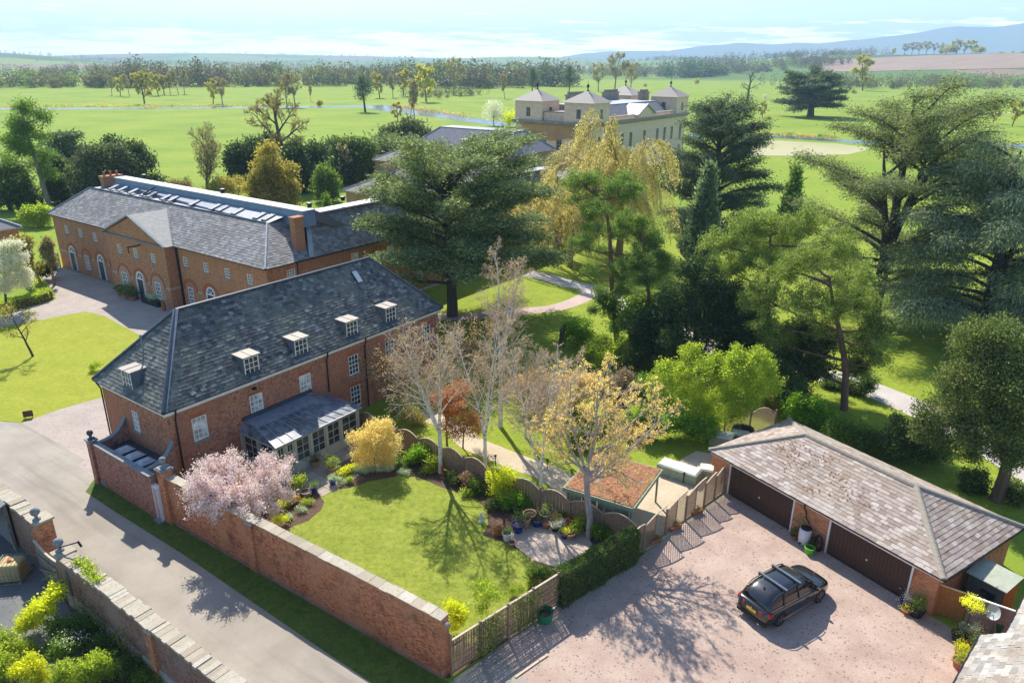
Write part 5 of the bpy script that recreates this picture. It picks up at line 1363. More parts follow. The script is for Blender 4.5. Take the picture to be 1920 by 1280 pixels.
def garden_fence():
 """the fence across the garden: curved close panels between posts"""
 pts = [(12.75, -.4), (12.6, -2.4), (12.45, -4.4), (12.35, -6.4), (12.3, -8.4), (12.25, -10.4), (12.15, -12.4), (12.05, -14.4), (12.0, -16.4), (11.95, -18.4), (12.0, -20.4), (12.1, -22.5), (12.15, -24.6)]
 o = EW(*pts[0])
 H = thing('garden_fence', 'brown close boarded fence with scalloped tops running across the garden behind the birches', 'fence', o, TH)
 P = [(a - pts[0][0], b - pts[0][1]) for a, b in pts]
 rs = random.Random(2)
 for (p, q) in zip(P[:-1], P[1:]):
  d = Vector((q[0] - p[0], q[1] - p[1], 0)); L = d.length; d.normalize(); n = Vector((-d.y, d.x, 0))
  MB().box(p[0] - .05, p[1] - .05, 0, p[0] + .05, p[1] + .05, 1.72).build('post', m_wood, H)
  k = 17
  zf = lambda s: 1.45 + .38 * math.sin(PI * s / L)
  for i in range(k):
   s0, s1 = L * i / k + .004, L * (i + 1) / k - .004
   a, b = Vector((p[0], p[1], 0)) + d * s0, Vector((p[0], p[1], 0)) + d * s1
   o1 = n * (.012 + (.014 if i % 2 else 0))
   A, B = a + o1, b + o1; th = n * .015
   MB().hexa([(*v.xy, .06) for v in (A, B, B + th, A + th)] + [(*A.xy, zf(s0)), (*B.xy, zf(s1)), (*(B + th).xy, zf(s1)), (*(A + th).xy, zf(s0))]).build('board', m_wood, H)
  for i in range(8):
   s0, s1 = L * i / 8, L * (i + 1) / 8
   a, b = Vector((p[0], p[1], zf(s0) + .02)) + d * s0, Vector((p[0], p[1], zf(s1) + .02)) + d * s1
   MB().bar(a, b, .07, .05).build('top_rail', m_wood_pale, H)
garden_fence()
def woven_fence():
 o = EW(-.7, -22.2); e = EW(5.8, -23.55)
 ang = math.atan2(e[1] - o[1], e[0] - o[0]); L = math.hypot(e[0] - o[0], e[1] - o[1])
 H = thing('woven_fence', 'brown trellis screen fence overgrown with stems, beside the end of the brick garden wall', 'fence', o, ang)
 ps = [0.04, 1.7, 3.35, 4.95, L]
 for i, x in enumerate(ps):
  MB().box(x - .05, -.05, 0, x + .05, .05, 2.0 if i else 2.3).build('post', m_wood, H)
 for x0, x1 in zip(ps[:-1], ps[1:]):
  MB().box(x0 + .05, -.04, 1.86, x1 - .05, .05, 1.92).build('top_rail', m_wood_pale, H)
  MB().box(x0 + .05, -.03, .1, x1 - .05, .03, .2).build('gravel_board', m_wood, H)
  m = MB(); rs = random.Random(int(x0 * 10))
  k = int((x1 - x0) / .055)
  for i in range(k):
   x = x0 + .08 + i * .055
   m.bar((x, rs.uniform(-.03, .03), .2), (x + rs.uniform(-.05, .05), rs.uniform(-.03, .03), 1.86), .03, .02)
  for j in range(22): m.bar((x0 + .05, rs.uniform(-.04, .04), .25 + j * .073), (x1 - .05, rs.uniform(-.04, .04), .25 + j * .073 + rs.uniform(-.04, .04)), .02, .03)
  tag(m.build('trellis', m_wood, H), kind='stuff')
woven_fence()
def right_fence():
 o = GW(14.22, .5); e = GW(18.2, 2.1)
 ang = math.atan2(e[1] - o[1], e[0] - o[0]); L = math.hypot(e[0] - o[0], e[1] - o[1])
 H = thing('side_gate', 'orange brown boarded side gate at the right hand end of the garage', 'gate', o, ang)
 for i in range(11):
  MB().box(i * .118 + .01, 0, .06, i * .118 + .118, .03, 1.78).build('board', m_wood_gate, H)
 MB().box(0, -.03, 1.72, 1.32, 0, 1.80).build('top_rail', m_wood_pale, H)
 MB().box(1.1, -.05, 1.0, 1.25, 0, 1.06).build('latch', m_black, H)
 F = thing('panel_fence', 'grey overlapped panel fence with white capping right of the orange side gate', 'fence', (o[0] + 1.36 * math.cos(ang), o[1] + 1.36 * math.sin(ang), 0), ang)
 n = 15
 xs = [0, .75, 1.5, 2.25, 3.0]
 for x0, x1 in zip(xs[:-1], xs[1:]):
  MB().box(x0, -.03, 0, x0 + .05, .05, 1.7).build('post', m_wood_grey, F)
  for k in range(n):
   z = .05 + k * .108
   MB().hexa([(x0 + .05, -.022, z), (x1, -.022, z), (x1, .0, z), (x0 + .05, .0, z), (x0 + .05, -.004, z + .12), (x1, -.004, z + .12), (x1, .008, z + .12), (x0 + .05, .008, z + .12)]).build('slat', m_wood_grey, F)
 MB().box(0, -.05, 1.68, 3.0, .05, 1.73).build('capping', m_white, F)
right_fence()
def back_lattice():
 o = (15.38, 47.29, 0.00); e = (18.99, 47.36, 0.00)
 ang = math.atan2(e[1] - o[1], e[0] - o[0]); L = math.hypot(e[0] - o[0], e[1] - o[1])
 H = thing('screen_fence', 'short scalloped lattice screen standing behind the far left corner of the garage roof', 'fence', o, ang)
 n = max(2, round(L / 2)); s = L / n
 for i in range(n + 1): MB().box(i * s - .05, -.05, 0, i * s + .05, .05, 1.9).build('post', m_wood, H)
 for i in range(n):
  zf = lambda x: 1.55 + .5 * math.sin(PI * (x - i * s) / s)
  for k in range(8):
   a, b = i * s + s * k / 8, i * s + s * (k + 1) / 8
   MB().bar((a, 0, zf(a)), (b, 0, zf(b)), .07, .05).build('top_rail', m_wood_pale, H)
  lattice_panel(H, i * s + .05, (i + 1) * s - .05, zf, .1, gap=.11, slat=.06)
back_lattice()
# ------------------------------------------------------------ plants: skeletons, twigs, leaves
def unit(v):
 n = np.linalg.norm(v)
 return v / n if n > 1e-9 else np.array([0., 0., 1.])
def perp(d, rs):
 r = rs.randn(3); r -= d * r.dot(d)
 return unit(r)
def limb(rs, p, d, L, n, wig, trop):
 """wandering path; trop = pull towards +z (positive) or -z per step"""
 P = [np.array(p, float)]; d = unit(np.array(d, float)); st = L / n
 for i in range(n):
  d = unit(d + perp(d, rs) * wig * rs.rand() + np.array([0, 0, trop]))
  P.append(P[-1] + d * st)
 return np.array(P)
def grow(rs, sp, p, d, L, r, lev, paths, tips):
 s = sp[lev]
 n = s.get('n', 6)
 P = limb(rs, p, d, L, n, s.get('wig', .25), s.get('trop', 0.))
 R_ = r * (1 - (1 - s.get('taper', .25)) * np.linspace(0, 1, n + 1))
 paths.append((P, R_, lev))
 if lev + 1 >= len(sp):
  tips.append(P); return
 c = sp[lev + 1]; k = s['kids']; k = k if isinstance(k, int) else rs.randint(k[0], k[1] + 1)
 if s.get('leafy'): tips.append(P)
 t0 = s.get('t0', .3); ga = rs.rand() * 6.28
 for i in range(k):
  t = t0 + (1 - t0) * (i + rs.rand() * .8) / k; t = min(t, 1)
  f = t * n; j = min(int(f), n - 1); q = P[j] + (P[j + 1] - P[j]) * (f - j)
  dd = unit(P[j + 1] - P[j])
  ga += 2.4 + rs.rand() * .6
  e1 = unit(np.cross(dd, [0.3, 0.2, 1.0])); e2 = np.cross(dd, e1)
  side = e1 * math.cos(ga) + e2 * math.sin(ga)
  if s.get('flat'): side = unit(side * np.array([1, 1, s['flat']]))
  a = R(rs.uniform(*s.get('ang', (30, 55))))
  nd = dd * math.cos(a) + side * math.sin(a)
  shape = s.get('shape', 0)
  ll = L * rs.uniform(*s.get('lr', (.5, .7))) * (1 - .55 * (t - t0) / (1 - t0 + 1e-6) if shape == 0 else (1.0 if shape == 1 else .35 + .65 * math.sin(PI * (.15 + .75 * (t - t0) / (1 - t0 + 1e-6)))))
  grow(rs, sp, q, nd, ll, max(R_[j] * s.get('rr', .55), .004), lev + 1, paths, tips)
def tubes_mesh(name, paths, mat, sides=(9, 6, 4, 3, 3), minr=0.0):
 V = []; F = []; b = 0
 for P, R_, lev in paths:
  k = sides[min(lev, len(sides) - 1)]
  n = len(P)
  D = np.empty_like(P); D[1:-1] = P[2:] - P[:-2]; D[0] = P[1] - P[0]; D[-1] = P[-1] - P[-2]
  D /= np.linalg.norm(D, axis=1)[:, None] + 1e-9
  ref = np.array([.12, .07, 1.]) if abs(D[0][2]) < .9 else np.array([1., .1, 0.])
  X = np.cross(D, ref); X /= np.linalg.norm(X, axis=1)[:, None] + 1e-9
  Y = np.cross(D, X)
  a = np.arange(k) * 2 * PI / k
  rr = np.maximum(R_, minr)
  ring = P[:, None] + (X[:, None] * np.cos(a)[None, :, None] + Y[:, None] * np.sin(a)[None, :, None]) * rr[:, None, None]
  V.append(ring.reshape(-1, 3))
  i, j = np.meshgrid(np.arange(n - 1), np.arange(k), indexing='ij'); j2 = (j + 1) % k
  F.append(np.stack([b + i * k + j, b + i * k + j2, b + (i + 1) * k + j2, b + (i + 1) * k + j], -1).reshape(-1, 4))
  b += n * k
 return nmesh(name, np.concatenate(V), np.concatenate(F), mat, smooth=True)
def leaf_quads(rs, C, D, l, w, cup=.0):
 """diamond leaves: C (n,3) bases, D (n,3) directions (tip), random roll; l, w scalars or arrays"""
 n = len(C)
 D = D / (np.linalg.norm(D, axis=1)[:, None] + 1e-9)
 r = rs.randn(n, 3); X = np.cross(D, r); X /= np.linalg.norm(X, axis=1)[:, None] + 1e-9
 l = np.broadcast_to(l, (n,)) * rs.uniform(.7, 1.3, n); w = np.broadcast_to(w, (n,)) * rs.uniform(.7, 1.3, n)
 m = C + D * (l * .35)[:, None]
 V = np.stack([m - X * (w * .55)[:, None], m + X * (w * .55)[:, None], C + D * l[:, None] * np.where(rs.rand(n) < .5, 1, -.35)[:, None]], 1).reshape(-1, 3)
 return V, np.arange(n * 3).reshape(n, 3)
def flat_quads(rs, C, D, l, w, tilt=.25):
 """leaves lying near flat: normals within tilt of +z"""
 n = len(C)
 N = np.stack([rs.randn(n) * tilt, rs.randn(n) * tilt, np.ones(n)], 1)
 D = D - N * ((D * N).sum(1) / (N * N).sum(1))[:, None]
 D /= np.linalg.norm(D, axis=1)[:, None] + 1e-9
 X = np.cross(D, N); X /= np.linalg.norm(X, axis=1)[:, None] + 1e-9
 l = np.broadcast_to(l, (n,)) * rs.uniform(.7, 1.3, n); w = np.broadcast_to(w, (n,)) * rs.uniform(.7, 1.3, n)
 V = np.stack([C - X * (w * .5)[:, None], C + X * (w * .5)[:, None], C + D * l[:, None]], 1).reshape(-1, 3)
 return V, np.arange(n * 3).reshape(n, 3)
def along(rs, tips, n, t0=.2, jit=.05):
 """n points along a set of paths, with directions"""
 A = np.concatenate([P[:-1] for P in tips]); B = np.concatenate([P[1:] for P in tips])
 T0 = np.concatenate([np.arange(len(P) - 1) / (len(P) - 1) for P in tips]); T1 = np.concatenate([np.arange(1, len(P)) / (len(P) - 1) for P in tips])
 lo = np.clip((t0 - T0) / (T1 - T0), 0, 1)
 W_ = np.linalg.norm(B - A, axis=1) * (1 - lo) + 1e-9
 k = rs.choice(len(A), n, p=W_ / W_.sum())
 f = (lo[k] + (1 - lo[k]) * rs.rand(n))[:, None]
 D = B[k] - A[k]
 return A[k] + D * f + rs.randn(n, 3) * jit, D / (np.linalg.norm(D, axis=1)[:, None] + 1e-9)
def blob_leaves(rs, blobs, n, l, w, shell=.55, up=.25, droop=0., tuft=7):
 """leaves in small tufts through a set of ellipsoid clumps; blobs rows: x,y,z,rx,ry,rz"""
 B = np.array(blobs, float); m = max(1, n // tuft)
 vol = (B[:, 3] * B[:, 4] * B[:, 5]) ** (2 / 3)
 idx = rs.choice(len(B), m, p=vol / vol.sum())
 d = rs.randn(m, 3); d /= np.linalg.norm(d, axis=1)[:, None]
 rad = (shell + (1 - shell) * rs.rand(m)) * (1 + .17 * rs.randn(m))
 C = np.repeat(B[idx, :3] + d * rad[:, None] * B[idx, 3:], tuft, 0); d = np.repeat(d, tuft, 0)
 C = C + rs.randn(m * tuft, 3) * l * .75
 D = d + rs.randn(m * tuft, 3) * .75 + np.array([0, 0, up - droop])
 return leaf_quads(rs, C, D, l, w)
def lumps(rs, c, r, n, size, zlo=-.6, squash=1.):
 """clumps spread over an ellipsoid so that its outline is uneven"""
 o = [(c[0], c[1], c[2], r[0] * .62, r[1] * .62, r[2] * .62)]
 for i in range(n):
  d = rs.randn(3); d /= np.linalg.norm(d)
  if d[2] < zlo: d[2] = -d[2]
  k = rs.uniform(.60, .92); s = rs.uniform(.7, 1.25) * size
  o.append((c[0] + d[0] * r[0] * k, c[1] + d[1] * r[1] * k, c[2] + d[2] * r[2] * k, s, s, s * squash))
 return o
LEAF = {}
def lm(name, *a, **k):
 if name not in LEAF: LEAF[name] = leaf(name, *a, **k)
 return LEAF[name]
L_cedar = lm('cedar_needles', [(0, (.052, .076, .034)), (.5, (.092, .12, .052)), (.8, (.15, .18, .082)), (1, (.27, .29, .155))], .25, vary=.2)
L_deodar = lm('deodar_needles', [(0, (.058, .085, .058)), (.5, (.105, .14, .088)), (.8, (.175, .21, .14)), (1, (.30, .32, .22))], .28, vary=.2)
L_cedar_far = lm('dark_cedar_needles', [(0, (.030, .052, .034)), (.6, (.055, .082, .05)), (1, (.10, .125, .07))], .2)
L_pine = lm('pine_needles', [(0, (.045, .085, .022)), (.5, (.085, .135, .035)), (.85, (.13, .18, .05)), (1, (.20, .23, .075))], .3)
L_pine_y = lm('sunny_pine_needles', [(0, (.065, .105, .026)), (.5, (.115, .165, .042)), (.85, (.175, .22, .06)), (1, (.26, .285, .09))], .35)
L_pine_blue = lm('blue_pine_needles', [(0, (.06, .095, .065)), (.5, (.10, .145, .095)), (1, (.19, .23, .15))], .3)
L_yew = lm('yew_needles', [(0, (.022, .040, .018)), (.6, (.040, .064, .024)), (1, (.085, .11, .036))], .2)
L_yew_gold = lm('golden_tipped_yew', [(0, (.032, .055, .02)), (.5, (.065, .095, .03)), (.8, (.12, .135, .04)), (1, (.24, .21, .08))], .2)
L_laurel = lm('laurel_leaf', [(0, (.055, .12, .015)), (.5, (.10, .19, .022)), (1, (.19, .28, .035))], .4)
L_bright = lm('fresh_green_leaf', [(0, (.11, .16, .022)), (.5, (.18, .235, .032)), (1, (.31, .345, .06))], .42)
L_lime = lm('lime_yellow_leaf', [(0, (.20, .25, .018)), (.5, (.34, .36, .022)), (1, (.48, .45, .04))], .45)
L_shrub = lm('mid_green_leaf', [(0, (.045, .085, .020)), (.5, (.080, .135, .026)), (1, (.14, .20, .04))], .35)
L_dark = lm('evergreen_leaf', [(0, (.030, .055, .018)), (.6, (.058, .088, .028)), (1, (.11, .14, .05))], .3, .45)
L_holm = lm('holm_oak_leaf', [(0, (.035, .052, .026)), (.6, (.065, .085, .042)), (1, (.12, .135, .07))], .2)
L_gold = lm('golden_leaf', [(0, (.30, .21, .08)), (.5, (.46, .36, .15)), (1, (.60, .51, .26))], .4, tcol=(1.2, 1.15, .8))
L_willow = lm('willow_leaf', [(0, (.42, .34, .12)), (.5, (.54, .45, .18)), (1, (.62, .55, .26))], .4, tcol=(1.2, 1.15, .8))
L_bud = lm('amber_bud_leaf', [(0, (.30, .19, .085)), (.45, (.48, .34, .13)), (1, (.66, .54, .22))], .4, tcol=(1.2, 1.15, .8))
L_catkin = lm('brown_catkin', [(0, (.26, .18, .10)), (.5, (.38, .27, .15)), (1, (.48, .37, .20))], .25)
L_pinkb = lm('pink_blossom', [(0, (.43, .365, .34)), (.5, (.47, .425, .40)), (1, (.477, .455, .435))], .3, tcol=(1.1, .9, .9))
L_whiteb = lm('white_blossom', [(0, (.31, .31, .18)), (.4, (.42, .41, .31)), (1, (.475, .465, .40))], .3, tcol=(1.1, 1.1, 1))
L_bronze = lm('bronze_young_leaf', [(0, (.20, .15, .02)), (1, (.34, .28, .05))], .4)
L_acer = lm('red_acer_leaf', [(0, (.22, .065, .035)), (.5, (.32, .12, .05)), (1, (.36, .22, .08))], .38, tcol=(1.1, 1, .9))
L_olive = lm('olive_spring_leaf', [(0, (.12, .11, .03)), (.5, (.20, .18, .05)), (1, (.30, .26, .08))], .4)
L_haze = lm('spring_haze_twigs', [(0, (.13, .11, .065)), (.6, (.19, .165, .085)), (1, (.26, .235, .10))], .3)
L_silver = lm('silver_leaf', [(0, (.16, .21, .16)), (1, (.36, .42, .36))], .3)
L_flower_y = lm('yellow_flower', [(0, (.62, .50, .02)), (1, (.75, .65, .06))], .3)
L_flower_w = lm('white_flower', [(0, (.7, .7, .62)), (1, (.85, .85, .8))], .3)
L_orange = lm('copper_leaf', [(0, (.20, .10, .04)), (1, (.32, .19, .06))], .3, tcol=(1.1, 1, .9))
B_birch = bark('birch_bark', (.80, .75, .68), (.62, .56, .49), 5., .3, (.10, .085, .075))
B_twig = bark('pinkish_twig_bark', (.56, .45, .35), (.44, .33, .25), 5.)
B_grey = bark('grey_bark', (.34, .30, .26), (.22, .19, .165), 6.)
B_dark = bark('dark_bark', (.065, .055, .045), (.10, .085, .07), 5.)
B_brown = bark('brown_bark', (.17, .125, .09), (.11, .08, .06), 5.)
B_pine = bark('scots_pine_bark', (.24, .135, .085), (.14, .09, .065), 4.)
def plant(name, label, cat, loc, group=None, rz=0.):
 return thing(name, label, cat, (loc[0], loc[1], loc[2] if len(loc) > 2 else 0), rz, group)
def crown(o, VF, mat, name='crown'):
 V = np.concatenate([v for v, f in VF]); off = 0; Fs = []
 for v, f in VF: Fs.append(f + off); off += len(v)
 return link(name, nmesh(name, V, np.concatenate(Fs), mat), o)
# ---- kinds of tree -------------------------------------------------------
def t_broadleaf(o, seed, H, spread, barkm, leafm, nleaf, ls, trunk_h=.3, kids=(7, 9), levels=3, stems=1, lean=(0, 0), up=.04, ang=(35, 65), jit=.12, leafdir=.6, r0=None, twigs=True, minr=.012, cluster=1):
 """open crowned tree with visible limbs; leaves in small clusters along the twigs"""
 rs = np.random.RandomState(seed)
 r0 = r0 or H * .022
 sp = [dict(n=7, wig=.12, trop=.02, kids=kids, t0=trunk_h, ang=ang, lr=(spread * .85, spread * 1.15), rr=.55, taper=.25, shape=2)]
 sp.append(dict(n=6, wig=.30, trop=up, kids=(6, 8), t0=.25, ang=(30, 60), lr=(.40, .60), rr=.5, taper=.25))
 if levels >= 3: sp.append(dict(n=5, wig=.35, trop=up, kids=(5, 7), t0=.2, ang=(30, 60), lr=(.4, .6), rr=.5, taper=.3))
 sp.append(dict(n=4, wig=.4, trop=up * .5))
 paths = []; tips = []
 for s in range(stems):
  a = rs.rand() * 6.28
  d = np.array([lean[0] + (.22 * math.cos(a) if stems > 1 else 0), lean[1] + (.22 * math.sin(a) if stems > 1 else 0), 1.])
  grow(rs, sp, (0, 0, -.1), d, H * (.92 if s == 0 else rs.uniform(.7, .9)), r0 * (1 if s == 0 else .75), 0, paths, tips)
 link('trunk', tubes_mesh('trunk', paths, barkm, minr=minr), o)
 if nleaf:
  n = nleaf // cluster
  C, D = along(rs, tips, n, .15, jit)
  if cluster > 1:
   C = np.repeat(C, cluster, 0) + rs.randn(n * cluster, 3) * ls * .45; D = np.repeat(D, cluster, 0)
  D = D * leafdir + rs.randn(len(C), 3) * .6
  crown(o, [leaf_quads(rs, C, D, ls, ls * .65)], leafm)
 return tips
def t_birch(o, seed, H, stems, spread, nleaf, ls=.10, leafm=None, fork=.25, weep=-.05, r0=.13, dirs=None):
 rs = np.random.RandomState(seed)
 sp = [dict(n=9, wig=.10, trop=.035, kids=(13, 16), t0=.18, ang=(25, 48), lr=(spread, spread * 1.35), rr=.42, taper=.12, shape=0, leafy=False),
          dict(n=7, wig=.22, trop=.03 + weep * .4, kids=(7, 9), t0=.25, ang=(25, 50), lr=(.38, .6), rr=.45, taper=.15),
          dict(n=6, wig=.30, trop=weep, kids=(5, 7), t0=.2, ang=(25, 55), lr=(.4, .65), rr=.5, taper=.2),
          dict(n=4, wig=.3, trop=weep * 2.2)]
 paths = []; tips = []
 base = np.array([0, 0, -.1]); fp = np.array([0, 0, H * fork])
 paths.append((np.array([base, fp * .5 + (.04, .02, 0), fp + (.03, -.02, .05)]), np.array([r0 * 1.35, r0 * 1.1, r0]), 0))
 for s in range(stems):
  a = 2 * PI * s / stems + rs.rand()
  k = .20 + .10 * rs.rand()
  d = np.array([k * math.cos(a), k * math.sin(a), 1.]) if dirs is None else np.array(dirs[s], float)
  grow(rs, sp, fp, d, H * (1 - fork) * rs.uniform(.82, 1.02), r0 * (.85 if stems > 1 else 1), 0, paths, tips)
 thick = [p for p in paths if p[2] <= 1]; thin = [p for p in paths if p[2] > 1]
 link('trunk', tubes_mesh('trunk', thick, B_birch, sides=(8, 5), minr=.016), o)
 link('twigs', tubes_mesh('twigs', thin, B_twig, sides=(3, 3, 3, 3), minr=.009), o)
 C, D = along(rs, tips, nleaf, .1, .05)
 D = D * .3 + rs.randn(len(C), 3) * .35 + np.array([0, 0, -.9])
 crown(o, [leaf_quads(rs, C, D, ls, ls * .45)], leafm or L_catkin, 'catkins')
def t_cedar(o, seed, H, Rr, tiers, leafm, nleaf, droop=.0, barkm=None, base=.25, ls=.42, flat=.42, wild=.25, asym=None, top=.55, trunks=None, r0=None, taper_pow=.75, thick=.8):
 """tiered cedar: level plates of foliage carried on long limbs"""
 rs = np.random.RandomState(seed); barkm = barkm or B_dark
 r0 = r0 or H * .028; paths = []; plates = []
 tp = limb(rs, (0, 0, -.2), (0.02, 0.02, 1), H * .96, 10, .06, .02)
 stems = [tp]
 paths.append((tp, r0 * (1 - .85 * np.linspace(0, 1, 11)), 0))
 for d, f0, ln in (trunks or []):
  j = int(f0 * 10); q = limb(rs, tp[j], d, H * ln, 8, .10, .06); stems.append(q)
  paths.append((q, r0 * .6 * (1 - .8 * np.linspace(0, 1, 9)), 0))
 ga = rs.rand() * 6.28
 for i in range(tiers):
  t = base + (1 - base) * (i + rs.rand() * .5) / tiers
  S = stems[rs.randint(len(stems))] if i > tiers * .3 else stems[0]
  f = min(t * (len(S) - 1), len(S) - 1.001); j = int(f); q = S[j] + (S[j + 1] - S[j]) * (f - j)
  ga += 2.4 + rs.randn() * .3
  tt = (t - base) / (1 - base)
  reach = Rr * (top + (1 - top) * (1 - tt) ** taper_pow) * rs.uniform(1 - wild, 1 + wild * .6)
  if tt > .9: reach *= .7
  if asym: reach *= 1 + asym[1] * math.cos(ga - asym[0])
  d0 = np.array([math.cos(ga), math.sin(ga), .30 + .3 * rs.rand() + .5 * tt])
  P = limb(rs, q, d0, reach * 1.08, 8, .14, -.055 - droop)
  rb = r0 * .34 * (1 - .5 * tt)
  paths.append((P, rb * (1 - .85 * np.linspace(0, 1, 9)), 1))
  ns = max(5, int(reach * 2.2))
  for k in range(ns):
   u = .28 + .72 * (k + rs.rand() * .7) / ns
   f2 = min(u * 8, 7.999); j2 = int(f2); c = P[j2] + (P[j2 + 1] - P[j2]) * (f2 - j2); dd = unit(P[j2 + 1] - P[j2])
   sd = 1 if k % 2 else -1
   sv = unit(np.array([-dd[1] * sd, dd[0] * sd, 0]) * rs.uniform(.6, 1.1) + dd * rs.uniform(.3, .8))
   ln = reach * rs.uniform(.18, .34) * (1.05 - .45 * u)
   Q = limb(rs, c, sv, ln, 4, .25, -.04 - droop * 1.5)
   paths.append((Q, rb * .25 * (1 - .7 * np.linspace(0, 1, 5)), 2))
   plates.append((Q, ln))
  plates.append((P[4:], reach * .5))
 link('trunk', tubes_mesh('trunk', paths, barkm, minr=.02), o)
 T = [p for p, _ in plates]
 C, D = along(rs, T, nleaf, .0, .0)
 rad = .42 if ls < .5 else ls * .9
 off = rs.randn(nleaf, 3) * np.array([rad, rad, rad * flat * 1.2])
 off[:, 2] += np.abs(rs.randn(nleaf)) * thick * .35
 if droop: off[:, 2] -= np.abs(rs.randn(nleaf)) * droop * 7
 C = C + off
 D2 = D * .6 + off / rad * .5 + rs.randn(nleaf, 3) * .35
 if droop:
  D2[:, 2] -= .5 + droop * 5
  crown(o, [leaf_quads(rs, C, D2, ls, ls * .22)], leafm)
 else:
   crown(o, [flat_quads(rs, C, D2, ls, ls * .42, 1.1)], leafm)
def t_pine(o, seed, H, clumps, leafm, nleaf, ls=.24, path=None, r0=.28, barkm=None, dead=6):
 """Scots pine: bare trunk, foliage in clumps; clumps rows: x,y,z,r (local metres)"""
 rs = np.random.RandomState(seed); barkm = barkm or B_pine
 tp = np.array(path, float) if path is not None else limb(rs, (0, 0, -.2), (.03, .02, 1), H * .97, 9, .09, .02)
 tt = np.linspace(0, 1, len(tp))
 sp_ = np.array([np.interp(np.linspace(0, 1, 14), tt, tp[:, i]) for i in range(3)]).T
 paths = [(sp_, r0 * (1 - .72 * np.linspace(0, 1, 14)), 0)]; bl = []
 for x, y, z, r in clumps:
  c = np.array([x, y, z]); k = np.argmin(np.abs(sp_[:, 2] - (z - .2 * r - np.hypot(x - sp_[:, 0], y - sp_[:, 1]) * .12)))
  a = sp_[k]; mid = (a + c) / 2 + rs.randn(3) * .25 + np.array([0, 0, -.15 * r])
  t = np.linspace(0, 1, 6)[:, None]
  P = (1 - t) ** 2 * a + 2 * t * (1 - t) * mid + t ** 2 * c
  paths.append((P, np.linspace(.10, .03, 6) * (r0 / .28) * min(1.3, .6 + r * .3), 1))
  m = max(14, int(r * r * 15))
  for i in range(m):
   d = rs.randn(3); d[2] = d[2] * .8 + .15; d = unit(d)
   q = c + d * r * rs.uniform(.25, 1.08) * np.array([1, 1, .7]); t = rs.uniform(.22, .42) * (.6 + .22 * r)
   bl.append((*q, t, t, t * .7))
   if i % 5 == 0: paths.append((np.array([P[-2], (P[-2] + q) / 2 + rs.randn(3) * .1, q]), np.array([.035, .022, .010]), 2))
 for i in range(dead):
  k = rs.randint(4, 10); d = rs.randn(3); d[2] = rs.uniform(-.3, .3)
  paths.append((limb(rs, sp_[k], d, rs.uniform(.8, 2.2), 5, .35, -.04), np.linspace(.04, .01, 6), 1))
 link('trunk', tubes_mesh('trunk', paths, barkm, minr=.014), o)
 V, F = blob_leaves(rs, bl, nleaf, ls, ls * .30, .2, .7, 0, 4)
 crown(o, [(V, F)], leafm)
def t_mass(o, seed, blobs, leafm, nleaf, ls, barkm=None, trunk=None, up=.25, shell=.5, aspect=.55, droop=0.):
 """dense crown of leaf clumps (yew, holm oak, laurel, shrubs)"""
 rs = np.random.RandomState(seed)
 if trunk:
  h, r = trunk
  ps = [(limb(rs, (0, 0, -.1), (.03, .02, 1), h, 5, .1, 0), r * np.linspace(1, .55, 6), 0)]
  top = ps[0][0][-1]
  for b in blobs[1:9]: ps.append((np.array([top * (.55 + .4 * rs.rand()), (top + np.array(b[:3])) / 2, np.array(b[:3])]), np.array([r * .4, r * .25, r * .08]), 1))
  link('trunk', tubes_mesh('trunk', ps, barkm or B_brown), o)
 crown(o, [blob_leaves(rs, blobs, nleaf, ls, ls * aspect, shell, up, droop)], leafm)
def t_conifer(o, seed, H, Rr, leafm, nleaf, ls=.3, base=.06, upward=.35, barkm=None, pw=.8, droop=0.):
 rs = np.random.RandomState(seed); paths = []; tips = []
 paths.append((np.array([(0, 0, -.1), (0, 0, H * .5), (0, 0, H * .98)]), np.array([H * .018, H * .012, .01]), 0))
 n = int(26 + H * 3)
 for i in range(n):
  t = base + (1 - base) * (i / n); a = i * 2.4 + rs.rand() * .5
  L = Rr * (1 - ((t - base) / (1 - base)) ** (1 / pw)) * rs.uniform(.75, 1.12) + .15
  P = limb(rs, (0, 0, H * t * .97), (math.cos(a), math.sin(a), upward), L, 4, .15, .05 - droop)
  paths.append((P, np.linspace(.05, .01, 5), 1)); tips.append(P)
 link('trunk', tubes_mesh('trunk', paths, barkm or B_brown, minr=.01), o)
 C, D = along(rs, tips, nleaf, .15, ls * .45)
 D = D * .9 + rs.randn(nleaf, 3) * .5 + np.array([0, 0, .45 - droop * 3])
 crown(o, [leaf_quads(rs, C, D, ls, ls * .3)], leafm)
def t_willow(o, seed, H, Rr, leafm, nstr, ls=.2):
 rs = np.random.RandomState(seed)
 sp = [dict(n=6, wig=.15, trop=.02, kids=(8, 9), t0=.25, ang=(30, 60), lr=(.50, .72), rr=.6, taper=.3, shape=1),
          dict(n=7, wig=.25, trop=.02, kids=(7, 9), t0=.3, ang=(30, 60), lr=(.4, .6), rr=.5, taper=.25),
          dict(n=5, wig=.3, trop=-.06)]
 paths = []; tips = []
 grow(rs, sp, (0, 0, -.2), (0, 0, 1), H * .72, H * .03, 0, paths, tips)
 C, D = along(rs, tips, nstr, .2, .15)
 VF = []
 st = []
 for c, d in zip(C, D):
  L = min(rs.uniform(2.5, 6.5) * (H / 16), c[2] * .85)
  P = limb(rs, c, (d[0] * .8, d[1] * .8, -.25), L, 6, .10, -.42)
  st.append(P); paths.append((P, np.linspace(.014, .006, 7), 3))
 link('trunk', tubes_mesh('trunk', paths, B_olive, minr=.011), o)
 n = nstr * 32
 C, D = along(rs, st, n, .0, .07)
 D = D + rs.randn(n, 3) * .3
 crown(o, [leaf_quads(rs, C, D, ls, ls * .4)], leafm)
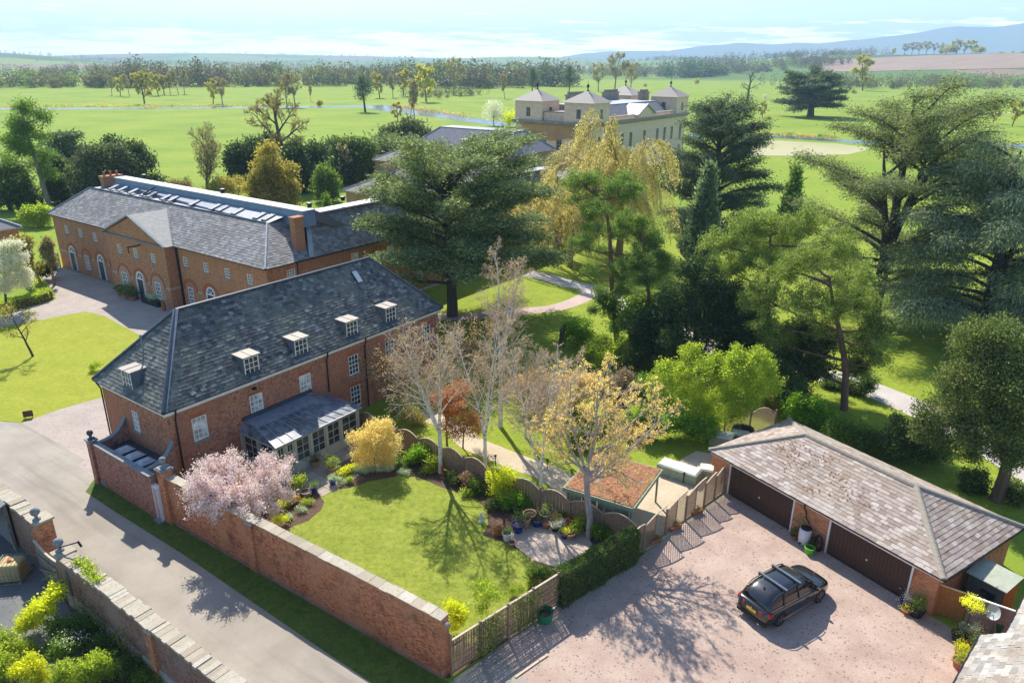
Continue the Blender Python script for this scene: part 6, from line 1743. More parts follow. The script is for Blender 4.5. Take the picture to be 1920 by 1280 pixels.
B_olive = bark('willow_bark', (.34, .25, .09), (.24, .17, .07), 5.)
def ground(cl):
 """let dense crowns come down to the ground"""
 return cl + [(x, y, z * .42, max(r * .9, z * .3)) for x, y, z, r in cl if z - r > .8]
def fit(o, H, both=False):
 """scale a plant so that its top is H above its base"""
 top = 0
 for c in o.children:
  a = np.empty(len(c.data.vertices) * 3, np.float32); c.data.vertices.foreach_get('co', a); top = max(top, float(np.percentile(a[2::3], 99.9)))
 k = H / top
 o.scale = (k, k, k) if both else (1, 1, k)
# ------------------------------------------------------------ the trees, one by one
def deepen(cl, seed, k=1.0):
 """clumps given in one plane get real depth"""
 rs = random.Random(seed)
 return [(x + rs.uniform(-.4, .4) * r, y + rs.uniform(-1.1, 1.1) * r * k, z, r) for x, y, z, r in cl]
def ell(cl, seed, depth=.9, n=4, size=.5, squash=.85):
 """uneven clumps from outline circles: (x,y,z,r) -> ellipsoids with smaller ones round them"""
 rs = np.random.RandomState(seed); o = []
 for x, y, z, r in cl:
  y = y + rs.uniform(-.5, .5) * r * depth
  o.append((x, y, z, r * .8, r * .8 * max(depth, .5), r * .8 * squash))
  for _ in range(n):
   d = rs.randn(3); d /= np.linalg.norm(d); s = r * size * rs.uniform(.6, 1.1)
   o.append((x + d[0] * r * .72, y + d[1] * r * .72, max(z + d[2] * r * .72 * squash, s * .6), s, s, s * squash))
 return o
o = plant('cedar_tree', 'broad dark cedar of Lebanon standing between the two brick ranges', 'tree', (-6.30, 72.97, 0.00))
t_cedar(o, 11, 18.51, 9.64, 66, L_cedar, 160000, base=.22, ls=.30, top=.80, wild=.18, r0=.62, asym=(.2, .12))
fit(o, 18.51)
o = plant('cedar_tree', 'tallest open cedar with spreading arms beside the pond at right', 'tree', (37.64, 72.73, 0.00))
t_cedar(o, 23, 23.68, 10.06, 60, L_cedar, 130000, base=.14, ls=.36, top=.62, wild=.3, r0=.75, droop=.006, trunks=[((.25, .1, 1), .35, .55), ((-.18, -.1, 1), .38, .48), ((.45, 0, 1), .45, .42)], asym=(.5, .15))
fit(o, 23.68)
o = plant('deodar_tree', 'big drooping blue green deodar at the right edge of the picture', 'tree', (44.41, 65.19, 0.00))
t_cedar(o, 31, 18.98, 9.39, 60, L_deodar, 125000, base=.05, ls=.42, top=.60, wild=.25, r0=.7, droop=.05, trunks=[((.3, .1, 1), .3, .5)], flat=.5)
fit(o, 18.98)
o = plant('dark_conifer', 'dark spreading conifer beside the stone mansion, behind the yellow willow', 'tree', (32.13, 116.18, 0.00))
t_cedar(o, 41, 20.51, 10.08, 60, L_cedar_far, 76000, base=.05, ls=.55, top=.42, wild=.22, r0=.8, droop=.012, taper_pow=.9)
fit(o, 20.51)
o = plant('parkland_cedar', 'flat topped dark cedar alone in the green park beyond the pond', 'tree', (150.43, 389.13, 0.00))
t_cedar(o, 51, 24.07, 16.79, 44, L_cedar_far, 24000, base=.22, ls=1.3, top=.85, wild=.18, r0=1.9, thick=.5)
fit(o, 24.07)
o = plant('blue_pine', 'soft blue green pine in front of the dark conifer by the willow', 'tree', (23.25, 88.56, 0.00))
t_conifer(o, 61, 14.17, 3.73, L_pine_blue, 16000, ls=.75, base=.10, upward=.7, pw=1.5)
fit(o, 14.17)
o = plant('young_pine', 'small pointed green pine below the tall open cedar', 'tree', (39.01, 102.94, 0.00))
t_conifer(o, 62, 12.28, 2.75, L_pine, 9000, ls=.75, base=.05, upward=.9, pw=1.2)
fit(o, 12.28)
o = plant('scots_pine', 'tall Scots pine with a long bent bare trunk on the park lawn', 'tree', (10.10, 65.52, 0.00))
B = [(-3.08, 0.48, 14.65, 1.94), (-1.00, 0.15, 14.95, 1.84), (0.21, -0.03, 14.05, 1.33), (-4.21, 0.65, 13.42, 1.12), (-2.07, 0.32, 13.02, 1.53), (-3.15, 0.48, 10.80, 1.12), (-4.30, 0.66, 9.76, 1.33), (-2.10, 0.32, 8.87, 0.92), (0.64, -0.10, 10.96, 1.73), (1.00, -0.15, 9.01, 1.53), (-0.27, 0.04, 10.43, 1.22), (-3.23, 0.50, 7.30, 0.82), (-1.66, 0.26, 5.06, 0.82), (-2.31, 0.36, 3.19, 0.51)]
t_pine(o, 71, 0, deepen(B, 1), L_pine, 42000, .22, path=[(0, 0, -.2), (-0.46, 0.07, 2.77, 0.05)[:3], (-0.95, 0.15, 6.39, 0.05)[:3], (-1.24, 0.19, 9.90, 0.05)[:3], (-1.65, 0.25, 12.32, 0.05)[:3], (-2.88, 0.44, 14.28, 0.05)[:3]], r0=.30)
o = plant('scots_pine', 'slender leaning Scots pine right of the taller bent one, dark yews behind', 'tree', (13.13, 64.19, 0.00))
B = [(-1.51, 0.31, 9.96, 1.70), (-2.32, 0.48, 8.19, 1.50), (-0.24, 0.05, 8.32, 1.40), (-1.06, 0.22, 6.78, 1.20), (-3.19, 0.65, 6.89, 1.10), (0.49, -0.10, 7.87, 0.80), (-2.86, 0.58, 5.39, 1.00), (-1.85, 0.38, 11.63, 1.00)]
t_pine(o, 72, 0, deepen(B, 2), L_pine, 28000, .22, path=[(0, 0, -.2), (-0.33, 0.07, 3.25, 0.05)[:3], (-0.83, 0.17, 6.29, 0.05)[:3], (-1.45, 0.30, 9.72, 0.05)[:3], (-1.68, 0.34, 11.16, 0.05)[:3]], r0=.24)
o = plant('scots_pine', 'broad sunlit yellow green Scots pine behind the garage with an orange trunk', 'tree', (25.80, 51.32, 0.00))
B = [(-4.87, 2.45, 10.30, 1.98), (-3.31, 1.67, 11.34, 1.82), (-1.60, 0.81, 10.78, 1.65), (-5.25, 2.64, 7.69, 1.90), (-3.44, 1.73, 8.43, 2.15), (-1.64, 0.83, 8.73, 1.90), (-0.32, 0.16, 8.54, 1.41), (-5.65, 2.84, 4.98, 1.41), (-4.20, 2.11, 4.82, 1.74), (-2.29, 1.15, 6.07, 1.49), (0.51, -0.26, 6.19, 1.32), (-0.10, 0.05, 4.78, 1.41), (1.22, -0.61, 4.63, 0.99), (-4.87, 2.45, 2.88, 1.16), (0.46, -0.23, 3.16, 1.16), (1.22, -0.62, 6.75, 0.99), (-2.01, 1.01, 3.94, 1.24), (-3.25, 1.63, 2.78, 1.16), (-6.51, 3.27, 6.15, 1.07)]
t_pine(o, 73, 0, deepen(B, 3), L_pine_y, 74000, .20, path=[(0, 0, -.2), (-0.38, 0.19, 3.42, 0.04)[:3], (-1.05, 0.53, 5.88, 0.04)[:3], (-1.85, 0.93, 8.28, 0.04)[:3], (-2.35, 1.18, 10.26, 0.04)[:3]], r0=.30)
o = plant('scots_pine', 'wide yellow green pine crown behind the other sunlit pine, left of the tall cedar', 'tree', (22.53, 59.51, 0.00))
B = [(-4.93, 1.87, 10.97, 1.78), (-3.03, 1.15, 12.29, 1.88), (-1.13, 0.43, 12.90, 1.88), (0.83, -0.32, 12.63, 1.97), (2.85, -1.08, 11.72, 1.78), (-4.29, 1.62, 8.71, 1.88), (-1.96, 0.74, 9.89, 2.16), (0.33, -0.12, 10.58, 2.06), (-4.93, 1.87, 6.72, 1.41), (-2.46, 0.93, 7.03, 1.78), (4.50, -1.71, 10.57, 1.41), (-1.03, 0.39, 5.29, 1.31), (-3.02, 1.14, 4.54, 1.22)]
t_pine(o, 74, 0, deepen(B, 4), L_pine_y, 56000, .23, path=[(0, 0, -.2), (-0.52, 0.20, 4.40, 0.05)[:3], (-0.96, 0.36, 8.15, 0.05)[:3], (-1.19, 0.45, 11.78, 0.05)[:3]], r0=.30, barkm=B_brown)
o = plant('tall_pine', 'tall leaning dark pine at the left edge in front of the meadow', 'tree', (-82.45, 130.28, -0.00))
B = [(-1.22, -0.77, 16.82, 1.90), (0.32, 0.20, 15.47, 1.71), (-2.29, -1.45, 14.26, 1.90), (-0.50, -0.31, 13.31, 2.09), (0.27, 0.17, 11.94, 1.33), (-2.40, -1.52, 11.64, 2.09), (-1.00, -0.63, 10.23, 1.90), (0.51, 0.32, 9.23, 1.71), (-3.16, -2.00, 9.03, 1.33), (-0.77, -0.49, 7.51, 1.71), (1.01, 0.64, 6.00, 1.52)]
t_pine(o, 75, 0, deepen(B, 5), L_shrub, 13000, .55, path=[(0, 0, -.2), (-0.22, -0.14, 3.78, 0.09)[:3], (-0.56, -0.36, 8.40, 0.09)[:3], (-0.95, -0.60, 13.33, 0.09)[:3], (-0.90, -0.57, 16.81, 0.09)[:3]], r0=.45, barkm=B_grey)
o = plant('yew_tree', 'very dark yew mass behind the slender pine on the park lawn', 'tree', (15.93, 59.37, 0.00))
t_mass(o, 81, ell([(-1.85, 0.50, 6.20, 2.11), (0.27, -0.07, 6.40, 2.34), (-0.74, 0.20, 3.41, 2.81), (1.55, -0.42, 4.14, 2.11), (-2.48, 0.67, 3.22, 1.40), (-0.78, 0.21, 8.64, 1.40), (-1.18, 0.32, 0.87, 1.87), (-3.65, 0.98, 4.09, 1.59), (-4.17, 1.12, 2.04, 1.31), (-5.17, 1.39, 3.43, 1.03), (0.51, -0.14, 8.29, 1.40), (1.73, -0.46, 6.53, 1.69), (-2.10, 0.56, 1.27, 1.40)], 1), L_yew, 52000, .26, trunk=(5, .4))
o = plant('yew_tree', 'dark rounded yew below the wide sunlit pine crown', 'tree', (19.92, 58.28, 0.00))
t_mass(o, 82, ell([(-1.01, 0.34, 4.75, 1.84), (0.65, -0.22, 4.49, 1.75), (0.06, -0.02, 2.48, 2.30), (-1.53, 0.52, 1.76, 1.57)], 2), L_yew, 32000, .26, trunk=(4, .4))
o = plant('yew_tree', 'dark yew filling the shade right of the orange pine trunk', 'tree', (24.02, 53.51, 0.00))
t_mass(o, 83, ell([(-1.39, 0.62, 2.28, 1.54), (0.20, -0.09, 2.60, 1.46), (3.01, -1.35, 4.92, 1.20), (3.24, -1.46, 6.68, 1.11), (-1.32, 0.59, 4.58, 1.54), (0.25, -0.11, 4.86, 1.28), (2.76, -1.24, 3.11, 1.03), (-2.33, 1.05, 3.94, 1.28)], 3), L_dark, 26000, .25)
o = plant('yew_tree', 'large yew with golden olive tips at the right edge above the garage', 'tree', (29.89, 38.80, 0.00))
B = ell([(-1.91, 1.47, 9.22, 1.81), (-0.96, 0.74, 9.85, 1.81), (-2.42, 1.87, 6.97, 1.97), (-1.18, 0.91, 7.42, 2.13), (-0.09, 0.07, 7.80, 1.97), (-2.75, 2.12, 4.69, 1.81), (-1.42, 1.09, 4.86, 1.97), (-0.20, 0.15, 5.35, 1.81), (-3.53, 2.72, 3.63, 1.15), (-1.77, 1.37, 2.87, 1.15), (-0.06, 0.05, 3.26, 1.15)], 4, n=8, size=.42)
t_mass(o, 84, B, L_yew_gold, 88000, .23, B_brown, (4.5, .42), up=.7, aspect=.32)
o = plant('laurel_bush', 'large bright fresh green laurel thicket left of the garage', 'shrub', (14.53, 47.28, 0.00))
t_mass(o, 85, ell([(-3.07, 0.94, 4.27, 1.54), (-1.35, 0.42, 4.92, 1.74), (0.74, -0.23, 4.81, 1.74), (2.36, -0.73, 5.44, 1.35), (-1.83, 0.56, 2.36, 1.93), (0.31, -0.09, 2.27, 2.12), (2.26, -0.69, 3.40, 1.62), (-3.66, 1.12, 2.50, 1.00), (3.16, -0.97, 4.35, 1.00), (-1.97, 0.61, 5.97, 0.85), (0.94, -0.29, 6.12, 0.93), (-0.36, 0.11, 5.46, 0.77), (2.42, -0.74, 6.43, 0.69), (-4.28, 1.31, 3.47, 0.69)], 5, n=7, size=.4), L_bright, 52000, .16, up=.5, shell=.45)
for i, (lab, base, cl, mat, n) in enumerate([
 ('mid green bush behind the left back corner of the garage roof', (21.30, 48.40, 0.00), [(-0.54, 0.24, 1.62, 1.02), (0.46, -0.20, 1.63, 1.10), (1.24, -0.55, 0.73, 1.02)], L_laurel, 9000),
 ('leafy green bush hanging over the back of the garage roof below the yew', (23.50, 45.23, 0.00), [(-0.81, 0.42, 1.44, 0.97), (0.29, -0.15, 1.13, 1.04), (1.38, -0.72, 0.83, 0.89)], L_shrub, 9000),
 ('low dark bush at the foot of the right hand yew', (26.53, 43.11, 0.00), [(-0.75, 0.46, 1.35, 1.22), (0.34, -0.21, 1.33, 1.22), (1.40, -0.86, 1.31, 1.14), (-0.41, 0.25, 2.67, 1.00)], L_dark, 14000),
 ('dark bush against the yew trunk above the garage', (29.59, 39.27, -0.00), [(-0.57, 0.43, 0.69, 0.86), (1.11, -0.83, 0.74, 0.80)], L_dark, 6000),
 ('greyish tangled bush between laurel thicket and yews', (19.79, 51.02, 0.00), [(-0.16, 0.06, 1.33, 1.07), (0.95, -0.37, 1.09, 0.90)], L_olive, 6000)]):
 o = plant('evergreen_bush', lab, 'shrub', base); t_mass(o, 90 + i, ell(cl, 10 + i, n=6), mat, n, .20, up=.4)
o = plant('weeping_willow', 'golden yellow weeping willow in front of the stone mansion', 'tree', (14.65, 99.03, 0.00))
t_willow(o, 101, 18.91, 7.74, L_willow, 3000, .24)
fit(o, 18.91)
o = plant('weeping_willow', 'smaller golden willow at the corner of the brick range right of the dark cedar', 'tree', (7.45, 93.16, 0.00))
t_willow(o, 102, 12.99, 3.49, L_willow, 1000, .24)
fit(o, 12.99)
o = plant('birch_tree', 'leftmost bare silver birch with fine drooping twigs in the garden bed', 'birch', (-4.58, 41.52, 0.00))
t_birch(o, 111, 10.59, 4, .40, 3800, fork=.30, weep=-.045, dirs=[(-.30, .05, 1), (-.05, .25, 1), (.10, -.15, 1), (-.42, -.1, .9)])
fit(o, 10.59, True)
o = plant('birch_tree', 'slim upright birch, second from the left beside the garden fence', 'birch', (-1.67, 40.78, 0.00))
t_birch(o, 112, 11.12, 3, .30, 3000, fork=.28, weep=-.03, r0=.11, dirs=[(-.14, 0, 1), (.05, .1, 1), (.16, -.1, 1)])
fit(o, 11.12, True)
o = plant('birch_tree', 'third birch from the left, leaning stems above the pots', 'birch', (1.75, 37.58, 0.00))
t_birch(o, 113, 10.67, 3, .30, 2800, fork=.26, weep=-.03, r0=.10, dirs=[(-.30, 0, 1), (.05, .15, 1), (.14, -.1, 1), (-.12, .2, 1)])
fit(o, 10.67, True)
o = plant('birch_tree', 'tallest birch, its twiggy top against the dark cedar', 'birch', (-0.81, 48.00, 0.00))
t_birch(o, 114, 13.91, 3, .26, 4200, fork=.34, weep=-.03, r0=.15, dirs=[(-.10, .1, 1), (.10, 0, 1), (.20, -.1, 1)])
fit(o, 13.91, True)
o = plant('birch_tree', 'bare birch behind the amber budding tree', 'birch', (3.27, 44.15, 0.00))
t_birch(o, 115, 8.16, 3, .28, 2600, fork=.25, weep=-.03, r0=.10)
fit(o, 8.16, True)
o = plant('birch_tree', 'bare twiggy birch in the shade behind the slim upright one', 'birch', (1.01, 46.40, 0.00))
t_birch(o, 116, 7.32, 3, .30, 2600, fork=.25, weep=-.03, r0=.09)
fit(o, 7.32, True)
o = plant('bare_tree', 'small brown twiggy tree against the far end of the house wall', 'tree', (-8.77, 50.03, 0.00))
t_broadleaf(o, 117, 5.22, .42, B_brown, L_catkin, 2400, .12, .2, levels=3, stems=3, r0=.07, minr=.009)
o = plant('bare_tree', 'bare twiggy tree between the tallest birch and the far end of the house', 'tree', (-3.51, 55.56, 0.00))
t_broadleaf(o, 118, 5.62, .40, B_brown, L_catkin, 2200, .14, .2, levels=3, stems=3, r0=.08, minr=.01)
o = plant('budding_tree', 'wide pale barked tree covered in amber opening buds above the potted plants', 'tree', (4.42, 34.76, 0.00))
rs = np.random.RandomState(121)
paths = []; tips = []
tr = np.array([(0, 0, -.1), (.02, 0, 1.2), (-0.21, 0.03, 2.81, 0.03)[:3], (-0.31, 0.04, 4.32, 0.03)[:3]])
paths.append((tr, np.array([.21, .18, .17, .16]), 0))
sp = [dict(n=8, wig=.22, trop=.03, kids=(8, 9), t0=.18, ang=(30, 60), lr=(.42, .62), rr=.55, taper=.22, leafy=True),
      dict(n=6, wig=.30, trop=.03, kids=(6, 7), t0=.2, ang=(30, 60), lr=(.42, .62), rr=.5, taper=.25),
      dict(n=5, wig=.35, trop=.06, kids=(2, 3), t0=.3, ang=(25, 55), lr=(.4, .6), rr=.6, taper=.3), dict(n=3, wig=.3, trop=.12)]
for tx, ty, yy, L, r in ((1180, 700, 0, 6.2, .13), (1290, 800, .6, 6.0, .14), (1040, 760, -.4, 5.0, .10), (1120, 680, 1.6, 6.2, .11), (1200, 850, -2.6, 4.6, .09), (1230, 740, 2.4, 6, .10), (1090, 720, 2.8, 5.6, .09), (985, 830, .2, 4.6, .09), (1250, 850, 1.2, 5, .10)):
 q = np.array((4.42, 34.76, 0.00)); scale = 1
 t_ = {(1180, 700): (1.60, -0.20, 10.12, 0.03), (1290, 800): (4.78, -0.61, 7.30, 0.03), (1250, 850): (3.83, -0.49, 5.65, 0.03), (1040, 760): (-2.14, 0.27, 8.04, 0.03), (1120, 680): (-0.04, 0.01, 10.61, 0.03), (1200, 850): (2.45, -0.31, 5.53, 0.03), (1230, 740): (3.02, -0.38, 9.02, 0.03), (1090, 720): (-0.80, 0.10, 9.37, 0.03), (985, 830): (-3.66, 0.47, 5.69, 0.03)}[(tx, ty)]
 d = np.array([t_[0], t_[1] + yy, t_[2] - tr[3][2]])
 grow(rs, sp, tr[3] - (0, 0, rs.uniform(0, .9)), d, np.linalg.norm(d) * .95, r, 0, paths, tips)
link('trunk', tubes_mesh('trunk', paths, bark('pale_grey_bark', (.46, .41, .37), (.33, .29, .26), 6.), sides=(8, 6, 4, 3), minr=.007), o)
C, D = along(rs, tips, 3200, .25, .03)
C = np.repeat(C, 5, 0) + rs.randn(16000, 3) * .05; D = np.repeat(D, 5, 0) * .5 + rs.randn(16000, 3) * .6 + (0, 0, .5)
crown(o, [leaf_quads(rs, C, D, .12, .062)], L_bud, 'buds')
o = plant('cherry_tree', 'round flowering cherry in full pale pink blossom inside the garden wall', 'tree', EW(.15, -6.3))
rs = np.random.RandomState(131); paths = []; tips = []
sp = [dict(n=6, wig=.2, trop=.01, kids=(8, 9), t0=.3, ang=(30, 60), lr=(.45, .62), rr=.55, taper=.25, leafy=True, shape=1), dict(n=5, wig=.3, trop=.02, kids=(6, 7), t0=.2, ang=(30, 55), lr=(.45, .6), rr=.5, taper=.3, leafy=True), dict(n=4, wig=.3, trop=.04)]
paths.append((np.array([(0, 0, -.1), (0, .05, 1.2), (.05, 0, 2.3)]), np.array([.17, .14, .12]), 0))
for k in range(9):
 a = k * 2.4; el = .22 + .85 * ((k * 37) % 10) / 10
 grow(rs, sp, (0, 0, 2.2), (math.cos(a), math.sin(a), el), 3.0, .08, 0, paths, tips)
link('trunk', tubes_mesh('trunk', paths, B_brown, minr=.008), o)
C, D = along(rs, tips, 7000, .1, .05)
C = np.repeat(C, 5, 0) + rs.randn(35000, 3) * .12
crown(o, [leaf_quads(rs, C, rs.randn(35000, 3), .125, .11)], L_pinkb, 'blossom')
o.scale = (.82, .82, .92)
C, D = along(rs, tips, 1100, .6, .12)
crown(o, [leaf_quads(rs, C, D + (0, 0, .3), .14, .07)], L_bronze, 'young_leaves')
o = plant('golden_shrub', 'round golden yellow multi stemmed shrub in front of the conservatory', 'shrub', (-8.85, 41.58, 0.00))
t_mass(o, 132, ell([(0.05, 0.01, 2.57, 1.18), (-0.86, -0.18, 2.13, 0.90), (1.11, 0.24, 2.08, 0.90), (-0.02, -0.00, 1.34, 1.11), (0.56, 0.12, 3.02, 0.76), (-0.70, -0.15, 1.11, 0.76), (0.69, 0.15, 1.07, 0.76)], 20, n=9, size=.36), L_gold, 16000, .13, B_brown, (1.1, .06), up=.5, shell=.7)
o = plant('acer_tree', 'red leaved acer behind the garden fence left of the slim birch', 'tree', (-4.47, 45.14, 0.00))
t_mass(o, 133, ell([(-0.20, -0.02, 3.81, 0.89), (0.89, 0.09, 4.17, 0.82), (0.32, 0.03, 2.87, 0.89)], 21, n=8, size=.4), L_acer, 7000, .15, B_brown, (2.2, .08), up=.2, shell=.75)
o = plant('acer_tree', 'dark copper foliage tree right of the red acer behind the fence', 'tree', (-3.33, 44.78, 0.00))
t_mass(o, 134, ell([(0.11, 0.01, 2.46, 1.18), (-0.62, -0.05, 1.87, 0.96), (0.83, 0.06, 1.63, 0.89)], 22, n=8, size=.4), L_orange, 5000, .15, B_brown, (1.6, .06), up=.1, shell=.8)
o = plant('acer_tree', 'small coppery bush beside the fence near the conservatory end', 'shrub', (-7.36, 47.88, 0.00))
t_mass(o, 135, ell([(0.04, 0.01, 1.08, 0.86), (0.59, 0.09, 0.39, 0.62)], 23, n=6), L_olive, 2500, .14, up=.1, shell=.8)
o = plant('lawn_tree', 'small leaning bare tree just coming into leaf on the front lawn', 'tree', (-42.89, 60.81, 0.00))
t_broadleaf(o, 141, 4.78, .48, B_dark, L_olive, 1500, .12, .35, kids=(8, 10), levels=3, lean=(-.18, .0), r0=.11, up=.05, minr=.008)
o = plant('blossom_tree', 'white blossom tree with layered branches at the left edge above the clipped hedge', 'tree', (-53.38, 73.50, 0.00))
t_mass(o, 142, ell([(0.91, 0.66, 6.58, 1.24), (1.29, 0.93, 5.38, 1.35), (0.24, 0.17, 4.72, 1.69), (1.53, 1.11, 3.78, 1.24), (0.33, 0.24, 2.98, 1.47), (1.63, 1.18, 2.71, 0.79)], 24, n=8, size=.42, squash=.55), L_whiteb, 13000, .24, B_dark, (3, .15), up=0, shell=.5)
for i, (lab, b, h, mat) in enumerate([('yellowish pollarded tree at the left end of the stable block', (-53.83, 80.64, 0.00), 6.04, L_olive), ('second pale pollarded tree close against the left corner of the stable block', (-53.86, 82.79, 0.00), 4.98, L_haze)]):
 o = plant('pollard_tree', lab, 'tree', b); t_broadleaf(o, 143 + i, h, .40, B_olive, mat, 2600, .30, .35, levels=3, r0=.18, up=.12, ang=(20, 45), minr=.02)
o = plant('rhododendron', 'dark round bush at the corner of the stable court by the left end door', 'shrub', (-56.04, 84.98, -0.00))
t_mass(o, 145, ell([(0.07, 0.04, 1.31, 1.03), (0.43, 0.28, 1.58, 0.77), (-0.36, -0.24, 1.19, 0.64)], 25), L_dark, 4000, .25)
for i, (lab, b, cl, mat, n, s) in enumerate([
 ('grey green holm oak dome behind the left end of the stables', (-74.54, 131.67, 0.00), [(-0.21, -0.12, 8.27, 2.69), (2.43, 1.38, 9.03, 2.88), (4.73, 2.68, 7.03, 2.69), (-1.69, -0.96, 5.61, 2.69), (1.10, 0.62, 4.93, 3.45), (4.65, 2.63, 3.71, 2.49), (2.59, 1.46, 2.45, 2.49)], L_holm, 17000, .62),
 ('very dark yew rising behind the holm oak at left', (-72.29, 138.85, 0.00), [(-0.63, -0.33, 9.35, 2.62), (2.03, 1.06, 8.74, 2.42), (3.81, 1.99, 7.18, 2.02), (1.16, 0.60, 5.38, 2.82)], L_yew, 9000, .6),
 ('dark evergreen clump at the far left edge under the tall pine', (-88.65, 129.00, 0.00), [(0.44, 0.30, 6.62, 2.45), (2.06, 1.42, 4.64, 2.63), (-0.16, -0.11, 3.01, 2.82), (2.19, 1.51, 1.35, 2.07)], L_dark, 10000, .55),
 ('dark evergreen between the tall pine and the holm oak', (-83.19, 135.54, 0.00), [(0.47, 0.29, 6.73, 2.17), (1.10, 0.67, 3.80, 2.56), (-0.83, -0.51, 3.00, 2.17)], L_dark, 9000, .55),
 ('olive green spreading conifer behind the lead roof', (-41.67, 126.18, 0.00), [(0.59, 0.19, 10.06, 2.21), (-0.90, -0.30, 7.46, 2.58), (2.37, 0.78, 7.34, 2.40), (0.51, 0.17, 5.18, 3.32), (-2.39, -0.79, 4.85, 1.84), (3.37, 1.11, 4.60, 1.66)], L_olive, 16000, .5),
 ('dark green round topped tree on the lawn beyond the lead roof', (-35.31, 138.89, 0.00), [(0.22, 0.06, 5.25, 1.81), (-0.83, -0.21, 3.81, 1.71), (1.22, 0.31, 3.55, 1.71), (0.18, 0.05, 2.29, 1.81)], L_shrub, 7000, .45),
 ('grey green holm oak dome left of the service wing roof', (-27.39, 191.30, 0.00), [(-2.56, -0.37, 7.92, 3.00), (2.08, 0.30, 8.55, 3.27), (5.33, 0.76, 6.84, 2.46), (-5.26, -0.75, 6.37, 2.46), (-0.05, -0.01, 5.04, 4.09)], L_holm, 12000, .85),
 ('dark yew behind the round topped tree, left of the pollard oak', (-57.54, 159.04, 0.00), [(-0.34, -0.12, 6.16, 2.52), (2.79, 1.01, 7.16, 2.75), (-1.95, -0.71, 5.11, 2.06), (4.93, 1.78, 8.20, 2.52)], L_yew, 9000, .7),
 ('dark yew hedge mass below the old pollard oak', (-42.37, 149.46, 0.00), [(-0.84, -0.24, 7.40, 2.81), (2.66, 0.75, 7.83, 2.59), (0.37, 0.10, 4.24, 3.24), (-2.59, -0.73, 4.33, 2.38)], L_yew, 11000, .7),
 ('dark evergreen clump right of the pollard oak', (-36.03, 160.20, 0.00), [(-2.15, -0.48, 7.88, 2.54), (1.05, 0.24, 7.28, 2.54), (4.89, 1.10, 7.77, 2.31), (0.27, 0.06, 3.95, 3.00), (4.14, 0.93, 4.43, 2.54)], L_dark, 11000, .7)]):
 o = plant('evergreen_tree', lab, 'tree', b); t_mass(o, 150 + i, ell(ground(cl), 30 + i, n=5, size=.45), mat, int(n * 1.35), s, B_dark, (4, .4), up=.35)
o = plant('cedar_tree', 'thin dark cedar with bare level arms above the holm oak at left', 'tree', (-90.38, 150.31, 0.00))
t_cedar(o, 161, 11.64, 3.26, 14, L_cedar_far, 3500, base=.35, ls=.8, top=.7, r0=.5)
fit(o, 11.64)
o = plant('bare_tree', 'bare many branched tree behind the lead roof against the bright meadow', 'tree', (-60.43, 145.38, 0.00))
t_broadleaf(o, 162, 11.66, .50, B_brown, L_haze, 2200, .35, .25, kids=(9, 11), levels=3, stems=3, r0=.22, up=.08, ang=(20, 45), minr=.022)
o = plant('pollard_oak', 'old gnarled oak with twisted limbs and brown spring haze above the dark yews', 'tree', (-47.49, 155.97, 0.00))
t_broadleaf(o, 163, 17.82, .46, B_brown, L_haze, 8000, .30, .3, kids=(9, 10), levels=3, r0=.75, up=.02, ang=(40, 75), minr=.035)
o = plant('magnolia_tree', 'small tree with pale orange pink flowers left of the low brick house', 'tree', (-35.46, 160.23, 0.00))
t_broadleaf(o, 164, 8.61, .42, B_brown, lm('magnolia_flower', [(0, (.55, .33, .20)), (1, (.70, .50, .36))], .3), 1300, .40, .2, levels=2, r0=.15, minr=.02)
for i, (lab, b, t, r, m) in enumerate([('slim dark cypress beside the chimney of the low brick house', (-32.17, 168.15, 0.00), 5.88, 0.72, L_yew),
                                      ('small clipped columnar yew on the lawn behind the lead roof, left one', (-43.41, 133.07, 0.00), 3.45, 0.48, L_shrub),
                                      ('small clipped columnar yew on the lawn near the low brick house, right one', (-32.63, 128.49, 0.00), 3.35, 0.47, L_shrub),
                                      ('little dark conical cypress in the rough grass behind the stables', (-65.44, 148.30, 0.00), 2.63, 0.54, L_dark)]):
 o = plant('cypress', lab, 'tree', b); t_mass(o, 170 + i, [(0, 0, t * .5, r, r, t * .5), (0, 0, t * .3, r * 1.1, r * 1.1, t * .3)], m, 1400, .35, up=1.0)
for i, (lab, b, cl, m) in enumerate([('pale yellow green thicket behind the middle of the lead roof', (-54.58, 141.44, 0.00), [(-1.02, -0.39, 2.79, 2.05), (1.65, 0.64, 2.66, 2.05), (0.20, 0.08, 1.72, 2.05), (-2.46, -0.95, 1.86, 1.64)], L_olive),
                                     ('rough pale bush in the long grass behind the stables', (-66.41, 145.09, 0.00), [(-0.23, -0.11, 1.58, 1.47), (1.48, 0.68, 1.26, 1.26)], L_haze),
                                     ('low green shrub border behind the pollarded trees at left', (-74.47, 114.79, 0.00), [(-1.50, -0.97, 1.88, 1.35), (0.30, 0.20, 1.91, 1.35), (-0.42, -0.27, 1.16, 1.18)], L_bright)]):
 o = plant('thicket', lab, 'shrub', b); t_mass(o, 180 + i, ell(cl, 50 + i, n=6), m, 4500, .40, shell=.6)
